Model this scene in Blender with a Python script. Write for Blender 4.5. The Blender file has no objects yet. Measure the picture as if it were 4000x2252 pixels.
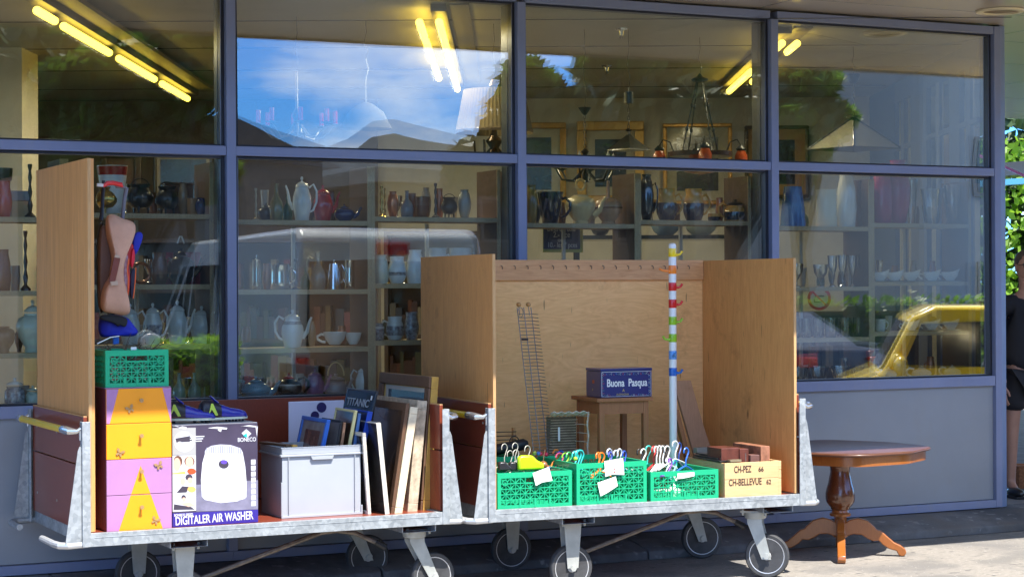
import bpy, math, random
from mathutils import Vector, Matrix
random.seed(7)
rad = math.radians
C = bpy.context.scene.collection
scn = bpy.context.scene
# ---------------- camera (real position: 11 m from the shop front, 1.75 m up) ----------------
EYE = 1.75; FPX = 7600.0; YAW = rad(26.4); ROLL = 0.005
cam_d = bpy.data.cameras.new('camera'); cam = bpy.data.objects.new('camera', cam_d); C.objects.link(cam)
cam_d.sensor_width = 36; cam_d.lens = 36 * FPX / 4000; cam_d.clip_end = 6000; cam_d.clip_start = 0.05
FW = Vector((math.sin(YAW), math.cos(YAW), 0)); RT = Vector((math.cos(YAW), -math.sin(YAW), 0)); UP = Vector((0, 0, 1))
rx = RT * math.cos(ROLL) - UP * math.sin(-ROLL) * -1.0
# image axes: u = u' - r v' ; horizon rises to the right
rx = (RT - UP * ROLL).normalized(); ux = (UP + RT * ROLL).normalized()
mw = Matrix.Identity(4)
for i in range(3):
    mw[i][0] = rx[i]; mw[i][1] = ux[i]; mw[i][2] = -FW[i]
mw[0][3] = 0; mw[1][3] = 0; mw[2][3] = EYE
cam.matrix_world = mw
scn.camera = cam
# ---------------- sky and sun ----------------
SUN = Vector((0.17, -1.0, 1.8)).normalized()
w = bpy.data.worlds.new('World'); scn.world = w; w.use_nodes = True
nt = w.node_tree; nt.nodes.clear()
wo = nt.nodes.new('ShaderNodeOutputWorld'); bg = nt.nodes.new('ShaderNodeBackground')
sky = nt.nodes.new('ShaderNodeTexSky'); sky.sky_type = 'NISHITA'; sky.sun_disc = False
sky.sun_elevation = math.asin(SUN.z); sky.sun_rotation = math.atan2(SUN.x, SUN.y)
sky.air_density = 1.0; sky.dust_density = 0.1; sky.ozone_density = 4.0
tc = nt.nodes.new('ShaderNodeTexCoord'); mp = nt.nodes.new('ShaderNodeMapping'); mp.inputs['Scale'].default_value = (1, 1, 3.2)
nz = nt.nodes.new('ShaderNodeTexNoise'); nz.inputs['Scale'].default_value = 4.2; nz.inputs['Detail'].default_value = 9; nz.inputs['Roughness'].default_value = 0.62
cr = nt.nodes.new('ShaderNodeValToRGB'); cr.color_ramp.elements[0].position = 0.53; cr.color_ramp.elements[1].position = 0.68
mx = nt.nodes.new('ShaderNodeMixRGB'); mx.inputs[2].default_value = (9.0, 9.3, 9.8, 1)
ml = nt.nodes.new('ShaderNodeMath'); ml.operation = 'MULTIPLY'; ml.inputs[1].default_value = 0.75
L = nt.links.new
L(tc.outputs['Generated'], mp.inputs[0]); L(mp.outputs[0], nz.inputs[0]); L(nz.outputs[0], cr.inputs[0]); L(cr.outputs[0], ml.inputs[0]); L(ml.outputs[0], mx.inputs[0])
sx = nt.nodes.new('ShaderNodeSeparateXYZ'); gr = nt.nodes.new('ShaderNodeValToRGB'); tm = nt.nodes.new('ShaderNodeMixRGB'); tm.blend_type = 'MULTIPLY'; tm.inputs[0].default_value = 1.0
gr.color_ramp.elements[0].position = 0.13; gr.color_ramp.elements[0].color = (0.20, 0.50, 1.0, 1); gr.color_ramp.elements[1].position = 0.5; gr.color_ramp.elements[1].color = (1.0, 0.88, 0.72, 1)
L(tc.outputs['Generated'], sx.inputs[0]); L(sx.outputs[2], gr.inputs[0]); L(sky.outputs[0], tm.inputs[1]); L(gr.outputs[0], tm.inputs[2])
L(tm.outputs[0], mx.inputs[1]); L(mx.outputs[0], bg.inputs[0]); bg.inputs[1].default_value = 0.15
L(bg.outputs[0], wo.inputs[0])
sd = bpy.data.lights.new('sun', 'SUN'); sd.energy = 3.6; sd.angle = rad(0.5); sd.color = (1.0, 0.955, 0.88)
so = bpy.data.objects.new('sun', sd); C.objects.link(so); so.rotation_euler = SUN.to_track_quat('Z', 'Y').to_euler(); so.location = (0, -5, 20)
scn.view_settings.view_transform = 'Standard'; scn.view_settings.look = 'None'; scn.view_settings.gamma = 1
scn.view_settings.exposure = 1.62
scn.cycles.use_denoising = True; scn.cycles.max_bounces = 10; scn.cycles.diffuse_bounces = 5; scn.cycles.transparent_max_bounces = 16
scn.cycles.glossy_bounces = 5; scn.cycles.sample_clamp_indirect = 6.0; scn.cycles.caustics_reflective = False; scn.cycles.caustics_refractive = False

# ---------------- calibration helpers: photograph pixel -> point on a world plane ----------------
def ray(px, py):
    u = px - 2000; v = 1126 - py
    return (FW * FPX + rx * u + ux * v)
def at(px, py, Y):
    d = ray(px, py); t = Y / d.y; p = d * t; return Vector((p.x, p.y, p.z + EYE))
def atz(px, py, z):
    d = ray(px, py); t = (z - EYE) / d.z; p = d * t; return Vector((p.x, p.y, z))
def room(a, b, z):                      # the shop's room is square to the camera's heading
    p = FW * b + RT * a; return Vector((p.x, p.y, z))
def atb(px, py, b):
    d = ray(px, py); t = b / d.dot(FW); p = d * t; return Vector((p.x, p.y, p.z + EYE))
G = 11.31                               # glass plane
def refl(px, py, Yr):                   # a point at real distance Yr whose mirror image shows at px,py
    p = at(px, py, 2 * G - Yr); return Vector((p.x, Yr, p.z))

# ---------------- materials ----------------
_M = {}
def mat(name, col, rough=0.5, metal=0.0, noise=0.0, nscale=8.0, bump=0.0, bscale=60.0, stretch=(1, 1, 1), spec=0.5, coat=0.0, col2=None, emit=None, estr=0, trans=0.0, sss=0.0):
    if name in _M: return _M[name]
    m = bpy.data.materials.new(name); m.use_nodes = True; t = m.node_tree; b = t.nodes['Principled BSDF']
    b.inputs['Roughness'].default_value = rough; b.inputs['Metallic'].default_value = metal; b.inputs['Specular IOR Level'].default_value = spec
    b.inputs['Coat Weight'].default_value = coat; b.inputs['Coat Roughness'].default_value = 0.08
    b.inputs['Transmission Weight'].default_value = trans
    c = (*col, 1); b.inputs['Base Color'].default_value = c
    if noise or col2:
        co = t.nodes.new('ShaderNodeTexCoord'); mpp = t.nodes.new('ShaderNodeMapping'); mpp.inputs['Scale'].default_value = stretch
        n = t.nodes.new('ShaderNodeTexNoise'); n.inputs['Scale'].default_value = nscale; n.inputs['Detail'].default_value = 6; n.inputs['Roughness'].default_value = 0.6
        r = t.nodes.new('ShaderNodeValToRGB'); r.color_ramp.elements[0].position = 0.32; r.color_ramp.elements[1].position = 0.68
        if col2: r.color_ramp.elements[0].color = (*col2, 1); r.color_ramp.elements[1].color = c
        else:
            r.color_ramp.elements[0].color = (*[max(0, x * (1 - noise)) for x in col], 1); r.color_ramp.elements[1].color = (*[min(1, x * (1 + noise)) for x in col], 1)
        t.links.new(co.outputs['Object'], mpp.inputs[0]); t.links.new(mpp.outputs[0], n.inputs[0]); t.links.new(n.outputs[0], r.inputs[0]); t.links.new(r.outputs[0], b.inputs['Base Color'])
    if bump:
        co = t.nodes.new('ShaderNodeTexCoord'); n = t.nodes.new('ShaderNodeTexNoise'); n.inputs['Scale'].default_value = bscale; n.inputs['Detail'].default_value = 4
        bp = t.nodes.new('ShaderNodeBump'); bp.inputs['Strength'].default_value = bump; bp.inputs['Distance'].default_value = 0.01
        t.links.new(co.outputs['Object'], n.inputs[0]); t.links.new(n.outputs[0], bp.inputs['Height']); t.links.new(bp.outputs[0], b.inputs['Normal'])
    if emit: b.inputs['Emission Color'].default_value = (*emit, 1); b.inputs['Emission Strength'].default_value = estr
    _M[name] = m; return m

def wood(name, a, bcol, scale=3.0, stretch=(1, 1, 12), rough=0.55, knots=0.0, dist=3.0, coat=0.0, dirt=0.0):
    """grain: a distorted noise drawn out along one axis, with knots and smudges"""
    if name in _M: return _M[name]
    m = bpy.data.materials.new(name); m.use_nodes = True; t = m.node_tree; b = t.nodes['Principled BSDF']; N = t.nodes.new; K = t.links.new
    b.inputs['Roughness'].default_value = rough; b.inputs['Coat Weight'].default_value = coat; b.inputs['Coat Roughness'].default_value = 0.12
    co = N('ShaderNodeTexCoord'); mpp = N('ShaderNodeMapping'); mpp.inputs['Scale'].default_value = [1.0 / s * 12 for s in stretch]
    n = N('ShaderNodeTexNoise'); n.inputs['Scale'].default_value = scale; n.inputs['Detail'].default_value = 8; n.inputs['Roughness'].default_value = 0.65; n.inputs['Distortion'].default_value = dist
    r = N('ShaderNodeValToRGB'); r.color_ramp.elements[0].position = 0.3; r.color_ramp.elements[1].position = 0.7
    r.color_ramp.elements[0].color = (*bcol, 1); r.color_ramp.elements[1].color = (*a, 1)
    K(co.outputs['Object'], mpp.inputs[0]); K(mpp.outputs[0], n.inputs[0]); K(n.outputs[0], r.inputs[0])
    out = r.outputs[0]
    def over(tex_out, p0, p1, colr):
        nonlocal out
        rr = N('ShaderNodeValToRGB'); rr.color_ramp.elements[0].position = p0; rr.color_ramp.elements[1].position = p1
        rr.color_ramp.elements[0].color = (1, 1, 1, 1); rr.color_ramp.elements[1].color = (0, 0, 0, 1)
        mi = N('ShaderNodeMixRGB'); mi.inputs[2].default_value = (*colr, 1)
        K(tex_out, rr.inputs[0]); K(rr.outputs[0], mi.inputs[0]); K(out, mi.inputs[1]); out = mi.outputs[0]
    if knots:
        v = N('ShaderNodeTexVoronoi'); v.inputs['Scale'].default_value = knots
        m2 = N('ShaderNodeMapping'); m2.inputs['Scale'].default_value = [1.0 if s < 2 else 0.45 for s in stretch]
        K(co.outputs['Object'], m2.inputs[0]); K(m2.outputs[0], v.inputs[0]); over(v.outputs['Distance'], 0.006 * knots, 0.018 * knots, tuple(x * 0.35 for x in bcol))
    if dirt:
        n2 = N('ShaderNodeTexNoise'); n2.inputs['Scale'].default_value = 2.3; n2.inputs['Detail'].default_value = 9; n2.inputs['Roughness'].default_value = 0.75
        K(co.outputs['Object'], n2.inputs[0]); over(n2.outputs[0], 0.30, 0.42, tuple(x * (1 - dirt) for x in bcol))
        m3 = N('ShaderNodeMapping'); m3.inputs['Scale'].default_value = (22, 22, 3.0); m3.inputs['Rotation'].default_value = (0.1, 0.25, 0); n3 = N('ShaderNodeTexNoise'); n3.inputs['Scale'].default_value = 1.6; n3.inputs['Detail'].default_value = 2
        K(co.outputs['Object'], m3.inputs[0]); K(m3.outputs[0], n3.inputs[0]); over(n3.outputs[0], 0.245, 0.285, tuple(x * 0.55 for x in bcol))
    K(out, b.inputs['Base Color'])
    bp = N('ShaderNodeBump'); bp.inputs['Strength'].default_value = 0.15; bp.inputs['Distance'].default_value = 0.003
    K(n.outputs[0], bp.inputs['Height']); K(bp.outputs[0], b.inputs['Normal'])
    _M[name] = m; return m

def galv_mat():
    m = bpy.data.materials.new('galvanised_steel'); m.use_nodes = True; t = m.node_tree; b = t.nodes['Principled BSDF']; N = t.nodes.new; K = t.links.new
    co = N('ShaderNodeTexCoord'); v = N('ShaderNodeTexVoronoi'); v.inputs['Scale'].default_value = 55; v.feature = 'F1'
    n = N('ShaderNodeTexNoise'); n.inputs['Scale'].default_value = 9; n.inputs['Detail'].default_value = 8
    r = N('ShaderNodeValToRGB'); r.color_ramp.elements[0].color = (0.30, 0.33, 0.35, 1); r.color_ramp.elements[1].color = (0.50, 0.53, 0.545, 1)
    mi = N('ShaderNodeMixRGB'); mi.blend_type = 'MULTIPLY'; mi.inputs[0].default_value = 0.75
    r2 = N('ShaderNodeValToRGB'); r2.color_ramp.elements[0].position = 0.3; r2.color_ramp.elements[1].position = 0.62; r2.color_ramp.elements[0].color = (0.62, 0.62, 0.62, 1); r2.color_ramp.elements[1].color = (1, 1, 1, 1)
    K(co.outputs['Object'], v.inputs[0]); K(co.outputs['Object'], n.inputs[0]); K(v.outputs['Color'], r.inputs[0]); K(r.outputs[0], mi.inputs[1]); K(n.outputs[0], r2.inputs[0]); K(r2.outputs[0], mi.inputs[2])
    K(mi.outputs[0], b.inputs['Base Color']); b.inputs['Metallic'].default_value = 0.35; b.inputs['Roughness'].default_value = 0.48
    _M['galv'] = m; return m
galv = galv_mat()

def chipboard():
    m = mat('chipboard_edge', (0.62, 0.50, 0.31), 0.8, noise=0.0, col2=(0.34, 0.26, 0.16), nscale=140); return m

def glass_mat(name='window_glass', k=2.0, base=0.03, tint=(0.90, 0.94, 0.92), wav=0.0):
    m = bpy.data.materials.new(name); m.use_nodes = True; t = m.node_tree; t.nodes.clear(); N = t.nodes.new; K = t.links.new
    o = N('ShaderNodeOutputMaterial'); tr = N('ShaderNodeBsdfTransparent'); tr.inputs[0].default_value = (*tint, 1)
    gl = N('ShaderNodeBsdfGlossy'); gl.inputs['Roughness'].default_value = 0.0; gl.inputs[0].default_value = (1, 1, 1, 1)
    fr = N('ShaderNodeFresnel'); fr.inputs[0].default_value = 1.5
    ma = N('ShaderNodeMath'); ma.operation = 'MULTIPLY_ADD'; ma.inputs[1].default_value = k; ma.inputs[2].default_value = base; ma.use_clamp = True
    mi = N('ShaderNodeMixShader'); K(fr.outputs[0], ma.inputs[0]); K(ma.outputs[0], mi.inputs[0]); K(tr.outputs[0], mi.inputs[1]); K(gl.outputs[0], mi.inputs[2]); K(mi.outputs[0], o.inputs[0])
    if wav:
        co = N('ShaderNodeTexCoord'); n = N('ShaderNodeTexNoise'); n.inputs['Scale'].default_value = 2.0; n.inputs['Detail'].default_value = 1
        bp = N('ShaderNodeBump'); bp.inputs['Strength'].default_value = wav; bp.inputs['Distance'].default_value = 0.01
        K(co.outputs['Object'], n.inputs[0]); K(n.outputs[0], bp.inputs['Height']); K(bp.outputs[0], gl.inputs['Normal'])
    _M[name] = m; return m
glass = glass_mat(wav=0.02)
ware_glass = glass_mat('table_glass', k=2.0, base=0.06, tint=(0.90, 0.92, 0.92))

# ---------------- mesh builder ----------------
class MB:
    def __init__(s): s.v = []; s.f = []; s.m = []; s.mi = 0; s.X = Matrix.Identity(4)
    def add(s, vs, fs, mi=None):
        o = len(s.v); s.v += [tuple(s.X @ Vector(p)) for p in vs]; s.f += [tuple(i + o for i in f) for f in fs]; s.m += [s.mi if mi is None else mi] * len(fs); return s
    def box(s, x0, x1, y0, y1, z0, z1, mi=None):
        return s.add([(x0, y0, z0), (x1, y0, z0), (x1, y1, z0), (x0, y1, z0), (x0, y0, z1), (x1, y0, z1), (x1, y1, z1), (x0, y1, z1)],
                     [(0, 3, 2, 1), (4, 5, 6, 7), (0, 1, 5, 4), (1, 2, 6, 5), (2, 3, 7, 6), (3, 0, 4, 7)], mi)
    def prism(s, poly, d0, d1, axis='y', mi=None):
        n = len(poly)
        def p3(p, d):
            a, b = p
            return (a, d, b) if axis == 'y' else ((a, b, d) if axis == 'z' else (d, a, b))
        vs = [p3(p, d0) for p in poly] + [p3(p, d1) for p in poly]
        fs = [tuple(range(n)), tuple(range(2 * n - 1, n - 1, -1))] + [(i, i + n, (i + 1) % n + n, (i + 1) % n) for i in range(n)]
        return s.add(vs, fs, mi)
    def bar(s, p, q, w, h=None, up=(0, 0, 1), mi=None):
        h = h or w; p = Vector(p); q = Vector(q); d = (q - p).normalized(); u = Vector(up)
        if abs(d.dot(u)) > 0.98: u = Vector((0, 1, 0))
        a = d.cross(u).normalized() * w / 2; b = a.cross(d).normalized() * h / 2
        vs = [p - a - b, p + a - b, p + a + b, p - a + b, q - a - b, q + a - b, q + a + b, q - a + b]
        return s.add(vs, [(0, 3, 2, 1), (4, 5, 6, 7), (0, 1, 5, 4), (1, 2, 6, 5), (2, 3, 7, 6), (3, 0, 4, 7)], mi)
    def tube(s, pts, r, n=8, closed=False, mi=None, flat=1.0):
        pts = [Vector(p) for p in pts]; k = len(pts); rs = r if isinstance(r, (list, tuple)) else [r] * k
        vs = []; fs = []; pn = None
        for i, p in enumerate(pts):
            if closed: d = pts[(i + 1) % k] - pts[i - 1]
            else: d = pts[min(i + 1, k - 1)] - pts[max(i - 1, 0)]
            d = d.normalized()
            if pn is None:
                pn = d.cross(Vector((0, 0, 1)));
                if pn.length < 0.1: pn = d.cross(Vector((0, 1, 0)))
            pn = (pn - d * pn.dot(d)).normalized(); bn = d.cross(pn)
            for j in range(n):
                a = 2 * math.pi * j / n; vs.append(p + pn * math.cos(a) * rs[i] + bn * math.sin(a) * rs[i] * flat)
        e = k if closed else k - 1
        for i in range(e):
            for j in range(n):
                i2 = (i + 1) % k; fs.append((i * n + j, i * n + (j + 1) % n, i2 * n + (j + 1) % n, i2 * n + j))
        if not closed: fs += [tuple(range(n - 1, -1, -1)), tuple((k - 1) * n + j for j in range(n))]
        return s.add(vs, fs, mi)
    def lathe(s, prof, n=24, c=(0, 0, 0), mi=None, sx=1.0, sy=1.0, ribs=0, ra=0.0):
        vs = []; fs = []; k = len(prof)
        for r, z in prof:
            for j in range(n):
                a = 2 * math.pi * j / n; q = r * (1 + (ra * math.cos(ribs * a) if ribs else 0)); vs.append((c[0] + q * math.cos(a) * sx, c[1] + q * math.sin(a) * sy, c[2] + z))
        for i in range(k - 1):
            for j in range(n): fs.append((i * n + j, i * n + (j + 1) % n, (i + 1) * n + (j + 1) % n, (i + 1) * n + j))
        if prof[0][0] > 1e-4: fs.append(tuple(range(n - 1, -1, -1)))
        if prof[-1][0] > 1e-4 and not getattr(s, 'open', False): fs.append(tuple((k - 1) * n + j for j in range(n)))
        return s.add(vs, fs, mi)
    def ball(s, c, r, sc=(1, 1, 1), n=14, mi=None):
        k = n // 2; vs = []; fs = []
        for i in range(k + 1):
            t = math.pi * i / k
            for j in range(n):
                a = 2 * math.pi * j / n; vs.append((c[0] + r * sc[0] * math.sin(t) * math.cos(a), c[1] + r * sc[1] * math.sin(t) * math.sin(a), c[2] - r * sc[2] * math.cos(t)))
        for i in range(k):
            for j in range(n): fs.append((i * n + j, i * n + (j + 1) % n, (i + 1) * n + (j + 1) % n, (i + 1) * n + j))
        return s.add(vs, fs, mi)
    def build(s, name, mats, parent=None, smooth=35, bevel=0.0, sub=0):
        me = bpy.data.meshes.new(name); me.from_pydata(s.v, [], s.f)
        for q in (mats if isinstance(mats, (list, tuple)) else [mats]): me.materials.append(q)
        me.polygons.foreach_set('material_index', s.m); me.validate(); me.update()
        import bmesh
        bm = bmesh.new(); bm.from_mesh(me); bmesh.ops.remove_doubles(bm, verts=bm.verts, dist=1e-6); bmesh.ops.recalc_face_normals(bm, faces=bm.faces); bm.to_mesh(me); bm.free()
        if smooth: me.shade_smooth(); me.set_sharp_from_angle(angle=rad(smooth))
        o = bpy.data.objects.new(name, me); C.objects.link(o)
        if parent: o.parent = parent
        if bevel:
            b = o.modifiers.new('bevel', 'BEVEL'); b.width = bevel; b.segments = 2; b.limit_method = 'ANGLE'; b.harden_normals = False
        return o
def thing(name, label, cat, loc=(0, 0, 0), rotz=0.0, group=None):
    o = bpy.data.objects.new(name, None); C.objects.link(o); o.location = loc; o.rotation_euler = (0, 0, rotz); o.empty_display_size = 0.1
    return tag(o, label, cat, group)
def tag(o, label, cat, group=None):
    o['label'] = label; o['category'] = cat
    if group: o['group'] = group
    return o
def struct(o): o['kind'] = 'structure'; return o
def move(o, loc, rot=(0, 0, 0)): o.location = loc; o.rotation_euler = rot; return o
def dup(root, loc=None, rot=None, label=None, group=None):
    r = root.copy(); C.objects.link(r)
    if loc is not None: r.location = loc
    if rot is not None: r.rotation_euler = rot
    if label: r['label'] = label
    if group: r['group'] = group
    for ch in list(root.children):
        c = ch.copy(); C.objects.link(c); c.parent = r
        for g in ch.children:
            d = g.copy(); C.objects.link(d); d.parent = c
    return r
_deps = None
def text(s, size, m, parent, loc, rot=(rad(90), 0, 0), name='lettering', sx=1.0, fit=None, ext=0.0008, align='LEFT', bold=0.0, shear=0.0):
    cu = bpy.data.curves.new('t', 'FONT'); cu.body = s; cu.size = size; cu.extrude = ext; cu.align_x = align; cu.offset = bold; cu.shear = shear
    o = bpy.data.objects.new('t', cu); C.objects.link(o); bpy.context.view_layer.update()
    me = bpy.data.meshes.new_from_object(o.evaluated_get(bpy.context.evaluated_depsgraph_get()))
    C.objects.unlink(o); bpy.data.objects.remove(o); me.materials.clear(); me.materials.append(m); me.name = name
    r = bpy.data.objects.new(name, me); C.objects.link(r); r.parent = parent; r.location = loc; r.rotation_euler = rot; xs = [v.co.x for v in me.vertices]
    if fit: sx = fit / (max(xs) - min(xs))
    r.scale = (sx, 1, 1)
    return r
def arc(c, r, a0, a1, n, plane='xz', ry=None):
    o = []; ry = ry or r
    for i in range(n + 1):
        a = rad(a0 + (a1 - a0) * i / n); p = (r * math.cos(a), ry * math.sin(a))
        o.append((c[0] + p[0], c[1], c[2] + p[1]) if plane == 'xz' else ((c[0] + p[0], c[1] + p[1], c[2]) if plane == 'xy' else (c[0], c[1] + p[0], c[2] + p[1])))
    return o
# ================= SETTING =================
D = 11.25
blue = mat('blue_grey_paint', (0.215, 0.245, 0.375), 0.38, noise=0.06, nscale=3, coat=0.15)
bluedk = mat('dark_frame', (0.02, 0.022, 0.03), 0.4)
bluep = mat('blue_post_paint', (0.15, 0.19, 0.33), 0.35, noise=0.08, nscale=4)
def weather(m, colr, amt=0.35, stretch=(5, 5, 0.6)):
    t = m.node_tree; bs_ = t.nodes['Principled BSDF']; src = bs_.inputs['Base Color'].links[0].from_socket; N_ = t.nodes.new
    co_ = N_('ShaderNodeTexCoord'); m_ = N_('ShaderNodeMapping'); m_.inputs['Scale'].default_value = stretch; n_ = N_('ShaderNodeTexNoise'); n_.inputs['Scale'].default_value = 3.0; n_.inputs['Detail'].default_value = 10; n_.inputs['Roughness'].default_value = 0.75
    r_ = N_('ShaderNodeValToRGB'); r_.color_ramp.elements[0].position = 0.52; r_.color_ramp.elements[1].position = 0.75; r_.color_ramp.elements[1].color = (amt, amt, amt, 1); mi_ = N_('ShaderNodeMixRGB'); mi_.inputs[2].default_value = (*colr, 1)
    t.links.new(co_.outputs['Object'], m_.inputs[0]); t.links.new(m_.outputs[0], n_.inputs[0]); t.links.new(n_.outputs[0], r_.inputs[0]); t.links.new(r_.outputs[0], mi_.inputs[0]); t.links.new(src, mi_.inputs[1]); t.links.new(mi_.outputs[0], bs_.inputs['Base Color'])
    r2_ = N_('ShaderNodeMapRange'); r2_.inputs[3].default_value = 0.28; r2_.inputs[4].default_value = 0.6; t.links.new(n_.outputs[0], r2_.inputs[0]); t.links.new(r2_.outputs[0], bs_.inputs['Roughness'])
weather(blue, (0.30, 0.30, 0.30)); weather(bluep, (0.35, 0.35, 0.33), 0.5)
panelm = mat('grey_base_panel', (0.285, 0.30, 0.325), 0.42, noise=0.05, nscale=2, coat=0.1)
weather(panelm, (0.30, 0.29, 0.27), 0.5, (1.5, 1.5, 0.8))
cream = mat('cream_wall', (0.74, 0.69, 0.56), 0.85, noise=0.12, nscale=3, bump=0.2, bscale=25)
ceil_m = mat('ceiling_paint', (0.50, 0.48, 0.41), 0.55, noise=0.08, nscale=2)
darkwall = mat('dark_brown_wall', (0.05, 0.038, 0.028), 0.8)
asphalt = mat('pale_asphalt', (0.262, 0.238, 0.208), 0.9, noise=0.16, nscale=30, bump=0.35, bscale=220)  # one pale warm base tone for all the ground
conc = mat('concrete_ledge', (0.155, 0.15, 0.15), 0.85, noise=0.3, nscale=6, bump=0.4, bscale=60)
b = MB(); b.box(-60, 120, -70, 120, -0.5, 0.0); g = struct(b.build('ground', asphalt, smooth=0))
b = MB(); b.add([(-60, -24, 0.004), (120, -24, 0.004), (120, 2.5, 0.004), (-60, 2.5, 0.004)], [(0, 1, 2, 3)]); struct(b.build('road', mat('dark_asphalt', (0.055, 0.053, 0.052), 0.9, noise=0.2, nscale=8), smooth=0))  # dark strip added to dim the ground mirrored in the panes
# patchy stains on the ground
nt = asphalt.node_tree
def add_specks(m, scale, lo, hi, colr, stretch=(1, 1, 1)):
    t = m.node_tree; bs = t.nodes['Principled BSDF']; src = bs.inputs['Base Color'].links[0].from_socket
    co = t.nodes.new('ShaderNodeTexCoord'); mp_ = t.nodes.new('ShaderNodeMapping'); mp_.inputs['Scale'].default_value = stretch
    n = t.nodes.new('ShaderNodeTexNoise'); n.inputs['Scale'].default_value = scale; n.inputs['Detail'].default_value = 3
    r = t.nodes.new('ShaderNodeValToRGB'); r.color_ramp.elements[0].position = lo; r.color_ramp.elements[1].position = hi
    mi = t.nodes.new('ShaderNodeMixRGB'); mi.inputs[2].default_value = (*colr, 1)
    t.links.new(co.outputs['Object'], mp_.inputs[0]); t.links.new(mp_.outputs[0], n.inputs[0]); t.links.new(n.outputs[0], r.inputs[0]); t.links.new(r.outputs[0], mi.inputs[0]); t.links.new(src, mi.inputs[1]); t.links.new(mi.outputs[0], bs.inputs['Base Color'])
add_specks(asphalt, 9, 0.60, 0.68, (0.10, 0.095, 0.09), (1, 2.2, 1)); add_specks(asphalt, 2.6, 0.50, 0.62, (0.185, 0.172, 0.155)); add_specks(asphalt, 1.3, 0.45, 0.8, (0.17, 0.16, 0.15))
add_specks(asphalt, 45, 0.66, 0.70, (0.42, 0.40, 0.37)); add_specks(asphalt, 85, 0.68, 0.72, (0.07, 0.065, 0.06))
add_specks(conc, 1.2, 0.5, 0.62, (0.08, 0.078, 0.08)); add_specks(conc, 14, 0.62, 0.7, (0.27, 0.26, 0.25)); add_specks(conc, 3, 0.55, 0.8, (0.13, 0.105, 0.085))
# ledge of cast concrete blocks along the facade, each block with a joint
prof = [(10.83, 0.0), (10.835, 0.052), (10.86, 0.066), (11.02, 0.098), (11.20, 0.115), (11.40, 0.118), (11.40, 0.0)]
b = MB(); x = -6.0
ends = [-6.0, -3.1, -1.2, 0.7, 2.6, 4.5, 6.35, 8.12, 9.93, 12.0, 14.0, 17.0, 21.0]
for i in range(len(ends) - 1): b.prism(prof, ends[i] + 0.006, ends[i + 1] - 0.006, 'x')
struct(b.build('kerb', conc, smooth=20, bevel=0.006))
b = MB(); b.add([(9.75, 11.405, 0.10), (40, 11.405, 0.10), (40, 60, 0.10), (9.75, 60, 0.10)], [(0, 1, 2, 3)]); struct(b.build('pavement', mat('grey_paving', (0.22, 0.21, 0.205), 0.85, noise=0.2, nscale=7), smooth=0))  # plain grey base tone of the paving

shop = thing('shop_building', 'second-hand shop front with blue-grey window frames and wide overhanging canopy', 'shop', (0, 0, 0))
MX = [-2.18, -0.22, 1.74, 3.70, 5.66, 7.62, 9.575]
def pane(x0, x1, z0, z1, y, bow, parent, nm='pane', seed=0):
    n = 16; vs = []; fs = []
    for sgn, yy in ((1, y), (-1, y + 0.022)):
        o = len(vs)
        for i in range(n + 1):
            for j in range(n + 1):
                u = -1 + 2 * i / n; v = -1 + 2 * j / n
                vs.append((x0 + (x1 - x0) * i / n, yy + sgn * bow * (1 - u * u) * (1 - v * v), z0 + (z1 - z0) * j / n))
        for i in range(n):
            for j in range(n): q = o + i * (n + 1) + j; fs.append((q, q + n + 1, q + n + 2, q + 1))
    b = MB(); b.add(vs, fs); return b.build(nm, glass, parent, smooth=60)
for k in range(len(MX) - 1):
    x0, x1 = MX[k] + 0.03, MX[k + 1] - 0.03
    if k == len(MX) - 2: x1 = 9.555
    b = MB()
    b.box(x0, x1, D - 0.0, D + 0.10, 1.018, 1.09); b.box(x0, x1, D - 0.0, D + 0.10, 2.558, 2.616); b.box(x0, x1, D + 0.002, D + 0.10, 3.603, 3.66)
    # dark gaskets and inner sash
    for za, zb in ((1.09, 2.558), (2.616, 3.603)):
        b.box(x0, x0 + 0.022, D + 0.035, D + 0.10, za, zb, 1); b.box(x1 - 0.022, x1, D + 0.035, D + 0.10, za, zb, 1)
        b.box(x0 + 0.022, x1 - 0.022, D + 0.035, D + 0.10, za, za + 0.012, 1); b.box(x0 + 0.022, x1 - 0.022, D + 0.035, D + 0.10, zb - 0.016, zb, 1)
    f = b.build('window', [blue, bluedk], shop, smooth=0, bevel=0.003)
    pane(x0 + 0.022, x1 - 0.022, 1.102, 2.542, D + 0.06, 0.0010, f); pane(x0 + 0.022, x1 - 0.022, 2.628, 3.587, D + 0.06, 0.0007, f)
    b = MB(); b.box(x0, x1, D + 0.03, D + 0.12, 0.182, 1.016); b.box(x0 - 0.03, x1 + 0.03, D + 0.11, D + 0.16, 0.10, 1.02); p = b.build('base_panel', panelm, shop, smooth=0)
    b = MB(); b.box(x0 - 0.03 if k else x0, x1 + 0.03 if k < 5 else x1, D - 0.004, D + 0.10, 0.122, 0.178)
    b.build('base_rail', blue, p, smooth=0, bevel=0.003)
for k in range(1, len(MX) - 1):
    b = MB(); b.box(MX[k] - 0.0295, MX[k] + 0.0295, D - 0.008, D + 0.10, 1.10 if False else 0.179, 3.602, 0)
    b.box(MX[k] - 0.0295, MX[k] + 0.0295, D + 0.10, D + 0.24, 0.179, 3.602, 1)
    b.build('mullion', [blue, mat('inner_mullion', (0.055, 0.065, 0.08), 0.35)], shop, smooth=0, bevel=0.003)
b = MB(); b.box(9.557, 9.615, D - 0.004, D + 0.12, 0.122, 3.66); b.prism([(9.6155, D + 0.01), (9.70, D + 0.05), (9.705, D + 0.14), (9.6155, D + 0.14)], 0.118, 3.672, 'z', 1)
b.build('corner_post', [blue, bluep], shop, smooth=0, bevel=0.003)
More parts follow.
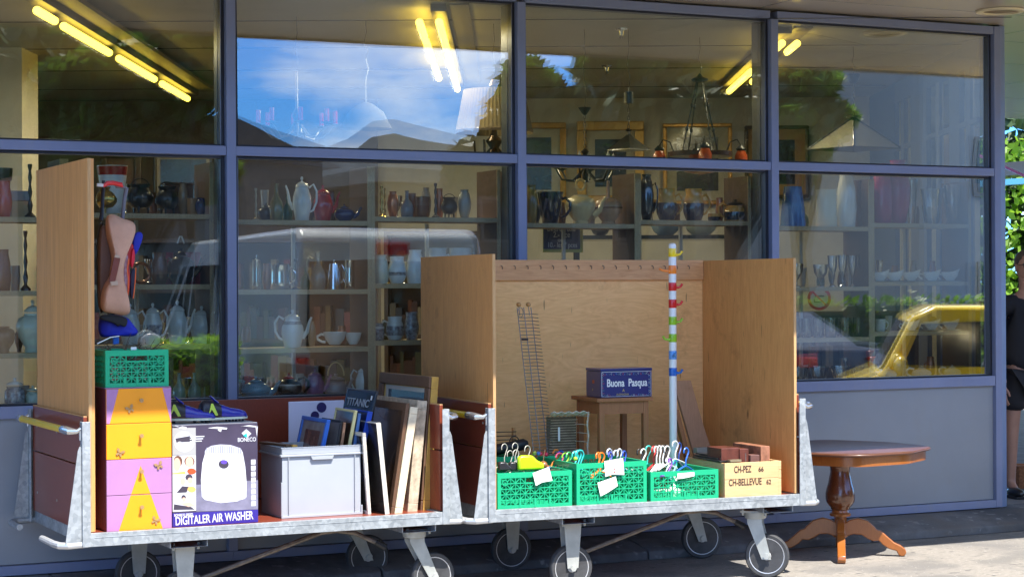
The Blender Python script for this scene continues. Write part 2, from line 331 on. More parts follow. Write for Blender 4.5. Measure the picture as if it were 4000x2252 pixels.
# canopy: underside of screwed fibre-cement boards
sof = bpy.data.materials.new('soffit_boards'); sof.use_nodes = True; t = sof.node_tree; bs = t.nodes['Principled BSDF']; N = t.nodes.new; K = t.links.new
bs.inputs['Roughness'].default_value = 0.24; bs.inputs['Specular IOR Level'].default_value = 0.5
co = N('ShaderNodeTexCoord'); br = N('ShaderNodeTexBrick'); br.offset = 0; br.inputs['Scale'].default_value = 1.0; br.inputs['Brick Width'].default_value = 2.5; br.inputs['Row Height'].default_value = 1.2; br.inputs['Mortar Size'].default_value = 0.006
br.inputs['Color1'].default_value = (0.43, 0.37, 0.31, 1); br.inputs['Color2'].default_value = (0.45, 0.385, 0.32, 1); br.inputs['Mortar'].default_value = (0.03, 0.03, 0.03, 1)
n = N('ShaderNodeTexNoise'); n.inputs['Scale'].default_value = 1.5; bp = N('ShaderNodeBump'); bp.inputs['Strength'].default_value = 0.08; bp.inputs['Distance'].default_value = 0.02
K(co.outputs['Object'], br.inputs[0]); K(br.outputs[0], bs.inputs['Base Color']); K(co.outputs['Object'], n.inputs[0]); K(n.outputs[0], bp.inputs['Height']); K(bp.outputs[0], bs.inputs['Normal'])
b = MB(); b.prism([(-8, 8.53), (20, 8.53), (20, 17.5), (13, 17.5), (13, 24), (-8, 24)], 3.675, 4.1, 'z')
cano = b.build('canopy', sof, shop, smooth=0)
b = MB(); b.box(-8, 20, 8.515, 8.529, 3.655, 4.15); b.build('fascia', mat('pale_fascia', (0.35, 0.36, 0.38), 0.4), cano, smooth=0)
# round lamp in the soffit, rim visible near the corner
p = atz(3907, 49, 3.66)
b = MB(); b.lathe([(0.17, 0.0), (0.165, -0.012), (0.125, -0.014), (0.12, -0.002), (0.115, 0.01)], 32, (p.x, p.y, 3.672)); rl = b.build('soffit_lamp', mat('cream_lamp_rim', (0.70, 0.60, 0.40), 0.4), cano)
b = MB(); b.lathe([(0.118, 0.0), (0.05, 0.004), (0.0, 0.004)], 24, (p.x, p.y, 3.668)); b.build('lamp_bowl', mat('lamp_bowl', (0.25, 0.17, 0.08), 0.4), rl)
# ---- room behind the glass (square to the camera heading) ----
A = [(-5, D + 0.165), (9.60, D + 0.165)]; c1 = room(3.5, 19, 0); c2 = room(-10, 19, 0)
poly = A + [(c1.x, c1.y), (c2.x, c2.y)]
b = MB(); b.prism(poly, 0.10, 0.16, 'z'); b.build('inner_floor', mat('shop_floor', (0.16, 0.11, 0.075), 0.5, noise=0.2), shop, smooth=0)
b = MB(); b.prism(poly, 3.60, 3.66, 'z'); cl_ = b.build('inner_ceiling', ceil_m, shop, smooth=0)
b = MB()
for bb in (13.4, 14.9, 16.4, 17.9):
    p, q = room(-9.5, bb, 3.598), room(3.45, bb, 3.598); b.bar(p, q, 0.012, 0.004)
b.build('ceiling_joint', bluedk, cl_, smooth=0)
def wallseg(a0, b0, a1, b1, z0, z1, th, m, name, parent=shop):
    p, q = room(a0, b0, 0), room(a1, b1, 0); d = (q - p).normalized(); n_ = Vector((-d.y, d.x, 0)) * th
    b = MB(); b.prism([(p.x, p.y), (q.x, q.y), (q.x + n_.x, q.y + n_.y), (p.x + n_.x, p.y + n_.y)], z0, z1, 'z'); return b.build(name, m, parent, smooth=0)
wallseg(-10, 19, 3.5, 19, 0.16, 3.6, 0.15, cream, 'back_wall')
p0 = (-5, D + 0.165)
b = MB(); b.prism([p0, (c2.x, c2.y), (c2.x - 0.2, c2.y), (-5.2, D + 0.165)], 0.16, 3.6, 'z'); b.build('end_wall', glass, shop, smooth=0)  # unseen end wall, glazed to let daylight brighten the room
# side wall with tall windows
wallseg(3.5, 19.0, 3.5, 17.75, 0.16, 3.6, 0.10, mat('blue_wall_end', (0.10, 0.16, 0.34), 0.5), 'side_post')
wallseg(3.5, 17.05, 3.5, 16.40, 0.16, 3.6, 0.10, bluep, 'side_post'); wallseg(3.5, 15.55, 3.5, 15.20, 0.16, 3.6, 0.10, bluep, 'side_post')
for s0, s1 in ((14.62, 15.20), (15.55, 16.40), (17.05, 17.75)):
    wallseg(3.5, s1, 3.5, s0, 0.16, 0.95, 0.08, panelm, 'side_panel'); wallseg(3.5, s1, 3.5, s0, 3.42, 3.6, 0.08, bluep, 'side_lintel')
    fr = wallseg(3.5, s1, 3.5, s0, 0.95, 1.0, 0.06, bluep, 'side_window'); 
    p, q = room(3.52, s1, 1.0), room(3.52, s0, 1.0)
    b = MB(); b.add([p, q, q + Vector((0, 0, 2.42)), p + Vector((0, 0, 2.42))], [(0, 1, 2, 3)]); b.build('pane', glass, fr, smooth=0)
    b = MB(); mid = (p + q) / 2; b.bar(mid, mid + Vector((0, 0, 2.42)), 0.05, 0.05); b.bar(p + Vector((0, 0, 2.0)), q + Vector((0, 0, 2.0)), 0.04, 0.04); b.build('glazing_bar', bluep, fr, smooth=0)
# cream pillar at the left, dark partition further back
def rbox(a0, a1, b0, b1, z0, z1, m, name, parent=None, label=None, cat=None, group=None):
    P = [room(a0, b0, 0), room(a1, b0, 0), room(a1, b1, 0), room(a0, b1, 0)]
    b = MB(); b.prism([(q.x, q.y) for q in P], z0, z1, 'z'); o = b.build(name, m, parent, smooth=0)
    if label: tag(o, label, cat, group)
    return o
rbox(-5.2, -3.72, 14.8, 15.3, 0.16, 3.6, cream, 'pillar', shop)
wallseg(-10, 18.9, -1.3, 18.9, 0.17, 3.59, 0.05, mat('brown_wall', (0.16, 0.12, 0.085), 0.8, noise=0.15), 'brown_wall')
# ---- ceiling light strips ----
tubem = mat('lit_tube', (1, 0.85, 0.5), 0.5, emit=(1.0, 0.66, 0.07), estr=2.4); housm = mat('light_channel', (0.20, 0.18, 0.15), 0.4)
def strip(a, bs, z, label, side=()):
    o0 = room(a, bs[0][0], z); r = thing('ceiling_light', label, 'ceiling light', o0, -YAW, 'rows of lit ceiling tubes inside the shop')
    L_ = bs[-1][1] - bs[0][0] + 0.3
    b = MB(); b.box(-0.05, 0.05, -0.15, L_, 0.05, 0.12); b.box(0.07, 0.20, -0.15, L_, 0.09, 0.12); b.build('housing', housm, r, smooth=0)
    for xo, lst in ((0, bs), (side[0] if side else 0, side[1] if side else ())):
        for s0, s1 in lst:
            b = MB(); b.tube([(xo, s0 - bs[0][0], 0), (xo, s1 - bs[0][0], 0)], 0.027, 10); b.build('tube', tubem, r)
            ld = bpy.data.lights.new('tube_light', 'AREA'); ld.shape = 'RECTANGLE'; ld.size = 0.022; ld.size_y = (s1 - s0) * 0.94; ld.energy = 3.2 * (s1 - s0); ld.color = (1.0, 0.86, 0.62)
            lo = bpy.data.objects.new('tube_light', ld); C.objects.link(lo); lo.parent = r; lo.location = (xo, (s0 + s1) / 2 - bs[0][0], -0.029)
strip(-2.86, [(11.75, 12.2), (12.45, 13.85), (14.2, 15.6), (15.95, 17.2)], 3.44, 'leftmost row of yellow lit ceiling tubes, above the pine panel')
strip(-0.47, [(12.78, 14.2), (14.6, 15.9), (16.2, 17.1)], 3.50, 'middle row of lit ceiling tubes with an added row imitating its reflection, behind the pane reflecting the sky', (-0.13, [(12.8, 13.5), (13.75, 14.9), (15.3, 16.2)]))  # second row is added: tubes imitating the strip's reflected image
strip(1.95, [(13.98, 15.2), (15.8, 17.4)], 3.50, 'rightmost row of lit ceiling tubes, over the gold picture frames', (0.11, [(14.0, 14.5), (16.0, 16.6)]))
for px, py, bb, lb in ((2428, 88, 13.9, 'chrome ceiling sprinkler nearest the window'), (2370, 250, 16.2, 'small sprinkler further back on the shop ceiling')):
    p = atb(px, py, bb); p.z = 3.6
    b = MB(); b.lathe([(0.045, 0), (0.04, -0.012), (0.018, -0.016), (0.012, -0.05), (0.02, -0.055), (0.004, -0.075)], 14); tag(move(b.build('sprinkler', mat('chrome', (0.6, 0.6, 0.6), 0.2, 1.0)), p), lb, 'sprinkler')

# ================= ACROSS THE STREET (seen mirrored in the panes, and past the corner) =================
# hills
def hills():
    b = MB(); R0 = 1400; vs = []; fs = []; n = 90; rows = 5
    def hz(px):   # ridge height in photo px above the horizon
        pts = [(-3000, 120), (0, 200), (900, 250), (1150, 400), (1350, 560), (1550, 655), (1700, 640), (1850, 590), (2300, 480), (3000, 380), (3600, 330), (6000, 150)]
        for (a, ha), (c, hc) in zip(pts, pts[1:]):
            if a <= px <= c:
                s_ = (px - a) / (c - a); s_ = s_ * s_ * (3 - 2 * s_); return ha + (hc - ha) * s_
        return 100
    for i in range(n + 1):
        px = -2800 + 8600 * i / n; u = (px - 2000) / FPX
        h = hz(px) / FPX * R0 + random.uniform(-3, 3)
        for j in range(rows):
            f = j / (rows - 1); dist = R0 - 500 * (1 - f)
            d = FW + RT * u; vs.append((d.x * dist, -d.y * dist, h * f ** 1.3 + random.uniform(-4, 4) * f))
    for i in range(n):
        for j in range(rows - 1): q = i * rows + j; fs.append((q, q + rows, q + rows + 1, q + 1))
    b.add(vs, fs); return struct(b.build('hills', mat('hazy_blue_hill', (0.045, 0.065, 0.09), 0.95, noise=0.3, nscale=0.01), smooth=40))  # blue of distant haze is put into the hill colour
hills()
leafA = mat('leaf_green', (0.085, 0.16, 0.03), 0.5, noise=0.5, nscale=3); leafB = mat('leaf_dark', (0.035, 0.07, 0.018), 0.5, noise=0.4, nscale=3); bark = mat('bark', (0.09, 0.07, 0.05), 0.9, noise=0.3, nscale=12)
leafC = mat('leaf_bright', (0.22, 0.38, 0.05), 0.45, noise=0.4, nscale=4)
def translucent(m, col):
    t = m.node_tree; o = t.nodes['Material Output']; bs_ = t.nodes['Principled BSDF']; tl = t.nodes.new('ShaderNodeBsdfTranslucent'); tl.inputs[0].default_value = (*col, 1); mi = t.nodes.new('ShaderNodeMixShader'); mi.inputs[0].default_value = 0.45
    t.links.new(bs_.outputs[0], mi.inputs[1]); t.links.new(tl.outputs[0], mi.inputs[2]); t.links.new(mi.outputs[0], o.inputs[0])
translucent(leafC, (0.35, 0.62, 0.05)); translucent(leafA, (0.12, 0.24, 0.03))
def leaves(b, c, r, n, s, mi=None, sc=(1, 1, 1)):
    vs = []; fs = []
    for i in range(n):
        v = Vector((random.gauss(0, 1), random.gauss(0, 1), random.gauss(0, 1))).normalized() * (r * random.random() ** 0.45)
        p = Vector((c[0] + v.x * sc[0], c[1] + v.y * sc[1], c[2] + v.z * sc[2]))
        a = Vector((random.gauss(0, 1), random.gauss(0, 1), random.gauss(0, 1))).normalized(); q = a.orthogonal().normalized(); k = a.cross(q)
        t = s * random.uniform(0.6, 1.3); o = len(vs)
        vs += [p + q * t, p + k * t * 0.55, p - q * t, p - k * t * 0.55]; fs.append((o, o + 1, o + 2, o + 3))
    b.add(vs, fs, mi)
def tree(px, top_px, Yr, rad_px, label, n=2600, leaf=0.16):
    c = refl(px, top_px, Yr); Z = (2 * G - Yr); r = rad_px / FPX * Z / 0.93
    base = Vector((c.x, Yr, 0)); H = c.z
    t = thing('broadleaf_tree', label, 'tree', base, 0, 'trees across the street')
    b = MB(); b.tube([(0, 0, 0), (0.1, 0, H * 0.3), (-0.05, 0.1, H * 0.6)], [0.24, 0.17, 0.10], 9)
    cl = []
    for i in range(12):
        a = i * 2.4; rr = r * (0.2 + 0.6 * random.random()); z = H + r * random.uniform(-0.75, 0.95)
        q = Vector((math.cos(a) * rr, math.sin(a) * rr, z)); cl.append(q); b.tube([(0, 0, H * 0.4), q * 0.6 + Vector((0, 0, H * 0.15)), q], [0.09, 0.05, 0.02], 6)
    b.build('trunk', bark, t)
    b = MB()
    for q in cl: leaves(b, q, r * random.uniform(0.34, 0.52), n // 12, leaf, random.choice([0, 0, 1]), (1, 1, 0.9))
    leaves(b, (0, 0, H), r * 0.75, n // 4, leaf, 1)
    b.build('crown', [leafA, leafB], t, smooth=0)
    return t
tree(120, 470, -12, 400, 'dark leafy tree across the street, mirrored in the leftmost pane', 5200, 0.3)
tree(520, 480, -9, 330, 'leafy tree across the street, mirrored behind the left tubes', 5200, 0.26)
tree(745, 330, -8, 150, 'slender leafy tree across the street, mirrored just left of the blue sky', 3000, 0.2)
tree(2090, 500, -9, 290, 'broad leafy tree across the street, mirrored behind the pleated lampshade', 6000, 0.22)
tree(2480, 480, -13, 380, 'dense tree across the street, mirrored behind the pendant lamps', 5600, 0.3)
tree(2850, 470, -14, 360, 'spreading tree across the street, mirrored behind the lantern chandelier', 5600, 0.3)
tree(3130, 480, -11, 230, 'tree across the street, mirrored left of the glass pyramid lamp', 4200, 0.24)
# buildings opposite
def building(name, x0, x1, y0, y1, h, wm, rm, label, roof='gable', floors=3, nwin=5):
    t = thing(name, label, 'building', ((x0 + x1) / 2, y1, 0)); W = (x1 - x0) / 2; dp = y1 - y0
    b = MB(); b.box(-W, W, -dp, 0, 0, h); b.build('wall', wm, t, smooth=0)
    b = MB()
    if roof == 'gable': b.prism([(-W - 0.5, h), (W + 0.5, h), (0, h + W * 0.42)], -dp - 0.5, 0.5, 'y')
    else: b.box(-W - 0.3, W + 0.3, -dp - 0.3, 0.3, h, h + 0.5)
    b.build('roof', rm, t, smooth=0)
    fh = h / floors; wm2 = mat('far_window', (0.03, 0.04, 0.05), 0.1); trim = mat('far_trim', (0.24, 0.22, 0.20), 0.7)
    for f in range(floors):
        for i in range(nwin):
            cx = -W + (i + 0.5) * 2 * W / nwin
            b = MB(); b.box(cx - 0.62, cx + 0.62, 0.0, 0.05, f * fh + 0.8, f * fh + 2.35); wn = b.build('window', trim, t, smooth=0)
            b = MB(); b.box(cx - 0.5, cx + 0.5, 0.052, 0.07, f * fh + 0.9, f * fh + 2.25); b.build('pane', wm2, wn, smooth=0)
    return t
building('brown_house', -12, 15.0, -42, -30, 9.5, mat('brown_render', (0.10, 0.07, 0.05), 0.9), mat('brown_tile', (0.08, 0.05, 0.04), 0.8), 'brown rendered house far across the street, mirrored in the left panes', 'flat', 3, 9)
building('grey_shed', 16.5, 23.1, -46, -38, 6.0, mat('grey_render', (0.25, 0.25, 0.26), 0.9), mat('grey_roof', (0.13, 0.13, 0.145), 0.7), 'low building with grey gable roof, mirrored under the blue sky', 'gable', 2, 3)
building('taupe_house', 35, 50, -34, -26, 6.3, mat('red_brick', (0.19, 0.15, 0.12), 0.9), mat('pale_roof', (0.4, 0.4, 0.38), 0.8), 'taupe house across the street, mirrored in the rightmost pane', 'flat', 2, 4)
building('beige_house', 26, 46, -52, -40, 5.2, mat('beige_render', (0.16, 0.14, 0.12), 0.9), mat('beige_roof', (0.2, 0.15, 0.12), 0.8), 'long beige house across the street, mirrored in the third pane', 'flat', 2, 7)
building('pale_house', 30.5, 48, -24, -16, 9.5, mat('pale_render', (0.34, 0.33, 0.31), 0.9), mat('pale_house_roof', (0.2, 0.2, 0.2), 0.8), 'tall pale house across the street, mirrored beside the corner post', 'flat', 3, 4)
# hedges
def hedge(x0, x1, y0, y1, z0, z1, n, label, leafm, s=0.05, name='hedge', base=True):
    b = MB(); vs = []; fs = []
    for i in range(n):
        p = Vector((random.uniform(x0, x1), random.uniform(y0, y1), z0 + (z1 - z0) * random.random() ** 0.7 + random.gauss(0, 0.03)))
        a = Vector((random.gauss(0, 1), random.gauss(0, 1), random.gauss(0, 1))).normalized(); q = a.orthogonal().normalized(); k = a.cross(q)
        t = s * random.uniform(0.6, 1.4); o = len(vs); vs += [p + q * t, p + k * t * 0.6, p - q * t, p - k * t * 0.6]; fs.append((o, o + 1, o + 2, o + 3))
    b.add(vs, fs, 0)
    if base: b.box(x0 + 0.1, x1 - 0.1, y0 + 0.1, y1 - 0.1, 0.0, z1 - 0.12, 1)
    o = b.build(name, [leafm, leafB], smooth=0); return tag(o, label, 'hedge')
hedge(5.0, 5.74, 4.9, 5.5, 0.45, 1.27, 2200, 'bright green hedge in the sun, mirrored low behind the shoes', leafC, 0.05)
hedge(9.0, 26.0, -6.2, -5.6, 0.3, 1.55, 6500, 'long clipped hedge across the street, mirrored above the yellow car', leafA, 0.07)
# parked cars -----------------------------------------------------------------
tyre_m = mat('tyre_rubber', (0.02, 0.02, 0.02), 0.8); rim_m = mat('alloy_rim', (0.45, 0.45, 0.46), 0.3, 0.8); carglass = mat('car_glass', (0.012, 0.015, 0.018), 0.08, spec=0.5)
redl = mat('red_lens', (0.55, 0.01, 0.012), 0.15, coat=0.8); whitel = mat('clear_lens', (0.7, 0.7, 0.72), 0.1, coat=0.8); blackp = mat('black_plastic', (0.015, 0.015, 0.016), 0.45)
def vehicle(name, label, paint, Lg, W, H, prof, belt, glass_prof, loc, rot, high_brake=False, cat='car'):
    """long axis +x is the front; profile (x,z) polygon; glasshouse narrows towards the roof"""
    t = thing(name, label, cat, loc, rot); w = W / 2
    n = len(prof); vs = []; 
    def hw(z): return w if z <= belt else w * (1 - 0.13 * (z - belt) / (H - belt))
    b = MB(); vs = [(x, -hw(z), z) for x, z in prof] + [(x, hw(z), z) for x, z in prof]
    b.add(vs, [tuple(range(n)), tuple(range(2 * n - 1, n - 1, -1))] + [(i, i + n, (i + 1) % n + n, (i + 1) % n) for i in range(n)])
    body = b.build('body', paint, t, smooth=30, bevel=0.04)
    for sg in (-1, 1):
        for gp in glass_prof:
            b = MB(); m_ = len(gp); vv = [(x, sg * (hw(z) + 0.006), z) for x, z in gp] + [(x, sg * (hw(z) - 0.02), z) for x, z in gp]
            b.add(vv, [tuple(range(m_)), tuple(range(2 * m_ - 1, m_ - 1, -1))] + [(i, i + m_, (i + 1) % m_ + m_, (i + 1) % m_) for i in range(m_)]); b.build('side_window', carglass, t, smooth=0)
        b = MB(); mx_ = glass_prof[-1][0][0] if False else max(p[0] for g_ in glass_prof for p in g_)
        b.ball((mx_ + 0.02, sg * (w + 0.13), belt + 0.07), 0.12, (0.6, 1.0, 0.75), 12); b.bar((mx_ + 0.02, sg * (w - 0.03), belt), (mx_ + 0.02, sg * (w + 0.06), belt + 0.03), 0.04); b.build('wing_mirror', paint, t)
        for wx in (-Lg * 0.31, Lg * 0.31):
            b = MB(); b.lathe([(0.0, -0.11), (0.22, -0.11), (0.31, -0.10), (0.335, -0.05), (0.335, 0.05), (0.31, 0.10), (0.22, 0.11), (0.0, 0.11)], 28); wh = b.build('wheel', tyre_m, t); wh.location = (wx, sg * (w - 0.10), 0.335); wh.rotation_euler = (rad(90), 0, 0)
            b = MB()
            b.lathe([(0.0, 0.115 * 1), (0.06, 0.118), (0.20, 0.112), (0.205, 0.10)], 20); b.lathe([(0.205, -0.10), (0.20, -0.112), (0.06, -0.118), (0.0, -0.115)], 20); b.build('rim', rim_m, wh)
    return t, w, hw
# white delivery van, rear doors towards the shop
van_p = mat('white_van_paint', (0.72, 0.73, 0.74), 0.25, coat=0.6)
prof = [(-2.45, 0.35), (2.3, 0.35), (2.45, 0.75), (2.35, 1.05), (1.75, 1.30), (1.05, 2.15), (0.85, 2.26), (-2.25, 2.30), (-2.38, 2.22), (-2.47, 1.15), (-2.47, 0.5)]
c = refl(1545, 900, 6.2)
van, w, hw = vehicle('white_van', 'white van parked facing the street, its rear doors mirrored in the second pane', van_p, 4.9, 2.0, 2.30, prof, 1.15,
    [[(0.95, 1.25), (1.65, 1.25), (1.0, 2.0), (0.9, 2.0)], [(-0.1, 1.25), (0.85, 1.25), (0.85, 2.0), (-0.1, 2.0)]], (c.x, 6.2 - 2.47, 0), rad(-90), cat='van')
b = MB()
for s0, s1 in ((-0.86, 0.86),): b.add([(-2.485, s0, 1.22), (-2.485, s1, 1.22), (-2.425, s1 * 0.95, 1.92), (-2.425, s0 * 0.95, 1.92), (-2.46, s0, 1.22), (-2.46, s1, 1.22), (-2.40, s1 * 0.95, 1.92), (-2.40, s0 * 0.95, 1.92)], [(0, 1, 2, 3), (7, 6, 5, 4), (0, 4, 5, 1), (1, 5, 6, 2), (2, 6, 7, 3), (3, 7, 4, 0)])
b.build('rear_window', carglass, van, smooth=0)
b = MB(); b.box(-2.44, -2.38, -0.16, 0.16, 2.06, 2.17); b.build('brake_light', redl, van, bevel=0.01)
for sg in (-1, 1):
    b = MB(); b.box(-2.50, -2.44, sg * 0.90 - 0.07, sg * 0.90 + 0.07, 0.75, 1.15); b.build('tail_light', redl, van, bevel=0.015)
    b = MB(); b.box(2.36, 2.44, sg * 0.75 - 0.14, sg * 0.75 + 0.14, 0.78, 0.98); b.build('headlight', whitel, van, bevel=0.02)
b = MB(); b.box(-2.56, -2.44, -0.95, 0.95, 0.38, 0.58); b.build('bumper', blackp, van, bevel=0.02)
b = MB(); b.box(-2.502, -2.488, -0.26, 0.26, 0.78, 0.90); b.build('number_plate', whitel, van)
# yellow compact van
yel = mat('yellow_car_paint', (0.80, 0.55, 0.015), 0.22, coat=0.8)
prof = [(-2.1, 0.32), (2.05, 0.32), (2.15, 0.62), (2.08, 0.84), (1.74, 0.97), (1.47, 1.47), (1.25, 1.57), (-1.75, 1.56), (-2.0, 1.40), (-2.15, 0.95), (-2.15, 0.5)]
c = refl(3480, 1440, 8.03)
yv, w, hw = vehicle('yellow_van', 'bright yellow compact car parked near the corner, mirrored in the rightmost pane', yel, 4.2, 1.78, 1.57, prof, 0.97,
    [[(0.25, 1.01), (1.56, 1.01), (1.38, 1.41), (0.25, 1.44)], [(-1.80, 1.01), (0.15, 1.01), (0.15, 1.43), (-1.72, 1.41)]],
    Vector((c.x, c.y, 0)) + Vector((0.83, 0.558, 0)) * 1.66 - Vector((-0.558, 0.83, 0)) * 0.85, math.atan2(-0.558, -0.83))
b = MB(); b.add([(1.745, -0.74, 1.01), (1.745, 0.74, 1.01), (1.515, 0.68, 1.43), (1.515, -0.68, 1.43), (1.70, -0.74, 1.00), (1.70, 0.74, 1.00), (1.47, 0.68, 1.42), (1.47, -0.68, 1.42)], [(0, 1, 2, 3), (7, 6, 5, 4), (0, 4, 5, 1), (1, 5, 6, 2), (2, 6, 7, 3), (3, 7, 4, 0)]); b.build('windscreen', carglass, yv, smooth=0)
for sg in (-1, 1):
    b = MB(); b.box(2.02, 2.13, sg * 0.66 - 0.16, sg * 0.66 + 0.16, 0.62, 0.76); b.build('headlight', whitel, yv, bevel=0.03)
    b = MB(); b.box(-2.18, -2.10, sg * 0.78 - 0.08, sg * 0.78 + 0.08, 0.75, 1.1); b.build('tail_light', redl, yv, bevel=0.02)
for sg in (-1, 1):
    b = MB(); hx_ = 0.22; b.bar((hx_, sg * (0.89 + 0.004), 0.40), (hx_, sg * (0.89 + 0.004), 0.97), 0.008, 0.004); b.build('door_gap', blackp, yv, smooth=0)
    b = MB(); b.box(0.30, 0.48, sg * 0.90 - 0.012, sg * 0.90 + 0.012, 0.86, 0.885); b.build('door_handle', blackp, yv, bevel=0.004)
    b = MB(); b.bar((-1.8, sg * 0.80, 1.575), (0.7, sg * 0.80, 1.585), 0.03, 0.03); b.build('roof_rail', blackp, yv, smooth=0)
# dark car with a red tail light
dk = mat('dark_blue_car_paint', (0.015, 0.02, 0.045), 0.4, coat=0.2)
c = refl(3330, 1435, 1.5)
prof = [(-2.2, 0.30), (2.1, 0.30), (2.2, 0.6), (1.3, 0.90), (0.6, 1.36), (0.2, 1.43), (-1.0, 1.40), (-1.75, 0.98), (-2.2, 0.95), (-2.25, 0.5)]
dc, w, hw = vehicle('dark_car', 'dark blue car with red tail lights, mirrored left of the yellow one', dk, 4.3, 1.76, 1.43, prof, 0.92,
    [[(-0.25, 0.96), (0.95, 0.96), (0.5, 1.30), (-0.25, 1.32)], [(-1.45, 0.96), (-0.35, 0.96), (-0.35, 1.32), (-0.95, 1.30)]], (c.x - 0.6, 1.5 - 2.2, 0), rad(-90 - 12))
for sg in (-1, 1):
    b = MB(); b.box(-2.28, -2.16, sg * 0.68 - 0.17, sg * 0.68 + 0.17, 0.72, 0.86); b.build('tail_light', redl, dc, bevel=0.02)
    b = MB(); b.box(2.06, 2.16, sg * 0.66 - 0.14, sg * 0.66 + 0.14, 0.56, 0.68); b.build('headlight', whitel, dc, bevel=0.02)
# ================= THE TWO POST-OFFICE TROLLEYS =================
redbd = wood('red_phenolic_board', (0.26, 0.055, 0.026), (0.19, 0.038, 0.02), 6, (1, 1, 3), 0.32, coat=0.25)
ply = wood('side_plywood', (0.72, 0.36, 0.12), (0.58, 0.27, 0.085), 2.2, (1, 1, 7), 0.6, knots=1.1, dist=1.5, dirt=0.22)  # side panels get a deeper orange than the birch back
pine = wood('pine_panel', (0.80, 0.40, 0.13), (0.58, 0.26, 0.075), 2.6, (1, 1, 14), 0.55, knots=2.6, dist=0.8)
birch = wood('birch_plywood', (0.96, 0.57, 0.24), (0.78, 0.41, 0.15), 0.9, (6, 1, 1.2), 0.6, knots=0.8, dist=7.0, dirt=0.16)
plyedge = wood('plywood_edge', (0.66, 0.40, 0.18), (0.42, 0.22, 0.08), 9, (1, 1, 30), 0.7)
cleatm = wood('pine_cleat', (0.74, 0.40, 0.18), (0.56, 0.26, 0.10), 3, (12, 1, 1), 0.5, knots=3.5)
steel = mat('painted_caster_steel', (0.42, 0.43, 0.40), 0.45, 0.2, noise=0.15, nscale=10)
steelv = mat('bright_cast_metal', (0.62, 0.63, 0.65), 0.22, 0.9)
yellowg = mat('yellow_grip', (0.72, 0.50, 0.02), 0.35, noise=0.08, nscale=8)
rodm = mat('rusty_rod', (0.20, 0.17, 0.14), 0.55, 0.4, noise=0.4, nscale=20)
wheelm = mat('grey_wheel_centre', (0.32, 0.30, 0.29), 0.45, noise=0.2, nscale=12); tyrel = mat('worn_tyre', (0.05, 0.05, 0.052), 0.6, noise=0.3, nscale=16); lrim = mat('cast_rim_ring', (0.60, 0.60, 0.60), 0.4, 0.4)
LEN, WID = 2.0, 1.25
def caster(parent, x, y, swivel, trail=0.0, yaw=0.0):
    zt = 0.405; R = 0.133
    b = MB()
    if not swivel:
        b.box(-0.055, 0.055, -0.035, -0.030, 0.0, 0.0 + 0.262); b.box(-0.055, 0.055, 0.030, 0.035, 0.0, 0.262)
        b.v = [(vx * (0.62 + 0.38 * max(0, vz) / 0.262), vy, vz) for vx, vy, vz in b.v]
        b.box(-0.07, 0.07, -0.05, 0.05, 0.258, 0.268)
    else:
        dx = -trail
        for sy in (-0.036, 0.031):
            b.prism([(-0.028, -0.02), (0.028, -0.02), (dx + 0.045, 0.20), (dx + 0.045, 0.235), (dx - 0.045, 0.235), (dx - 0.045, 0.20)], sy, sy + 0.005, 'y')
        b.lathe([(0.062, 0.225), (0.066, 0.232), (0.066, 0.262), (0.05, 0.268)], 20, (dx, 0, 0)); b.box(dx - 0.085, dx + 0.085, -0.06, 0.06, 0.262, 0.272)
    for sx in (-1, 1): b.tube([((-trail if swivel else 0) + sx * 0.068, -0.052, 0.245), ((-trail if swivel else 0) + sx * 0.068, -0.052, 0.282)], 0.008, 6)
    b.tube([(0, -0.046, 0), (0, 0.046, 0)], 0.013, 8); b.tube([(0, -0.047, 0), (0, -0.037, 0)], 0.019, 6)
    f = b.build('caster_fork', steel, parent, smooth=30); f.location = (x + (trail if swivel else 0) * math.cos(yaw), y + (trail if swivel else 0) * math.sin(yaw), R); f.rotation_euler = (0, 0, yaw)
    b = MB(); b.lathe([(0.105, -0.020), (0.126, -0.022), (0.133, -0.012), (0.133, 0.012), (0.126, 0.022), (0.105, 0.020)], 36); t_ = b.build('tyre', tyrel, f); t_.rotation_euler = (rad(90), 0, 0)
    b = MB(); b.lathe([(0.098, -0.019), (0.107, -0.021), (0.107, 0.021), (0.098, 0.019), (0.098, -0.019)], 30, mi=1)
    b.lathe([(0.0, -0.0035), (0.099, -0.0035), (0.099, 0.0035), (0.0, 0.0035)], 30); b.lathe([(0.0, -0.028), (0.024, -0.028), (0.028, -0.018), (0.028, 0.018), (0.024, 0.028), (0, 0.028)], 18, mi=1)
    for i in range(6):
        a = rad(60 * i + 12); b.bar((0.02 * math.cos(a), 0.02 * math.sin(a), 0), (0.1 * math.cos(a), 0.1 * math.sin(a), 0), 0.009, 0.030, mi=1)
    r_ = b.build('wheel_centre', [wheelm, lrim], f); r_.rotation_euler = (rad(90), 0, 0)
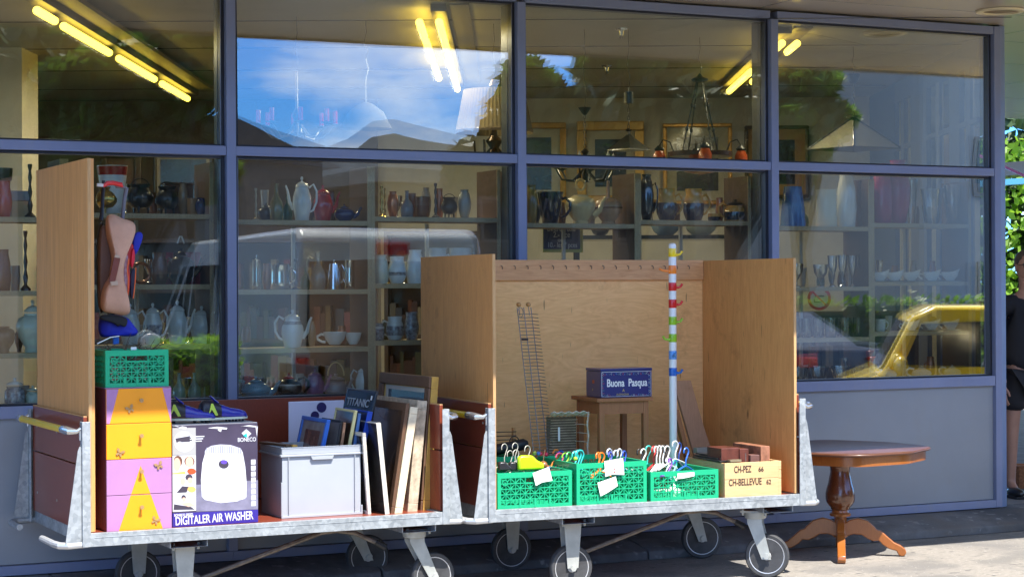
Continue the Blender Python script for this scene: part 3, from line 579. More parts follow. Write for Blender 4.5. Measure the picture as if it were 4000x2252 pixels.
def trolley(label, loc, rz, lefth, righth, backh, backm, leftm):
    t = thing('trolley', label, 'trolley', loc, rz, 'galvanised trolleys in front of the shop window')
    L_, W_ = LEN, WID
    b = MB()
    for y0, y1 in ((0, 0.030), (W_ - 0.030, W_)): b.box(0.0, L_, y0, y1, 0.440, 0.508)
    for x0, x1 in ((0.0, 0.03), (L_ - 0.03, L_)): b.box(x0, x1, 0.0302, W_ - 0.0302, 0.441, 0.507)
    b.box(0.032, L_ - 0.032, -0.002, -0.0002, 0.4845, 0.4875)
    for x0 in (0.44, 1.76): b.box(x0, x0 + 0.005, 0.04, W_ - 0.04, 0.402, 0.440); b.box(x0 + 0.20, x0 + 0.205, 0.04, W_ - 0.04, 0.402, 0.440); b.box(x0, x0 + 0.205, 0.04, W_ - 0.04, 0.400, 0.4015)
    b.build('deck_frame', galv, t, smooth=0, bevel=0.003)
    b = MB(); b.box(0.031, L_ - 0.031, 0.031, W_ - 0.031, 0.478, 0.503); b.build('deck_board', redbd, t, smooth=0)
    for sx in (0, 1):
        for sy in (0, 1):
            X = (lambda v: v) if sx == 0 else (lambda v: L_ - v)
            Y = (lambda v: v) if sy == 0 else (lambda v: W_ - v)
            b = MB()
            def bx(a0, a1, c0, c1, z0, z1): b.box(min(X(a0), X(a1)), max(X(a0), X(a1)), min(Y(c0), Y(c1)), max(Y(c0), Y(c1)), z0, z1)
            bx(-0.030, 0.012, -0.004, 0.0, 0.440, 1.08); bx(-0.030, -0.026, 0.0, 0.045, 0.44, 1.08); bx(-0.026, -0.022, 0.045, 0.05, 0.44, 1.08)
            b.build('corner_post', galv, t, smooth=0, bevel=0.0015)
            b = MB(); tri = [(X(-0.032), 0.46), (X(-0.115), 0.46), (X(-0.050), 0.93), (X(-0.040), 0.955), (X(-0.032), 0.95)]
            b.prism(tri, Y(0.010), Y(0.014), 'y'); bb = b.build('gusset', galv, t, smooth=0)
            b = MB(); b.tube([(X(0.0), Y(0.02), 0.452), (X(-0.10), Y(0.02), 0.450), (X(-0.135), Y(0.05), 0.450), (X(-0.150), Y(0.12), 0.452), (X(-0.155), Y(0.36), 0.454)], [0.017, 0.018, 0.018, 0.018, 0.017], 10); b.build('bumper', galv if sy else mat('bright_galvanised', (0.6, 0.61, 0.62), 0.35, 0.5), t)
        X = (lambda v: v) if sx == 0 else (lambda v: L_ - v)
        b = MB(); b.tube([(X(-0.094), 0.13, 1.035), (X(-0.094), W_ - 0.13, 1.035)], 0.0185, 14); h = b.build('handle', yellowg, t)
        for sy in (0, 1):
            Y = (lambda v: v) if sy == 0 else (lambda v: W_ - v)
            b = MB(); b.tube([(X(-0.034), Y(0.02), 1.050), (X(-0.034), Y(0.02), 0.985)], [0.008, 0.006], 8); b.tube([(X(-0.030), Y(0.022), 1.045), (X(-0.05), Y(0.024), 1.030), (X(-0.085), Y(0.045), 1.033), (X(-0.094), Y(0.08), 1.035), (X(-0.094), Y(0.15), 1.035)], [0.011, 0.013, 0.02, 0.022, 0.0215], 10); b.build('handle_bracket', steelv, h)
        x0, x1 = sorted((X(-0.012), X(0.008))); 
        for za, zb in ((0.510, 0.845), (0.852, 1.10)):
            b = MB(); b.box(x0, x1, 0.045, W_ - 0.05, za, zb); b.build('end_board', redbd, t, smooth=0, bevel=0.002)
        b = MB(); b.box(x0 + 0.001, x1 - 0.001, 0.046, W_ - 0.051, 1.1005, 1.106); b.build('board_edge', plyedge, t, smooth=0)
    b = MB(); b.box(0.03, L_ - 0.03, W_ - 0.05, W_ - 0.032, 0.510, 1.10); b.build('back_board', redbd, t, smooth=0, bevel=0.002)
    if lefth:
        b = MB(); b.box(0.012, 0.030, 0.034, W_ - 0.055, 0.512, lefth); b.build('side_panel', leftm, t, smooth=0, bevel=0.001)
        b = MB(); b.box(0.0125, 0.0295, 0.030, 0.0335, 0.512, lefth - 0.002); b.build('panel_edge', plyedge, t, smooth=0)
    if righth:
        b = MB(); b.box(L_ - 0.030, L_ - 0.012, 0.034, W_ - 0.055, 0.512, righth); b.build('side_panel', ply, t, smooth=0, bevel=0.001)
        b = MB(); b.box(L_ - 0.0295, L_ - 0.0125, 0.030, 0.0335, 0.512, righth - 0.002); b.build('panel_edge', plyedge, t, smooth=0)
    if backh:
        b = MB(); b.box(0.032, L_ - 0.032, W_ - 0.080, W_ - 0.0665, 0.512, backh); b.build('back_panel', backm, t, smooth=0, bevel=0.001)
        b = MB(); b.box(0.032, L_ - 0.034, W_ - 0.100, W_ - 0.0803, backh - 0.125, backh + 0.004); cl = b.build('cleat', cleatm, t, smooth=0, bevel=0.002)
        b = MB()
        for i in range(21):
            hx = 0.09 + i * 0.088; b.tube([(hx, W_ - 0.100, backh - 0.032), (hx, W_ - 0.118, backh - 0.036), (hx, W_ - 0.124, backh - 0.046), (hx, W_ - 0.118, backh - 0.054)], 0.0025, 5)
        h = b.build('cup_hooks', mat('dark_screw', (0.12, 0.11, 0.10), 0.4, 0.6), cl); h['kind'] = 'stuff'
    for sx in (0, 1):
        for yy, zz in ((0.12, 0.62), (0.12, 0.99), (W_ - 0.16, 0.62), (W_ - 0.16, 0.99), (W_ / 2, 0.62), (W_ / 2, 0.99)):
            xf = -0.0125 if sx == 0 else L_ + 0.0125; b = MB(); b.tube([(xf, yy, zz), (xf + (-0.003 if sx == 0 else 0.003), yy, zz)], 0.007, 8); b.build('bolt', steel, t)
    for y in (0.17, W_ - 0.19): caster(t, 0.55, y, False)
    b = MB(); b.tube([(0.62, 0.35, 0.16), (1.40, 0.35, 0.392), (1.52, 0.35, 0.398)], [0.014, 0.014, 0.014], 8); b.tube([(1.50, 0.35, 0.395), (1.58, 0.30, 0.385), (1.70, 0.26, 0.325)], 0.013, 8); b.tube([(1.69, 0.262, 0.33), (1.745, 0.245, 0.298)], [0.017, 0.021], 8, mi=1); b.bar((0.62, 0.35, 0.16), (0.60, 0.18, 0.16), 0.012); b.build('brake_rod', [rodm, blackp], t)
    return t
cart1 = trolley('left galvanised trolley with tall pine side panel, drawers, boxes and picture frames', (2.478, 9.878, 0), 0, 2.43, None, None, None, pine)
caster(cart1, 1.89, 0.17, True, 0.11, rad(2)); caster(cart1, 1.87, WID - 0.17, True, 0.10, rad(-6))
cart2 = trolley('right galvanised trolley with plywood back and sides, green crates and coat rack', (4.754, 9.822, 0), rad(-3.5), 1.945, 1.925, 1.925, birch, ply)
caster(cart2, 1.78, 0.17, True, 0.07, rad(-38)); caster(cart2, 1.81, WID - 0.20, True, 0.07, rad(-12))
# extra layer of board on the tall panel
b = MB(); b.box(0.030, 0.046, 0.036, WID - 0.06, 0.512, 2.428); b.build('side_panel', pine, cart1, smooth=0, bevel=0.001)

RZ2 = rad(-3.5)
ex2 = Vector((math.cos(RZ2), math.sin(RZ2), 0)); ey2 = Vector((-math.sin(RZ2), math.cos(RZ2), 0)); O2 = Vector((4.754, 9.822, 0))
def c2(x, y, z): return O2 + ex2 * x + ey2 * y + Vector((0, 0, z))
def lx(px, ly, py=1800):
    d = ray(px, py); A_ = O2 + ey2 * ly
    den = ex2.x * d.y - ex2.y * d.x; x = (A_.y * d.x - A_.x * d.y) / den; return x
def lz(px, py, x, y):
    p = c2(x, y, 0); d = ray(px, py); t = (p.x * FW.x + p.y * FW.y) / d.dot(FW); return EYE + d.z * t
def L2(px, py, ly):
    x = lx(px, ly, py); return x, lz(px, py, x, ly)
def W1(px, py, Y): return at(px, py, Y)
DK = 0.504
# ---------------- green folding crates ----------------
green = mat('green_plastic', (0.012, 0.40, 0.19), 0.38, coat=0.1)
def crate(w, dpt, h):
    """folding crate: rim, corner ribs, grid of ribs with crossing diagonals, latches"""
    r = thing('folding_crate', '', 'crate')
    def side(W, H, latch):
        b = MB(); t = 0.010
        b.box(0, W, 0, 0.014, H - 0.030, H); b.box(0, W, 0, 0.012, 0, 0.022); b.box(0, 0.022, 0, 0.012, 0.022, H - 0.03); b.box(W - 0.022, W, 0, 0.012, 0.022, H - 0.03)
        hw = 0.055 if latch else 0; cx = W / 2
        nc = max(5, int(round(W / 0.034))); nr = max(3, int(round(H / 0.040))); cw = (W - 0.044) / nc; ch = (H - 0.052) / nr
        for i in range(1, nc):
            x = 0.022 + i * cw; top = H - 0.03
            if latch and abs(x - cx) < hw: top -= ch
            b.box(x - 0.0022, x + 0.0022, 0.001, 0.011, 0.022, top)
        for j in range(1, nr):
            z = 0.022 + j * ch; b.box(0.022, W - 0.022, 0.0005, 0.0115, z - 0.0026, z + 0.0026)
        for i in range(nc):
            for j in range(nr):
                x0, z0 = 0.022 + i * cw, 0.022 + j * ch
                if latch and j == nr - 1 and abs(x0 + cw / 2 - cx) < hw: continue
                q = (i + j) % 2
                p_, q_ = ((x0, 0.006, z0), (x0 + cw, 0.006, z0 + ch)) if q else ((x0 + cw, 0.006, z0), (x0, 0.006, z0 + ch)); b.bar(p_, q_, 0.0045, 0.006, up=(0, 1, 0))
        if latch:
            b.box(cx - hw, cx + hw, 0, 0.012, H - 0.03 - ch - 0.006, H - 0.03 - ch)
            for x in (0.045, W - 0.045): b.add(*ring(x, H - 0.055, 0.018, 0.013, -0.003, 0.008)); b.lathe_y = None
            for x in (W * 0.3, W * 0.5, W * 0.7): b.box(x - 0.006, x + 0.006, -0.002, 0.012, 0.006, 0.055)
        return b
    def ring(cx, cz, ro, ri, y0, y1, n=16):
        vs = []; fs = []
        for i in range(n):
            a = 2 * math.pi * i / n
            for rr, y in ((ro, y0), (ri, y0), (ri, y1), (ro, y1)): vs.append((cx + rr * math.cos(a), y, cz + rr * math.sin(a)))
        for i in range(n):
            for j in range(4): fs.append((i * 4 + j, i * 4 + (j + 1) % 4, ((i + 1) % n) * 4 + (j + 1) % 4, ((i + 1) % n) * 4 + j))
        return vs, fs
    b = side(w, h, True); b.build('side', green, r, smooth=0)
    b = side(w, h, True); o = b.build('side', green, r, smooth=0); o.location = (w, dpt, 0); o.rotation_euler = (0, 0, math.pi)
    b = side(dpt - 0.03, h, False); o = b.build('side', green, r, smooth=0); o.location = (0, dpt - 0.015, 0); o.rotation_euler = (0, 0, -math.pi / 2)
    b = side(dpt - 0.03, h, False); o = b.build('side', green, r, smooth=0); o.location = (w, 0.015, 0); o.rotation_euler = (0, 0, math.pi / 2)
    b = MB(); b.box(0.012, w - 0.012, 0.012, dpt - 0.012, 0.001, 0.006); b.build('base', green, r, smooth=0)
    return r
def place(r, loc, rz, label, group=None):
    r.location = loc; r.rotation_euler = (0, 0, rz); r['label'] = label
    if group: r['group'] = group
    return r
GC = 'green plastic folding crates'
yA = 0.04
xa0, xa1 = lx(1943, yA), lx(2234, yA); cA = place(crate(xa1 - xa0, 0.55, 0.205), c2(xa0, yA, DK), RZ2, 'low green crate of black and lime hangers, leftmost on the right trolley', GC)
xb0, xb1 = lx(2252, yA), lx(2526, yA); cB = place(crate(xb1 - xb0, 0.56, 0.240), c2(xb0, yA, DK), RZ2, 'tallest green crate with two white paper notes on its front', GC)
xc0, xc1 = lx(2541, yA), lx(2806, yA); cC = place(crate(xc1 - xc0, 0.56, 0.172), c2(xc0, yA, DK), RZ2, 'low green crate of mixed coat hangers beside the stencilled wooden box', GC)
p = W1(392, 1511, 9.97); p2 = W1(659, 1508, 9.97)
# drawer unit ------------------------------------------------
x0 = at(417, 2072, 9.93).x; x1 = at(672, 2060, 9.93).x; W = x1 - x0; H = 0.738
mauve = mat('mauve_paint', (0.42, 0.20, 0.40), 0.4, noise=0.04, nscale=5); orange = mat('orange_paint', (0.92, 0.33, 0.012), 0.4, noise=0.03, nscale=5); redside = mat('dark_red_side', (0.16, 0.03, 0.06), 0.45); gold = mat('gilt_butterfly', (0.45, 0.27, 0.12), 0.4, 0.3)
t = thing('drawer_unit', 'four-drawer chest painted orange and mauve with butterfly ornaments', 'drawer unit', (x0, 9.93, DK))
b = MB(); b.box(0, W, 0.014, 0.36, 0, H); b.build('cabinet', [redside], t, smooth=0, bevel=0.002)
b = MB(); b.box(0, W, 0.012, 0.36, H, H + 0.004); b.build('top_board', mauve, t, smooth=0)
zs = [0.0, 0.186, 0.371, 0.556, H]
for i in range(4):
    z0, z1 = zs[i] + 0.0015, zs[i + 1] - 0.0015; base = orange if i >= 2 else mauve
    b = MB(); b.box(0.001, W - 0.001, 0.0, 0.0135, z0, z1); d = b.build('drawer', [base], t, smooth=0, bevel=0.0015)
    cx = W * 0.52
    if i < 2:   # orange tent rising from the bottom drawer to a point in the second
        top = 0.335; f = lambda z: W * 0.34 * (1 - z / top)
        zb, zt = z0 + 0.001, min(z1 - 0.001, top); poly = [(cx - f(zb), zb), (cx + f(zb), zb), (cx + f(zt), zt), (cx - f(zt), zt)]
        b = MB(); b.prism(poly, -0.0012, 0.004, 'y'); b.build('orange_shape', orange, d, smooth=0)
    if i == 3:
        for poly in ([(0.002, z0 + 0.001), (0.018, z0 + 0.001), (0.065, z1 - 0.001), (0.002, z1 - 0.001)], [(W - 0.002, z0 + 0.001), (W - 0.002, z1 - 0.001), (W - 0.048, z1 - 0.001), (W - 0.004, z0 + 0.001)]):
            b = MB(); b.prism(poly, -0.0012, 0.004, 'y'); b.build('mauve_shape', mauve, d, smooth=0)
    zk = (z0 + z1) / 2 + 0.028
    b = MB(); b.tube([(cx, 0.0, zk), (cx, -0.020, zk), (cx, -0.026, zk)], [0.006, 0.007, 0.011], 10); b.build('knob', gold, d)
    bxp = [(0.74, 0.045), (0.80, 0.145), (0.20, 0.035), (0.36, 0.075)][i]; bx_, bz_ = W * bxp[0], zs[i] + bxp[1]
    b = MB()
    for sg in (-1, 1):
        b.X = Matrix.Translation((bx_, 0, bz_)) @ Matrix.Rotation(rad(-25 * (1 if i % 2 else -1)), 4, 'Y')
        b.prism([(0, 0.002), (sg * 0.010, 0.018), (sg * 0.022, 0.020), (sg * 0.020, 0.006), (sg * 0.008, 0)], -0.006, -0.001, 'y'); b.prism([(0, -0.001), (sg * 0.012, -0.002), (sg * 0.016, -0.014), (sg * 0.008, -0.018), (0, -0.006)], -0.006, -0.001, 'y')
    b.build('butterfly', gold, d, smooth=0)
CW = at(657, 1510, 9.97).x - x0 - 0.006
cT = place(crate(CW, 0.34, 0.192), (x0 + 0.004, 9.955, DK + H + 0.005), 0, 'green crate standing on the orange and mauve drawers', GC)
# dried twigs and tags in the crate
b = MB(); tw = mat('dry_twigs', (0.13, 0.085, 0.05), 0.9)
for i in range(70):
    q = Vector((random.uniform(0.03, CW - 0.03), random.uniform(0.03, 0.3), random.uniform(0.12, 0.185))); d_ = Vector((random.uniform(-1, 1), random.uniform(-0.6, 0.6), random.uniform(-0.05, 0.45))).normalized() * random.uniform(0.04, 0.12)
    b.tube([q, q + d_ * 0.5 + Vector((0, 0, 0.008)), q + d_], [0.0028, 0.002, 0.001], 4)
o = tag(move(b.build('dried_twigs', tw), (x0 + 0.004, 9.955, DK + H + 0.01)), 'bundle of dry brown twigs filling the crate on the drawers', 'twigs')
b = MB(); b.box(0.14, 0.17, 0.02, 0.021, 0.188, 0.203); b.build('price_tag', mat('paper', (0.80, 0.80, 0.78), 0.8), o, smooth=0)
paper = _M['paper']
# small green crate handles etc: paper notes
def note(px0, py0, px1, py1, rot, label, ly=yA, txt=None, torn=False):
    xa, za = L2(px0, py0, ly - 0.012); xb, zb = L2(px1, py1, ly - 0.012)
    W_, H_ = xb - xa, za - zb
    b = MB(); poly = [(-W_ / 2, -H_ / 2), (-W_ * 0.1, -H_ * 0.40), (W_ / 2, -H_ / 2 + (H_ * 0.35 if torn else 0)), (W_ / 2, H_ / 2), (-W_ / 2, H_ * 0.42)]
    b.prism(poly, -0.0006, 0.0006, 'y')
    o = b.build('paper_note', paper, smooth=0); c = c2((xa + xb) / 2, ly - 0.013, (za + zb) / 2); o.location = c; o.rotation_euler = (rad(-3), rad(rot), RZ2); tag(o, label, 'note', 'price notes on the crates')
    if txt: text(txt, 0.035, mat('red_ink', (0.5, 0.03, 0.03), 0.7), o, (-0.01, -0.0015, -0.03), name='number')
    return o
note(2085, 1832, 2152, 1885, -14, 'tilted white note on the rim of the low left crate')
note(2362, 1792, 2436, 1855, -3, 'larger white note marked 2 on the tall crate', txt='2')
note(2338, 1870, 2412, 1925, -12, 'torn white note below the larger one on the tall crate', torn=True)
o = note(2646, 1845, 2712, 1866, 0, 'crumpled white label in the handle of the right crate', torn=True)
# ---------------- stencilled wooden box ----------------
cratew = wood('pale_box_wood', (0.72, 0.47, 0.24), (0.62, 0.37, 0.17), 2.4, (14, 1, 1), 0.6, knots=3.2)
xd0, xd1 = lx(2831, yA), lx(3052, yA); W = xd1 - xd0; H = 0.205
t = thing('wooden_box', 'pale wooden box stencilled CH-PEZ 66 and CH-BELLEVUE 62', 'box', c2(xd0, yA, DK), RZ2)
b = MB(); b.box(0, W - 0.018, 0, 0.014, 0, 0.105); b.box(0, W - 0.018, 0, 0.014, 0.107, H); b.build('front_board', cratew, t, smooth=0, bevel=0.0015)
b = MB(); b.box(W - 0.0175, W, 0.001, 0.50, 0, 0.10); b.box(W - 0.0175, W, 0.001, 0.50, 0.103, 0.15); b.box(W - 0.0175, W, 0.001, 0.50, 0.153, H); b.build('end_board', cratew, t, smooth=0, bevel=0.0015)
b = MB(); b.box(0, 0.014, 0.0145, 0.50, 0, H - 0.002); b.build('end_board', cratew, t, smooth=0, bevel=0.0015)
b = MB(); b.box(0.0145, W - 0.018, 0.486, 0.50, 0, H); b.box(0.0145, W - 0.018, 0.0145, 0.4855, 0, 0.01); b.build('back_board', cratew, t, smooth=0)
ink = mat('stencil_ink', (0.03, 0.022, 0.02), 0.8)
def stencil(tx, pxa, pxb, pyb, hpx):
    xa = lx(pxa, yA, pyb); xb = lx(pxb, yA, pyb); z = lz(pxa, pyb, xa, yA); text(tx, hpx * 0.00152 / 0.70, ink, t, (xa - xd0, -0.0012, z - DK), fit=xb - xa, bold=0.0006)
stencil('CH-PEZ', 2867, 2934, 1845, 26); stencil('66', 2962, 2982, 1840, 18); stencil('CH-BELLEVUE', 2846, 2974, 1896, 26); stencil('62', 2993, 3011, 1889, 18)
leather = mat('worn_brown_leather', (0.11, 0.03, 0.02), 0.4, noise=0.4, nscale=14, coat=0.2); leather2 = mat('tan_brown_leather', (0.30, 0.13, 0.075), 0.5, noise=0.4, nscale=22)
def boxitem(name, label, cat, px0, px1, pytop, ly, depth, z0, m, m2=None, bev=0.004, clasp=None):
    xa, xb = lx(px0, ly), lx(px1, ly); zt = lz(px0, pytop, xa, ly)
    t = thing(name, label, cat, c2(xa, ly, z0), RZ2); b = MB(); b.box(0, xb - xa, 0, depth, 0, zt - z0); b.build('case', m, t, smooth=0, bevel=bev)
    if clasp: b = MB(); b.box((xb - xa) * 0.62, (xb - xa) * 0.66, -0.003, 0.003, (zt - z0) * 0.45, (zt - z0) * 0.9); b.build('clasp', steelv, t, smooth=0)
    return t
boxitem('leather_case', 'dark brown case with a metal catch in the wooden box', 'case', 2890, 2925, 1752, 0.09, 0.20, DK + 0.02, leather, clasp=1)
boxitem('leather_case', 'shallow plum-coloured case beside the dark one in the wooden box', 'case', 2818, 2889, 1750, 0.10, 0.18, DK + 0.02, leather)
boxitem('leather_case', 'small brown purse lowest in the wooden box', 'case', 2932, 2968, 1776, 0.07, 0.08, DK + 0.02, mat('plum_leather', (0.13, 0.06, 0.05), 0.5))
boxitem('leather_suitcase', 'scuffed tan suitcase edge standing tallest in the wooden box', 'case', 2972, 3008, 1742, 0.07, 0.34, DK + 0.02, leather2)
t = thing('black_folder', 'black folders with silver rings lying over the wooden box edge', 'folder', c2(xd0 - 0.012, 0.16, DK + H + 0.004), RZ2)
b = MB()
for i in range(3): b.box(0.0 + i * 0.012, 0.13, -0.08 + i * 0.05, 0.26, i * 0.011, i * 0.011 + 0.008)
b.build('cover', mat('black_vinyl', (0.02, 0.02, 0.022), 0.35), t, smooth=0, bevel=0.001)
b = MB(); b.box(0.05, 0.125, -0.12, -0.085, 0.002, 0.014); b.build('ring_clip', mat('brass', (0.65, 0.55, 0.35), 0.3, 0.8), t, smooth=0)
t = thing('cigar_box', 'flat grey-brown box lying behind the black folders', 'box', c2(xd0 + 0.02, 0.42, DK + H + 0.03), RZ2); b = MB(); b.box(0, 0.14, 0, 0.05, 0, 0.02); b.box(0.001, 0.139, 0.001, 0.049, 0.0205, 0.032); b.build('lid', mat('taupe_card', (0.25, 0.22, 0.18), 0.8), t, smooth=0)
# ---------------- coat hangers ----------------
def hanger(name='coat_hanger', thick=0.0045, drop=0.10, r=0.020):
    b = MB(); hk = arc((0, 0, 0), r, -40, 200, 12, 'xz'); hk = [(x, y, z) for x, y, z in hk]
    path = list(reversed(hk)) + [(r * 0.35, 0, -r * 1.5), (0, 0, -r * 2.2), (0, 0, -0.085)]
    b.tube(path, thick, 7); b.tube([(-0.085, 0, -0.115), (-0.04, 0, -0.097), (0, 0, -0.083), (0.04, 0, -0.097), (0.085, 0, -0.115)], thick * 1.6, 7, flat=0.7)
    return b
def hang(px, py, ly, label, col, yaw=90, tilt=0, thick=0.0045, group='coat hangers in the green crates', r=0.021):
    x, z = L2(px, py, ly); mn = 'hanger_%02d%02d%02d' % tuple(int(c * 99) for c in col)
    o = hanger(thick=thick, r=r).build('coat_hanger', mat(mn, col, 0.35, coat=0.2)); o.location = c2(x, ly, z - r); o.rotation_euler = (0, rad(tilt), RZ2 + rad(yaw)); return tag(o, label, 'coat hanger', group)
wht = (0.58, 0.58, 0.56); tealc = (0.03, 0.42, 0.36)
for px, py, ly, lb, col, tilt in [
    (2513, 1752, 0.20, 'white plastic hanger hook, leftmost over the right crate', wht, 12), (2533, 1740, 0.22, 'teal hanger hook behind the leftmost white one', tealc, 8), (2553, 1742, 0.20, 'red hanger hook between teal and white ones', (0.55, 0.03, 0.03), 0),
    (2562, 1742, 0.16, 'white bent hanger hook, first of four in the right crate', wht, -6), (2575, 1740, 0.17, 'white bent hanger hook, second of four in the right crate', wht, -4), (2587, 1741, 0.18, 'white bent hanger hook, third of four in the right crate', wht, -3), (2606, 1741, 0.19, 'white bent hanger hook with a black one, last of four', wht, 0),
    (2598, 1738, 0.25, 'black hanger hooks tangled behind the white ones', (0.02, 0.02, 0.02), 5), (2500, 1752, 0.30, 'black hanger hook behind the leftmost white one', (0.02, 0.02, 0.02), -8),
    (2637, 1722, 0.28, 'tall white hanger hook by the coat rack', wht, 0), (2654, 1728, 0.30, 'dark blue hanger hook behind the tall white one', (0.02, 0.05, 0.25), 10), (2680, 1748, 0.20, 'bright blue hanger hook, rightmost in the crate', (0.02, 0.12, 0.5), 4), (2610, 1786, 0.12, 'small white curled hanger hook at the front of the right crate', wht, 20),
    (2618, 1790, 0.10, 'violet hanger hook low in the right crate', (0.16, 0.03, 0.35), 25), (2635, 1795, 0.13, 'teal hanger hook low in the right crate', tealc, 20),
    (2380, 1752, 0.22, 'pale grey hanger hook over the tall crate', (0.45, 0.50, 0.58), 0), (2383, 1764, 0.20, 'blue hanger hook inside the grey one, tall crate', (0.05, 0.07, 0.45), 5), (2405, 1758, 0.24, 'second pale grey hanger hook, tall crate', (0.45, 0.50, 0.58), 3), (2420, 1752, 0.21, 'light grey hanger hook before the blue one, tall crate', (0.55, 0.60, 0.66), -4), (2438, 1760, 0.20, 'blue hanger hook, rightmost in the tall crate', (0.02, 0.07, 0.42), 0),
    (2336, 1766, 0.16, 'orange hanger hook, left one of the orange pair', (0.85, 0.17, 0.01), -4), (2349, 1767, 0.17, 'orange hanger hook, right one of the orange pair', (0.85, 0.17, 0.01), 6),
    (2246, 1762, 0.30, 'turquoise hanger hook, nearest the green ones', (0.03, 0.45, 0.42), 10), (2258, 1758, 0.30, 'turquoise hanger hook in the middle of its row', (0.03, 0.45, 0.42), 5), (2266, 1757, 0.30, 'turquoise hanger hook, last in its row', (0.03, 0.45, 0.42), 0),
    (2172, 1755, 0.36, 'orange ring-shaped hanger hook at the left end of the coloured row', (0.75, 0.18, 0.01), 30), (2190, 1760, 0.35, 'blue ring-shaped hanger hook in the coloured row', (0.03, 0.08, 0.5), 28), (2185, 1768, 0.33, 'pink ring-shaped hanger hook in the coloured row', (0.65, 0.08, 0.18), 25), (2208, 1768, 0.33, 'lime ring-shaped hanger hook in the coloured row', (0.25, 0.50, 0.03), 20), (2222, 1765, 0.32, 'green ring-shaped hanger hook in the coloured row', (0.06, 0.40, 0.12), 15)]:
    hang(px, py, ly, lb, col, random.uniform(10, 40), tilt, 0.0048, r=0.023 if px > 2300 else 0.026)
wire = (0.45, 0.43, 0.38)
for px, py, ly, lb in ((1970, 1732, 0.22, 'wire hook of the leftmost black hanger'), (2012, 1728, 0.24, 'wire hook of the second black hanger'), (1992, 1758, 0.12, 'low wire hook at the front of the left crate'), (2015, 1755, 0.13, 'wire hook beside the lime hanger'), (2060, 1739, 0.18, 'wire hook of the lime green hanger')):
    hang(px, py, ly, lb, wire, 25, 0, 0.0024, 'wire hanger hooks in the low left crate', 0.024)
# bodies of the bulky hangers
def bulky(px0, px1, py, ly, col, label, h=0.07, tilt=0):
    xa, xb = lx(px0, ly), lx(px1, ly); z = lz(px0, py, xa, ly); W_ = xb - xa
    b = MB(); b.prism([(0, -h), (0, -0.012), (W_ * 0.12, 0), (W_ * 0.55, -0.002), (W_ * 0.72, -h * 0.35), (W_ * 1.0, -h * 0.62), (W_, -h)], 0, 0.035, 'y')
    o = b.build('padded_hanger', mat('padded_%d' % int(sum(col) * 999), col, 0.35, coat=0.2), smooth=50, bevel=0.012); o.location = c2(xa, ly, z); o.rotation_euler = (0, rad(tilt), RZ2); return tag(o, label, 'coat hanger', 'padded hangers in the low left crate')
bulky(2026, 2128, 1778, 0.07, (0.42, 0.72, 0.01), 'lime green padded hanger drooping over the crate rim', 0.085)
bulky(1950, 2000, 1803, 0.07, (0.02, 0.02, 0.025), 'black padded hanger, left one behind the crate rim', 0.05); bulky(1992, 2040, 1803, 0.10, (0.022, 0.022, 0.028), 'black padded hanger, right one behind the crate rim', 0.05)
bulky(2082, 2120, 1800, 0.16, (0.65, 0.42, 0.01), 'yellow padded hanger tucked behind the lime one', 0.05)
x, z = L2(2122, 1815, 0.14); b = MB(); b.ball((0, 0, 0), 0.025, (1, 1.2, 1), 16); b.tube([(0, 0, 0.018), (0.004, 0, 0.05), (0.012, 0, 0.09)], 0.002, 5); tag(move(b.build('wooden_knob_hanger', mat('brown_round', (0.22, 0.09, 0.03), 0.3, coat=0.5)), c2(x, 0.14, z)), 'round brown wooden hanger end beside the lime hanger', 'coat hanger')
# second crate behind with black bag roll
xg = lx(1955, 0.60); cD = place(crate(0.42, 0.40, 0.24), c2(0.06, 0.66, DK), RZ2, 'dark green crate standing behind the low left crate', GC)
xk0, zk = L2(1950, 1752, 0.62); xk1 = lx(2085, 0.62); b = MB(); b.tube([(0, 0, 0), (0.02, 0, 0.003), (xk1 - xk0 - 0.02, 0, 0.03), (xk1 - xk0, 0, 0.03)], [0.020, 0.033, 0.035, 0.022], 14); b.tube(arc((0.14, 0, 0.05), 0.03, 0, 180, 8), 0.003, 6); tag(move(b.build('black_roll_bag', mat('black_nylon', (0.012, 0.013, 0.018), 0.5)), c2(xk0, 0.72, DK + 0.275), (0, 0, RZ2)), 'rolled black nylon bag lying across the rear crate', 'bag')
for x_, lb in ((0.10, 'dark crate'),):
    pass
# plastic balls / beads in tall crate
for i, (px, py, col, lb) in enumerate(((2175, 1784, (0.55, 0.6, 0.1), 'yellow green toy ball at the crate corner'), (2200, 1788, (0.65, 0.02, 0.06), 'crimson toy ball, left one by the crate corner'), (2222, 1790, (0.70, 0.02, 0.08), 'crimson toy ball, right one by the crate corner'), (2190, 1786, (0.05, 0.2, 0.6), 'blue toy ball among the crimson ones'), (2240, 1792, (0.4, 0.65, 0.03), 'lime toy ball by the tall crate'))):
    x, z = L2(px, py, 0.10); x = max(x, xb0 + 0.03) if px > 2230 else x
    b = MB(); b.ball((0, 0, 0), 0.013, (1, 1, 1), 12); tag(move(b.build('toy_ball', mat('ball%d' % i, col, 0.3, coat=0.4)), c2(x, 0.12 + 0.3 * (px < 2230), z)), lb, 'ball', 'small toy balls')
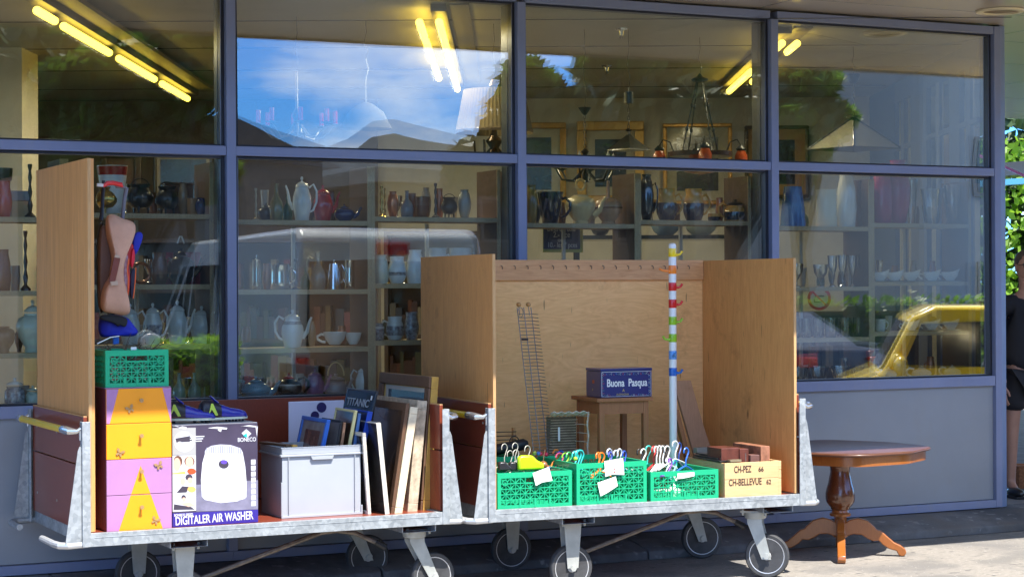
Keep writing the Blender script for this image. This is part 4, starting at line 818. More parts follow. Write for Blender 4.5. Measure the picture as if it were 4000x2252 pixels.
# ---------------- wooden stool with tin ----------------
stoolw = wood('stool_wood', (0.36, 0.145, 0.06), (0.26, 0.10, 0.04), 3, (1, 1, 10), 0.5)
ly = 0.60; xs0, xs1 = lx(2343, ly), lx(2535, ly); W = xs1 - xs0; zt = lz(2343, 1555, xs0, ly); S = zt - DK
t = thing('wooden_stool', 'square brown wooden stool under the blue biscuit tin', 'stool', c2(xs0, ly, DK), RZ2)
b = MB(); b.box(-0.025, W + 0.02, -0.02, 0.36, S - 0.022, S); b.build('seat', stoolw, t, smooth=0, bevel=0.003)
for a0, c0 in ((0, 0), (W - 0.035, 0), (0, 0.30), (W - 0.035, 0.30)):
    b = MB(); b.box(a0, a0 + 0.035, c0, c0 + 0.035, 0, S - 0.0225); b.build('leg', stoolw, t, smooth=0, bevel=0.002)
b = MB(); b.box(0.0355, W - 0.0355, 0.003, 0.02, S - 0.098, S - 0.0225); b.box(0.0355, W - 0.0355, 0.315, 0.332, S - 0.098, S - 0.0225); b.box(0.003, 0.02, 0.0355, 0.2995, S - 0.098, S - 0.0225); b.box(W - 0.02, W - 0.003, 0.0355, 0.2995, S - 0.098, S - 0.0225); b.build('apron', stoolw, t, smooth=0)
navy = mat('navy_tin', (0.012, 0.022, 0.15), 0.3, coat=0.6, noise=0.05, nscale=9); navyside = mat('navy_tin_side', (0.012, 0.014, 0.05), 0.35, coat=0.3)
lyt = ly + 0.02; xa, za = L2(2350, 1555, lyt); xb = lx(2548, lyt); xa = lx(2348, lyt); TW = xb - xa; TH = lz(2350, 1440, xa, lyt) - zt
t = thing('biscuit_tin', 'navy blue tin lettered Buona Pasqua standing on the stool', 'tin', c2(xa, lyt, zt + 0.001), RZ2 + 0.0)
b = MB(); b.box(0, TW, 0, 0.21, 0, TH - 0.018); b.build('body', [navy], t, smooth=0, bevel=0.004)
b = MB(); b.box(-0.002, TW + 0.002, -0.002, 0.212, TH - 0.017, TH); b.build('lid', navy, t, smooth=0, bevel=0.003)
whitei = mat('white_ink', (0.80, 0.80, 0.80), 0.5); goldi = mat('gold_ink', (0.45, 0.36, 0.12), 0.5)
text('Buona  Pasqua', 0.066, whitei, t, (lx(2371, lyt) - xa, -0.0012, 0.068), fit=lx(2528, lyt) - lx(2371, lyt), bold=0.0012); text('A', 0.022, goldi, t, (TW * 0.42, -0.0012, 0.036), bold=0.0006); text('ALEMAGNA', 0.018, goldi, t, (TW * 0.30, -0.0012, 0.013), sx=0.9)
b = MB()
for z_ in (0.006, TH - 0.022): b.box(0.008, TW - 0.008, -0.0008, 0, z_, z_ + 0.002)
for x_ in (0.006, TW - 0.008): b.box(x_, x_ + 0.002, -0.0008, 0, 0.008, TH - 0.024)
b.build('border_line', whitei, t, smooth=0)
b = MB()
random.seed(3)
for i in range(64):
    if i < 44: x_ = 0.014 + (TW - 0.03) * (i % 22) / 21; z_ = 0.014 if i < 22 else TH - 0.034
    else: x_ = 0.016 if i % 2 else TW - 0.018; z_ = 0.02 + (TH - 0.06) * ((i - 44) // 2) / 9
    if 0.07 < x_ < 0.2 and z_ < 0.03: continue
    b.X = Matrix.Translation((x_ + random.uniform(-.002, .002), 0, z_ + random.uniform(-.003, .003)));
    pts = arc((0, -0.001, 0), 0.004 + 0.002 * random.random(), random.uniform(0, 180), random.uniform(230, 420), 6); b.tube(pts, 0.0011, 4, mi=i % 4)
b.build('floral_ornament', [mat('vine_blue', (0.10, 0.25, 0.55), 0.5), mat('vine_green', (0.12, 0.28, 0.22), 0.5), mat('vine_pale', (0.5, 0.55, 0.55), 0.5), mat('vine_red', (0.45, 0.08, 0.10), 0.5)], t)
# ends of the tin, dark with small gilt print
text('A', 0.02, goldi, t, (-0.0012, 0.12, 0.04), rot=(rad(90), 0, rad(-90))); b = MB(); b.box(-0.001, 0, 0.09, 0.12, 0.085, 0.105); b.build('emblem', mat('tin_red', (0.35, 0.07, 0.02), 0.5), t, smooth=0)
# ---------------- tall wire CD rack ----------------
wirem = mat('grey_wire', (0.22, 0.21, 0.21), 0.4, 0.5)
ly = 0.72; xt, zt_ = L2(2063, 1188, ly); xbm, zb_ = L2(2150, 1790, ly - 0.25)
t = thing('wire_cd_rack', 'tall leaning wire rack with two wooden ball finials', 'rack', c2(xbm - 0.03, ly - 0.14, DK), RZ2)
Hh = zt_ - DK - 0.02; dxl = (xt - xbm); dyl = 0.24
def rk(a, yy, z): f = z / Hh; return (0.0 + a + dxl * f, yy + dyl * f, z)
b = MB()
for a, yy in ((0.0, 0), (0.035, -0.02), (0.10, 0.02)):
    b.tube([rk(a, yy, 0), rk(a, yy, Hh)], 0.0030, 6)
b.build('uprights', wirem, t)
b = MB()
for i in range(52):
    z = 0.02 + i * (Hh - 0.06) / 51; p_ = [Vector(rk(0.0, 0, z)), Vector(rk(0.035, -0.02, z)), Vector(rk(0.10, 0.02, z)), Vector(rk(0.118, -0.035, z - 0.003))]
    b.tube(p_, 0.0021, 5)
o = b.build('rungs', wirem, t)
for a, yy in ((0.012, 0.0), (0.085, 0.02)):
    b = MB(); q = Vector(rk(a, yy, Hh + 0.012)); b.tube([Vector(rk(a, yy, Hh - 0.05)), q], 0.0025, 6, mi=1); b.ball(q + Vector((0, 0, 0.006)), 0.0155, (1, 1, 0.95), 14)
    b.build('ball_finial', [mat('ball_wood', (0.52, 0.26, 0.08), 0.35, coat=0.4), wirem], t)
b = MB(); q = Vector(rk(0.014, -0.01, Hh - 0.03)); b.tube([(q.x + 0.018 * math.cos(a), q.y, q.z + 0.03 * math.sin(a)) for a in [i * math.pi / 8 for i in range(16)]], 0.002, 5, closed=True); b.build('ring', wirem, t)
b = MB(); q1, q2 = Vector(rk(0.0, -0.012, Hh * 0.83)), Vector(rk(0.036, -0.032, Hh * 0.83)); b.bar(q1, q2, 0.014, 0.003, up=(0, 1, 0)); q1, q2 = Vector(rk(0.0, -0.012, Hh * 0.14)), Vector(rk(0.036, -0.032, Hh * 0.14)); b.bar(q1, q2, 0.014, 0.003, up=(0, 1, 0)); b.build('bracket', mat('dark_bracket', (0.05, 0.04, 0.04), 0.4, 0.5), t)
b = MB(); b.tube([Vector(rk(0.02, -0.02, Hh * 0.13)), (-0.05, -0.05, 0.02)], 0.004, 6); b.tube([Vector(rk(0.03, -0.02, Hh * 0.13)), (-0.01, -0.07, 0.02)], 0.004, 6); b.build('strut', steelv, t)
# small dish rack with wooden dowel
xw, zw = L2(2006, 1668, 0.85); t = thing('slatted_rack', 'low rack of dark rods with a wooden dowel behind the crates', 'rack', c2(xw, 0.85, DK), RZ2)
b = MB(); b.lathe([(0.012, 0), (0.012, zw - DK)], 12); b.build('dowel', mat('dowel_wood', (0.55, 0.28, 0.10), 0.5), t)
b = MB()
for i in range(7): z = (zw - DK) - 0.025 - i * 0.024; b.tube([(-0.16, 0, z), (0.012, -0.014, z)], 0.003, 6)
b.build('rods', mat('dark_rod', (0.03, 0.03, 0.03), 0.4, 0.5), t)
# ---------------- wicker basket ----------------
ly = 0.62; xw0, xw1 = lx(2165, ly), lx(2305, ly); zb0 = lz(2165, 1765, xw0, ly); Wb = xw1 - xw0
wick = mat('grey_wicker', (0.38, 0.29, 0.19), 0.85, noise=0.3, nscale=18); wickl = mat('pale_wicker', (0.52, 0.45, 0.36), 0.8, noise=0.2, nscale=18)
t = thing('wicker_basket', 'rectangular wicker basket tipped on its side behind the coloured hangers', 'basket', c2(xw0, ly + 0.05, DK + 0.02), RZ2)
Hb = lz(2200, 1612, xw0 + 0.05, ly) - DK - 0.02
b = MB(); n_ = 26
for i in range(n_):
    z = Hb * 0.04 + i * (Hb * 0.88 / n_); off = 0.03 * (z / Hb)
    for x_ in range(12): xx = 0.02 + off + x_ * (Wb - 0.06) / 12; b.bar((xx, 0.10 + 0.003 * ((x_ + i) % 2), z), (xx + (Wb - 0.06) / 12 * 1.05, 0.10 + 0.003 * ((x_ + i + 1) % 2), z + 0.001), 0.006, 0.005, up=(0, 1, 0))
b.build('woven_bottom', wick, t, smooth=0)
b = MB(); b.box(0.02, Wb - 0.02, 0.106, 0.110, 0.0, Hb * 0.93); b.build('bottom_backing', mat('dark_wicker', (0.13, 0.095, 0.06), 0.9), t, smooth=0)
b = MB()
for j in range(3):
    for k_ in range(22):
        f = k_ / 22; y0 = 0.012 * j
        b.tube([(0.0 + (Wb - 0.0) * f, -0.02 + y0, Hb - 0.006 * j + 0.006 * math.sin(k_ * 1.4 + j)), (Wb * min(1, f + 0.06), -0.02 + y0, Hb - 0.006 * j + 0.006 * math.sin((k_ + 1) * 1.4 + j))], 0.0045, 5)
        b.tube([(Wb + 0.006 * j - (Hb * 0) + 0.0, -0.02 + y0, Hb * f), (Wb + 0.006 * j + 0.008 * math.sin(k_), -0.02 + y0, Hb * min(1, f + 0.07))], 0.0045, 5)
for k_ in range(9): b.tube([(Wb * (k_ + 0.5) / 9, -0.02, Hb), (Wb * (k_ + 0.5) / 9, 0.10, Hb * 0.93)], 0.003, 5); b.tube([(Wb, -0.02, Hb * (k_ + 0.5) / 9), (Wb - 0.03, 0.10, Hb * (k_ + 0.5) / 9)], 0.003, 5)
b.build('braided_rim', wickl, t)
b = MB(); b.box(0.085, 0.098, 0.08, 0.0815, Hb * 0.62, Hb * 0.80); b.X = Matrix.Identity(4); b.build('price_tag', paper, t, smooth=0)
# ---------------- striped coat rack ----------------
ly = 0.50; xr, zr = L2(2626, 952, ly)
t = thing('coat_rack_pole', 'white coat rack pole with yellow, orange, red, green and blue bands', 'coat rack', c2(xr, ly, DK), RZ2)
whp = mat('white_lacquer', (0.74, 0.74, 0.72), 0.3, coat=0.3)
bc = {'y': (0.85, 0.60, 0.01), 'o': (0.85, 0.22, 0.02), 'r': (0.62, 0.01, 0.012), 'g': (0.26, 0.50, 0.02), 'l': (0.10, 0.30, 0.72), 'b': (0.01, 0.12, 0.50)}
bm_ = {k: mat('band_' + k, v, 0.3, coat=0.3) for k, v in bc.items()}
def zof(py): return lz(2626, py, xr, ly) - DK
R_ = 0.0235
edges = [(970, 1003, 'y'), (1036, 1069, 'o'), (1103, 1135, 'r'), (1169, 1202, 'r'), (1236, 1268, 'g'), (1303, 1335, 'g'), (1369, 1402, 'l'), (1435, 1467, 'b')]
b = MB(); b.lathe([(R_, 0), (R_, zof(954) - 0.006), (R_ * 0.85, zof(952)), (R_ * 0.4, zof(949)), (0, zof(948.5))], 28); b.build('pole', whp, t)
hooks = [(987, 1, 0), (1054, -1, 1), (1115, 1, 0), (1182, 1, 0), (1250, 1, 0), (1318, -1, 0), (1382, -0.25, 0), (1448, 0.55, 0)]
for (ya_, yb_, c_), (hy, sx_, long_) in zip(edges, hooks):
    b = MB(); b.lathe([(R_ + 0.0008, zof(yb_)), (R_ + 0.0012, zof(yb_) + 0.001), (R_ + 0.0012, zof(ya_) - 0.001), (R_ + 0.0008, zof(ya_))], 28); bd = b.build('band', bm_[c_], t)
    zc = zof(hy); s_ = math.copysign(1, sx_); m_ = abs(sx_); yv_ = -math.sqrt(max(0, 1 - m_ * m_))
    def hp(r_, z_): return (s_ * m_ * r_, yv_ * r_, z_)
    b = MB()
    if long_: b.tube([hp(R_ * 0.8, zc - 0.006), hp(R_ + 0.02, zc - 0.006), hp(R_ + 0.045, zc - 0.002), hp(R_ + 0.066, zc + 0.008)], [0.010, 0.0075, 0.0065, 0.0075], 10)
    else: b.tube([hp(R_ * 0.8, zc - 0.010), hp(R_ + 0.015, zc - 0.012), hp(R_ + 0.032, zc - 0.007), hp(R_ + 0.040, zc + 0.005), hp(R_ + 0.043, zc + 0.010)], [0.011, 0.0075, 0.0065, 0.007, 0.0085], 10)
    b.build('hook', bm_[c_], bd)
b = MB(); b.lathe([(0.13, 0), (0.13, 0.012), (0.03, 0.02), (0.0245, 0.03)], 30); b.build('base', whp, t)
# leaning boards
plank = wood('old_plank', (0.50, 0.28, 0.165), (0.38, 0.20, 0.11), 3, (1, 1, 9), 0.6, dirt=0.2)
def lean(pxa, pya, pxb, pyb, w_, ly, label, th=0.02, m=plank):
    xa, za = L2(pxa, pya, ly); xb, zb = L2(pxb, pyb, ly); f = (za - DK - 0.002) / (za - zb); xb = xa + (xb - xa) * f; zb = DK + 0.002
    t = thing('leaning_plank', label, 'plank', c2(xb, ly, zb), RZ2); dx, dz = xa - xb, za - zb
    b = MB(); b.prism([(0, 0), (w_, 0), (dx + w_, dz), (dx, dz)], 0, th, 'y'); b.build('board', m, t, smooth=0, bevel=0.002); return t
lean(2630, 1487, 2716, 1790, 0.125, 0.80, 'broad brown plank leaning right behind the coat rack', 0.022)
lean(2668, 1560, 2735, 1760, 0.085, 0.86, 'second brown plank behind the broad leaning one', 0.03)
lean(2636, 1600, 2700, 1860, 0.03, 0.60, 'narrow dark board leaning by the pole foot', 0.04, stoolw)
# ================= GOODS ON THE LEFT TROLLEY =================
random.seed(11)
def BX(b, x0, x1, y0, y1, z0, z1, mi=None): b.box(x0, x1, y0, y1, z0, z1, mi)
# cardboard carton with printed front -----------------------------------------
p0 = at(674, 2056, 9.965); p1 = at(1008, 2034, 9.965); W = p1.x - p0.x; H = 0.533; k_ = W / 334.0
t = thing('appliance_carton', 'worn printed carton lettered DIGITALER AIR WASHER, football boots on top', 'carton', (p0.x, 9.965, DK))
purple = mat('carton_purple', (0.055, 0.042, 0.075), 0.4, noise=0.15, nscale=6, coat=0.2); indigo = mat('carton_indigo', (0.035, 0.022, 0.26), 0.35, coat=0.3); cwhite = mat('carton_white', (0.62, 0.62, 0.65), 0.4); cardb = mat('grey_cardboard', (0.42, 0.42, 0.44), 0.8, noise=0.1, nscale=12)
b = MB(); b.box(0, W, 0, 0.29, 0, H); b.build('carton_body', [purple], t, smooth=0, bevel=0.003)
b = MB(); b.box(0.002, W - 0.002, 0.002, 0.288, H + 0.0005, H + 0.003); b.build('top_flap', cardb, t, smooth=0)
def F(px, py):   # photo px on the front -> local x,z
    return ((px - 674) * k_, (2056 - 22 * (px - 674) / 334.0 - py) * (H / 392.0))
def poly(b, pts, d=0.0008, mi=None): b.prism([F(*q) for q in pts], -d, 0.0002, 'y', mi)
b = MB(); poly(b, [(674, 2002), (1008, 1984), (1008, 2033), (674, 2055)]); b.build('title_band', indigo, t, smooth=0)
b = MB(); poly(b, [(766, 1890), (1008, 1868), (1008, 1983), (766, 1994)], 0.0005); b.build('floor_print', mat('print_floor', (0.20, 0.19, 0.27), 0.4, noise=0.25, nscale=9), t, smooth=0)
b = MB(); poly(b, [(675, 1672), (765, 1668), (765, 1774), (675, 1776)]); b.build('grey_panel', mat('carton_grey', (0.38, 0.37, 0.36), 0.5), t, smooth=0)
# inset pictures: plain generic family snapshots
b = MB()
poly(b, [(675, 1778), (765, 1775), (765, 1990), (675, 1996)], 0.0006, 0)
skin = mat('print_skin', (0.72, 0.44, 0.32), 0.5); hair = mat('print_brown', (0.14, 0.06, 0.035), 0.5); pred = mat('print_red', (0.70, 0.08, 0.02), 0.5); pdark = mat('print_dark', (0.05, 0.04, 0.06), 0.5); pyel = mat('print_yellow', (0.85, 0.50, 0.12), 0.5)
def ell(cx, cy, rx_, ry_, mi, d=0.0010, n=14): poly(b, [(cx + rx_ * math.cos(2 * math.pi * i / n), cy + ry_ * math.sin(2 * math.pi * i / n)) for i in range(n)], d, mi)
ell(696, 1800, 17, 22, 2); ell(692, 1812, 14, 26, 1, 0.0013); ell(740, 1800, 20, 20, 2); ell(740, 1802, 15, 21, 1, 0.0013); ell(748, 1838, 17, 12, 3, 0.0014); poly(b, [(676, 1846), (722, 1838), (726, 1849), (676, 1850)], 0.0014, 5)
ell(738, 1862, 14, 13, 4); ell(742, 1874, 10, 12, 1, 0.0013); ell(714, 1878, 10, 14, 1, 0.0012); poly(b, [(690, 1922), (712, 1896), (738, 1898), (728, 1920)], 0.0014, 4); ell(748, 1908, 16, 12, 5, 0.0015)
ell(717, 1940, 9, 10, 4); ell(718, 1948, 7, 9, 1, 0.0013); poly(b, [(678, 1988), (680, 1966), (745, 1976), (760, 1986)], 0.0014, 4); poly(b, [(700, 1962), (742, 1958), (762, 1972), (735, 1976)], 0.0015, 1)
b.build('snapshot_strip', [cwhite, skin, hair, pred, pdark, pyel], t, smooth=0)
b = MB(); poly(b, [(720 + 39 * math.cos(a * math.pi / 12), 1724 + 40 * math.sin(a * math.pi / 12)) for a in range(24)], 0.0014, 0); poly(b, [(686, 1712), (745, 1700), (752, 1722), (690, 1728)], 0.0018, 1); ell(703, 1738, 13, 15, 2, 0.0020)
b.build('round_inset', [cwhite, pdark, mat('print_grey', (0.5, 0.5, 0.55), 0.5)], t, smooth=0)
b = MB()
for i in range(3):
    b = MB(); poly(b, [(742, 1702 + 9 * i), (798 - 5 * i, 1699 + 9 * i), (798 - 5 * i, 1703 + 9 * i), (742, 1706 + 9 * i)], 0.0022); b.build('print_line', cwhite, t, smooth=0)
for i in range(8):
    b = MB(); y_ = 1788 + i * 23.4; poly(b, [(981, y_), (999, y_ - 1), (999, y_ + 18), (981, y_ + 19)], 0.0012); b.build('feature_square', cwhite, t, smooth=0)
b = MB(); L_ = []
poly(b, [(806, 1748), (826, 1737), (860, 1731), (900, 1732), (940, 1744), (948, 1760), (958, 1815), (963, 1880), (962, 1935), (955, 1942), (910, 1955), (860, 1960), (800, 1949), (787, 1935), (784, 1870), (790, 1805)], 0.0012, 0)
poly(b, [(806, 1748), (826, 1737), (860, 1731), (900, 1732), (940, 1744), (947, 1758), (945, 1768), (900, 1764), (850, 1766), (800, 1775), (800, 1760)], 0.0016, 1)
for i in range(16): x_ = 806 + i * 8.8; poly(b, [(x_, 1744 - 8 * math.sin(i / 15 * math.pi)), (x_ + 3, 1744 - 8 * math.sin(i / 15 * math.pi)), (x_ + 3, 1764), (x_, 1766)], 0.0020, 2)
poly(b, [(862, 1826), (884, 1826), (905, 1890), (930, 1952), (870, 1959), (800, 1948), (830, 1890)], 0.0016, 3)
ell(873, 1808, 20, 17, 4, 0.0020); ell(874, 1800, 12, 7, 5, 0.0024)
b.build('printed_appliance', [cwhite, mat('print_lilac', (0.55, 0.55, 0.66), 0.5), mat('print_slate', (0.22, 0.23, 0.30), 0.5), mat('print_pale_lilac', (0.60, 0.60, 0.76), 0.5), pdark, mat('print_violet', (0.12, 0.06, 0.6), 0.5)], t, smooth=0)
x_, z_ = F(684, 2046); text('DIGITALER AIR WASHER', 0.062, cwhite, t, (x_, -0.0014, z_ - 0.002), rot=(rad(90), rad(-1.2), 0), fit=(988 - 684) * k_, bold=0.0012)
x_, z_ = F(680, 2014); text('BONECO 2055D', 0.018, cwhite, t, (x_, -0.0014, z_), fit=72 * k_, bold=0.0006)
x_, z_ = F(928, 1719); text('BONECO', 0.030, cwhite, t, (x_, -0.0014, z_), fit=72 * k_, bold=0.0003)
b = MB(); poly(b, [(944, 1685), (963, 1668), (983, 1685), (964, 1704)], 0.0012, 0); poly(b, [(950, 1694), (964, 1684), (966, 1702)], 0.0016, 1); b.build('logo', [mat('print_silver', (0.5, 0.52, 0.56), 0.4), mat('print_cyan', (0.0, 0.5, 0.5), 0.4)], t, smooth=0)
b = MB()   # torn tape and scuffs along the top edge
for (xa, ya, xb, yb) in ((698, 1664, 730, 1676), (812, 1662, 888, 1672), (850, 1668, 866, 1682), (676, 1662, 700, 1668), (940, 1652, 1008, 1660), (1000, 1655, 1008, 1700)):
    b = MB(); poly(b, [(xa, ya + 6), ((xa + xb) / 2, ya), (xb, ya + 3), (xb - 3, yb), (xa + 5, yb - 3)], 0.0018); b.build('torn_tape', cwhite, t, smooth=0)
# football boots ---------------------------------------------------------------
bootb = mat('boot_blue', (0.015, 0.02, 0.30), 0.3, coat=0.4); bootk = mat('boot_black', (0.012, 0.012, 0.02), 0.4); boots = mat('boot_lime', (0.45, 0.62, 0.08), 0.4); bootw = mat('boot_sole_line', (0.65, 0.66, 0.5), 0.5)
def boot(px, py, yaw, label, tilt=0):
    q = at(px, py, 10.07); t = thing('football_boot', label, 'boot', (q.x, 10.07, DK + H + 0.022), yaw, 'pair of football boots')
    b = MB(); secs = [(-0.13, 0.030, 0.085, 0.028), (-0.115, 0.038, 0.105, 0.033), (-0.07, 0.034, 0.10, 0.032), (-0.02, 0.034, 0.080, 0.034), (0.04, 0.042, 0.058, 0.042), (0.09, 0.043, 0.050, 0.043), (0.125, 0.032, 0.038, 0.032), (0.14, 0.012, 0.022, 0.012)]
    vs = []; fs = []; n = 12
    for x, w_, h_, _ in secs:
        for j in range(n):
            a = 2 * math.pi * j / n; zz = math.sin(a); vs.append((x, w_ * math.cos(a), (h_ * 0.5 + h_ * 0.5 * zz) if zz > -0.4 else h_ * 0.18))
    for i in range(len(secs) - 1):
        for j in range(n): fs.append((i * n + j, i * n + (j + 1) % n, (i + 1) * n + (j + 1) % n, (i + 1) * n + j))
    fs += [tuple(range(n - 1, -1, -1)), tuple((len(secs) - 1) * n + j for j in range(n))]
    mi_ = [0 if i < 3 * n else 1 for i in range(len(fs) - 2)] + [0, 1]
    b.add(vs, fs); b.m = [0 if (i // n) < 3 else 1 for i in range((len(secs) - 1) * n)] + [0, 1]; b.build('upper', [bootk, bootb], t, smooth=60)
    b = MB(); b.prism([(-0.13, -0.030), (-0.08, -0.034), (-0.02, -0.033), (0.05, -0.043), (0.10, -0.043), (0.143, -0.01), (0.143, 0.01), (0.10, 0.043), (0.05, 0.043), (-0.02, 0.033), (-0.08, 0.034), (-0.13, 0.030)], -0.003, 0.009, 'z'); b.build('sole', bootw, t, smooth=0)
    b = MB()
    for sx in (-0.11, -0.08, 0.03, 0.07, 0.11):
        for sy in (-0.02, 0.02): b.lathe([(0.006, -0.016), (0.009, -0.003)], 8, (sx, sy, 0))
    b.build('studs', bootk, t)['kind'] = 'stuff'
    for sg in (-1, 1):
        b = MB(); b.prism([(-0.10, 0.025), (-0.085, 0.085), (-0.075, 0.085), (-0.045, 0.022), (-0.06, 0.020), (-0.082, 0.055)], sg * 0.037 - 0.002, sg * 0.037 + 0.002, 'y'); b.build('stripe', boots, t, smooth=0)
    b = MB(); b.tube([(-0.03, 0, 0.085), (-0.055, 0, 0.105), (-0.075, 0.0, 0.125)], [0.016, 0.015, 0.008], 8, flat=0.4); b.build('tongue', bootb, t)
    b = MB()
    for i in range(4): b.tube([(-0.035 + 0.018 * i, -0.022, 0.082 - 0.010 * i), (-0.028 + 0.018 * i, 0.022, 0.082 - 0.010 * i)], 0.003, 5)
    b.build('lace', bootk, t)
    return t
boot(738, 1655, rad(-12), 'left football boot on the carton, blue toe and lime heel stripe'); boot(870, 1648, rad(8), 'right football boot on the carton, blue toe pointing right')
# grey stacking box with pictures ------------------------------------------------
p0 = at(1098, 2017, 10.05); p1 = at(1420, 2003, 10.05); W = p1.x - p0.x; Hg = 0.385; Dg = 0.37
greyp = mat('pale_grey_plastic', (0.36, 0.385, 0.42), 0.5, noise=0.03, nscale=5)
t = thing('stacking_box', 'pale grey plastic stacking box full of framed pictures and albums', 'box', (p0.x, 10.05, DK))
b = MB(); e = 0.012
b.box(e, W - e, e, e + 0.004, 0.004, Hg - 0.006); b.box(e, W - e, Dg - e - 0.004, Dg - e, 0.004, Hg - 0.006); b.box(e, e + 0.004, e + 0.0041, Dg - e - 0.0041, 0.004, Hg - 0.006); b.box(W - e - 0.004, W - e, e + 0.0041, Dg - e - 0.0041, 0.004, Hg - 0.006); b.box(e + 0.001, W - e - 0.001, e + 0.001, Dg - e - 0.001, 0, 0.006)
b.build('box_wall', greyp, t, smooth=0)
b = MB()
for z0, z1, o_ in ((Hg - 0.052, Hg - 0.040, 0.0), (Hg - 0.008, Hg, 0.004)):
    b.box(o_, W - o_, o_, 0.012, z0, z1); b.box(o_, W - o_, Dg - 0.012, Dg - o_, z0, z1); b.box(o_, 0.012, 0.0121, Dg - 0.0121, z0, z1); b.box(W - 0.012, W - o_, 0.0121, Dg - 0.0121, z0, z1)
b.box(0.008, W - 0.008, 0.004, 0.0118, Hg - 0.040, Hg - 0.008); b.box(0.006, 0.0118, 0.0122, Dg - 0.0122, Hg - 0.040, Hg - 0.008); b.box(W - 0.0118, W - 0.006, 0.0122, Dg - 0.0122, Hg - 0.040, Hg - 0.008)
b.build('rim', greyp, t, smooth=0, bevel=0.003)
b = MB()
for x_ in (0.045, W - 0.05): b.box(x_, x_ + 0.004, 0.001, 0.0119, 0.02, Hg - 0.053)
b.box(0.004, W - 0.004, 0.003, 0.0119, 0.0, 0.012); b.box(0.003, 0.010, 0.002, 0.02, 0.012, Hg - 0.19); b.box(W - 0.012, W - 0.004, 0.003, 0.0119, 0.012, 0.05)
b.prism([(W * 0.36, Hg - 0.053), (W * 0.38, Hg - 0.072), (W * 0.62, Hg - 0.072), (W * 0.64, Hg - 0.053)], -0.004, 0.0119, 'y')
b.build('ribs', greyp, t, smooth=0, bevel=0.001)
# framed things leaning in the box and beside it. Each stands on its lower edge, leaning sideways.
def slab(name, label, cat, Y, pxb, pyb, pxt, pyt, thick_px, depth, m, face=None, fr=0.03, group=None, txt=None, yaw=0.0, facem2=None):
    """front (viewer) edge: bottom at pxb,pyb, top at pxt,pyt; the face looks left (-x), runs back by depth"""
    a = at(pxb, pyb, Y); c = at(pxt, pyt, Y); th = thick_px / 700.0
    d = (c - a); h = math.hypot(d.x, d.z); ang = math.atan2(d.x, d.z)
    t = thing(name, label, cat, (a.x, Y, a.z)); t.rotation_euler = (0, ang, yaw); 
    if group: t['group'] = group
    b = MB(); b.box(0, th, 0, depth, 0, fr); b.box(0, th, 0, depth, h - fr, h); b.box(0, th, 0, fr, fr + 0.0002, h - fr - 0.0002); b.box(0, th, depth - fr, depth, fr + 0.0002, h - fr - 0.0002); b.build('frame', m, t, smooth=0, bevel=min(0.003, th * 0.2))
    b = MB(); b.box(th * 0.35, th * 0.7, fr, depth - fr, fr, h - fr); f = b.build('picture', face or m, t, smooth=0)
    if facem2: b = MB(); b.box(th * 0.30, th * 0.349, fr + (depth - 2 * fr) * 0.18, depth - fr - (depth - 2 * fr) * 0.18, fr + (h - 2 * fr) * 0.16, h - fr - (h - 2 * fr) * 0.16); b.build('motif', facem2, t, smooth=0)
    return t
def painting(name, c1_, c2_, sc=6, r=0.25): return mat(name, c1_, r, col2=c2_, nscale=sc, coat=0.6)
PG = 'pictures leaning on the left trolley'
pd1 = painting('dusk_painting', (0.10, 0.09, 0.07), (0.015, 0.012, 0.015), 4); pd2 = painting('brown_painting', (0.20, 0.10, 0.04), (0.04, 0.02, 0.012), 5); pd3 = painting('grey_print', (0.35, 0.33, 0.30), (0.18, 0.16, 0.15), 7); pblue = painting('teal_picture', (0.015, 0.07, 0.13), (0.02, 0.045, 0.08), 3); portrait = painting('portrait_print', (0.28, 0.13, 0.09), (0.03, 0.03, 0.03), 9)
blueF = mat('cobalt_frame', (0.02, 0.12, 0.50), 0.3, coat=0.4); goldF = mat('gold_leaf', (0.62, 0.36, 0.08), 0.35, 0.3, noise=0.2, nscale=9); creamF = mat('cream_board', (0.72, 0.60, 0.42), 0.7, noise=0.15, nscale=15); brownF = wood('brown_frame', (0.16, 0.08, 0.04), (0.10, 0.05, 0.025), 4, (1, 1, 10), 0.55); canvasE = mat('canvas_edge', (0.62, 0.58, 0.50), 0.85, noise=0.25, nscale=40); yellE = mat('pale_yellow_edge', (0.72, 0.63, 0.30), 0.6); blkF = mat('black_frame', (0.015, 0.015, 0.018), 0.35); titan = mat('dark_slate_cover', (0.012, 0.018, 0.028), 0.25, coat=0.5)
slab('framed_picture', 'cobalt blue picture frame with a portrait, leftmost in the grey box', 'picture', 10.10, 1228, 1880, 1278, 1636, 16, 0.40, blueF, pd3, 0.022, PG, facem2=portrait)
slab('framed_picture', 'black frame with a grey print behind the cobalt one', 'picture', 10.12, 1292, 1880, 1332, 1640, 10, 0.30, blkF, pd3, 0.015, PG)
slab('picture_album', 'tan album with a fringed edge, third in the grey box', 'album', 10.13, 1310, 1880, 1342, 1648, 12, 0.26, mat('tan_album', (0.40, 0.20, 0.11), 0.7, noise=0.3, nscale=30), None, 0.01, PG)
slab('framed_picture', 'frame with pale yellow edge standing over the tan album', 'picture', 10.12, 1335, 1880, 1386, 1600, 13, 0.30, yellE, pd2, 0.014, PG)
slab('picture_album', 'slim pale blue album right of the yellow edged frame', 'album', 10.13, 1358, 1880, 1400, 1612, 13, 0.28, mat('pale_blue_album', (0.08, 0.18, 0.42), 0.5), None, 0.01, PG)
slab('picture_album', 'broad royal blue album, rightmost inside the grey box', 'album', 10.12, 1378, 1880, 1438, 1604, 22, 0.36, mat('royal_album', (0.012, 0.06, 0.42), 0.45, noise=0.2, nscale=12), navy, 0.01, PG)
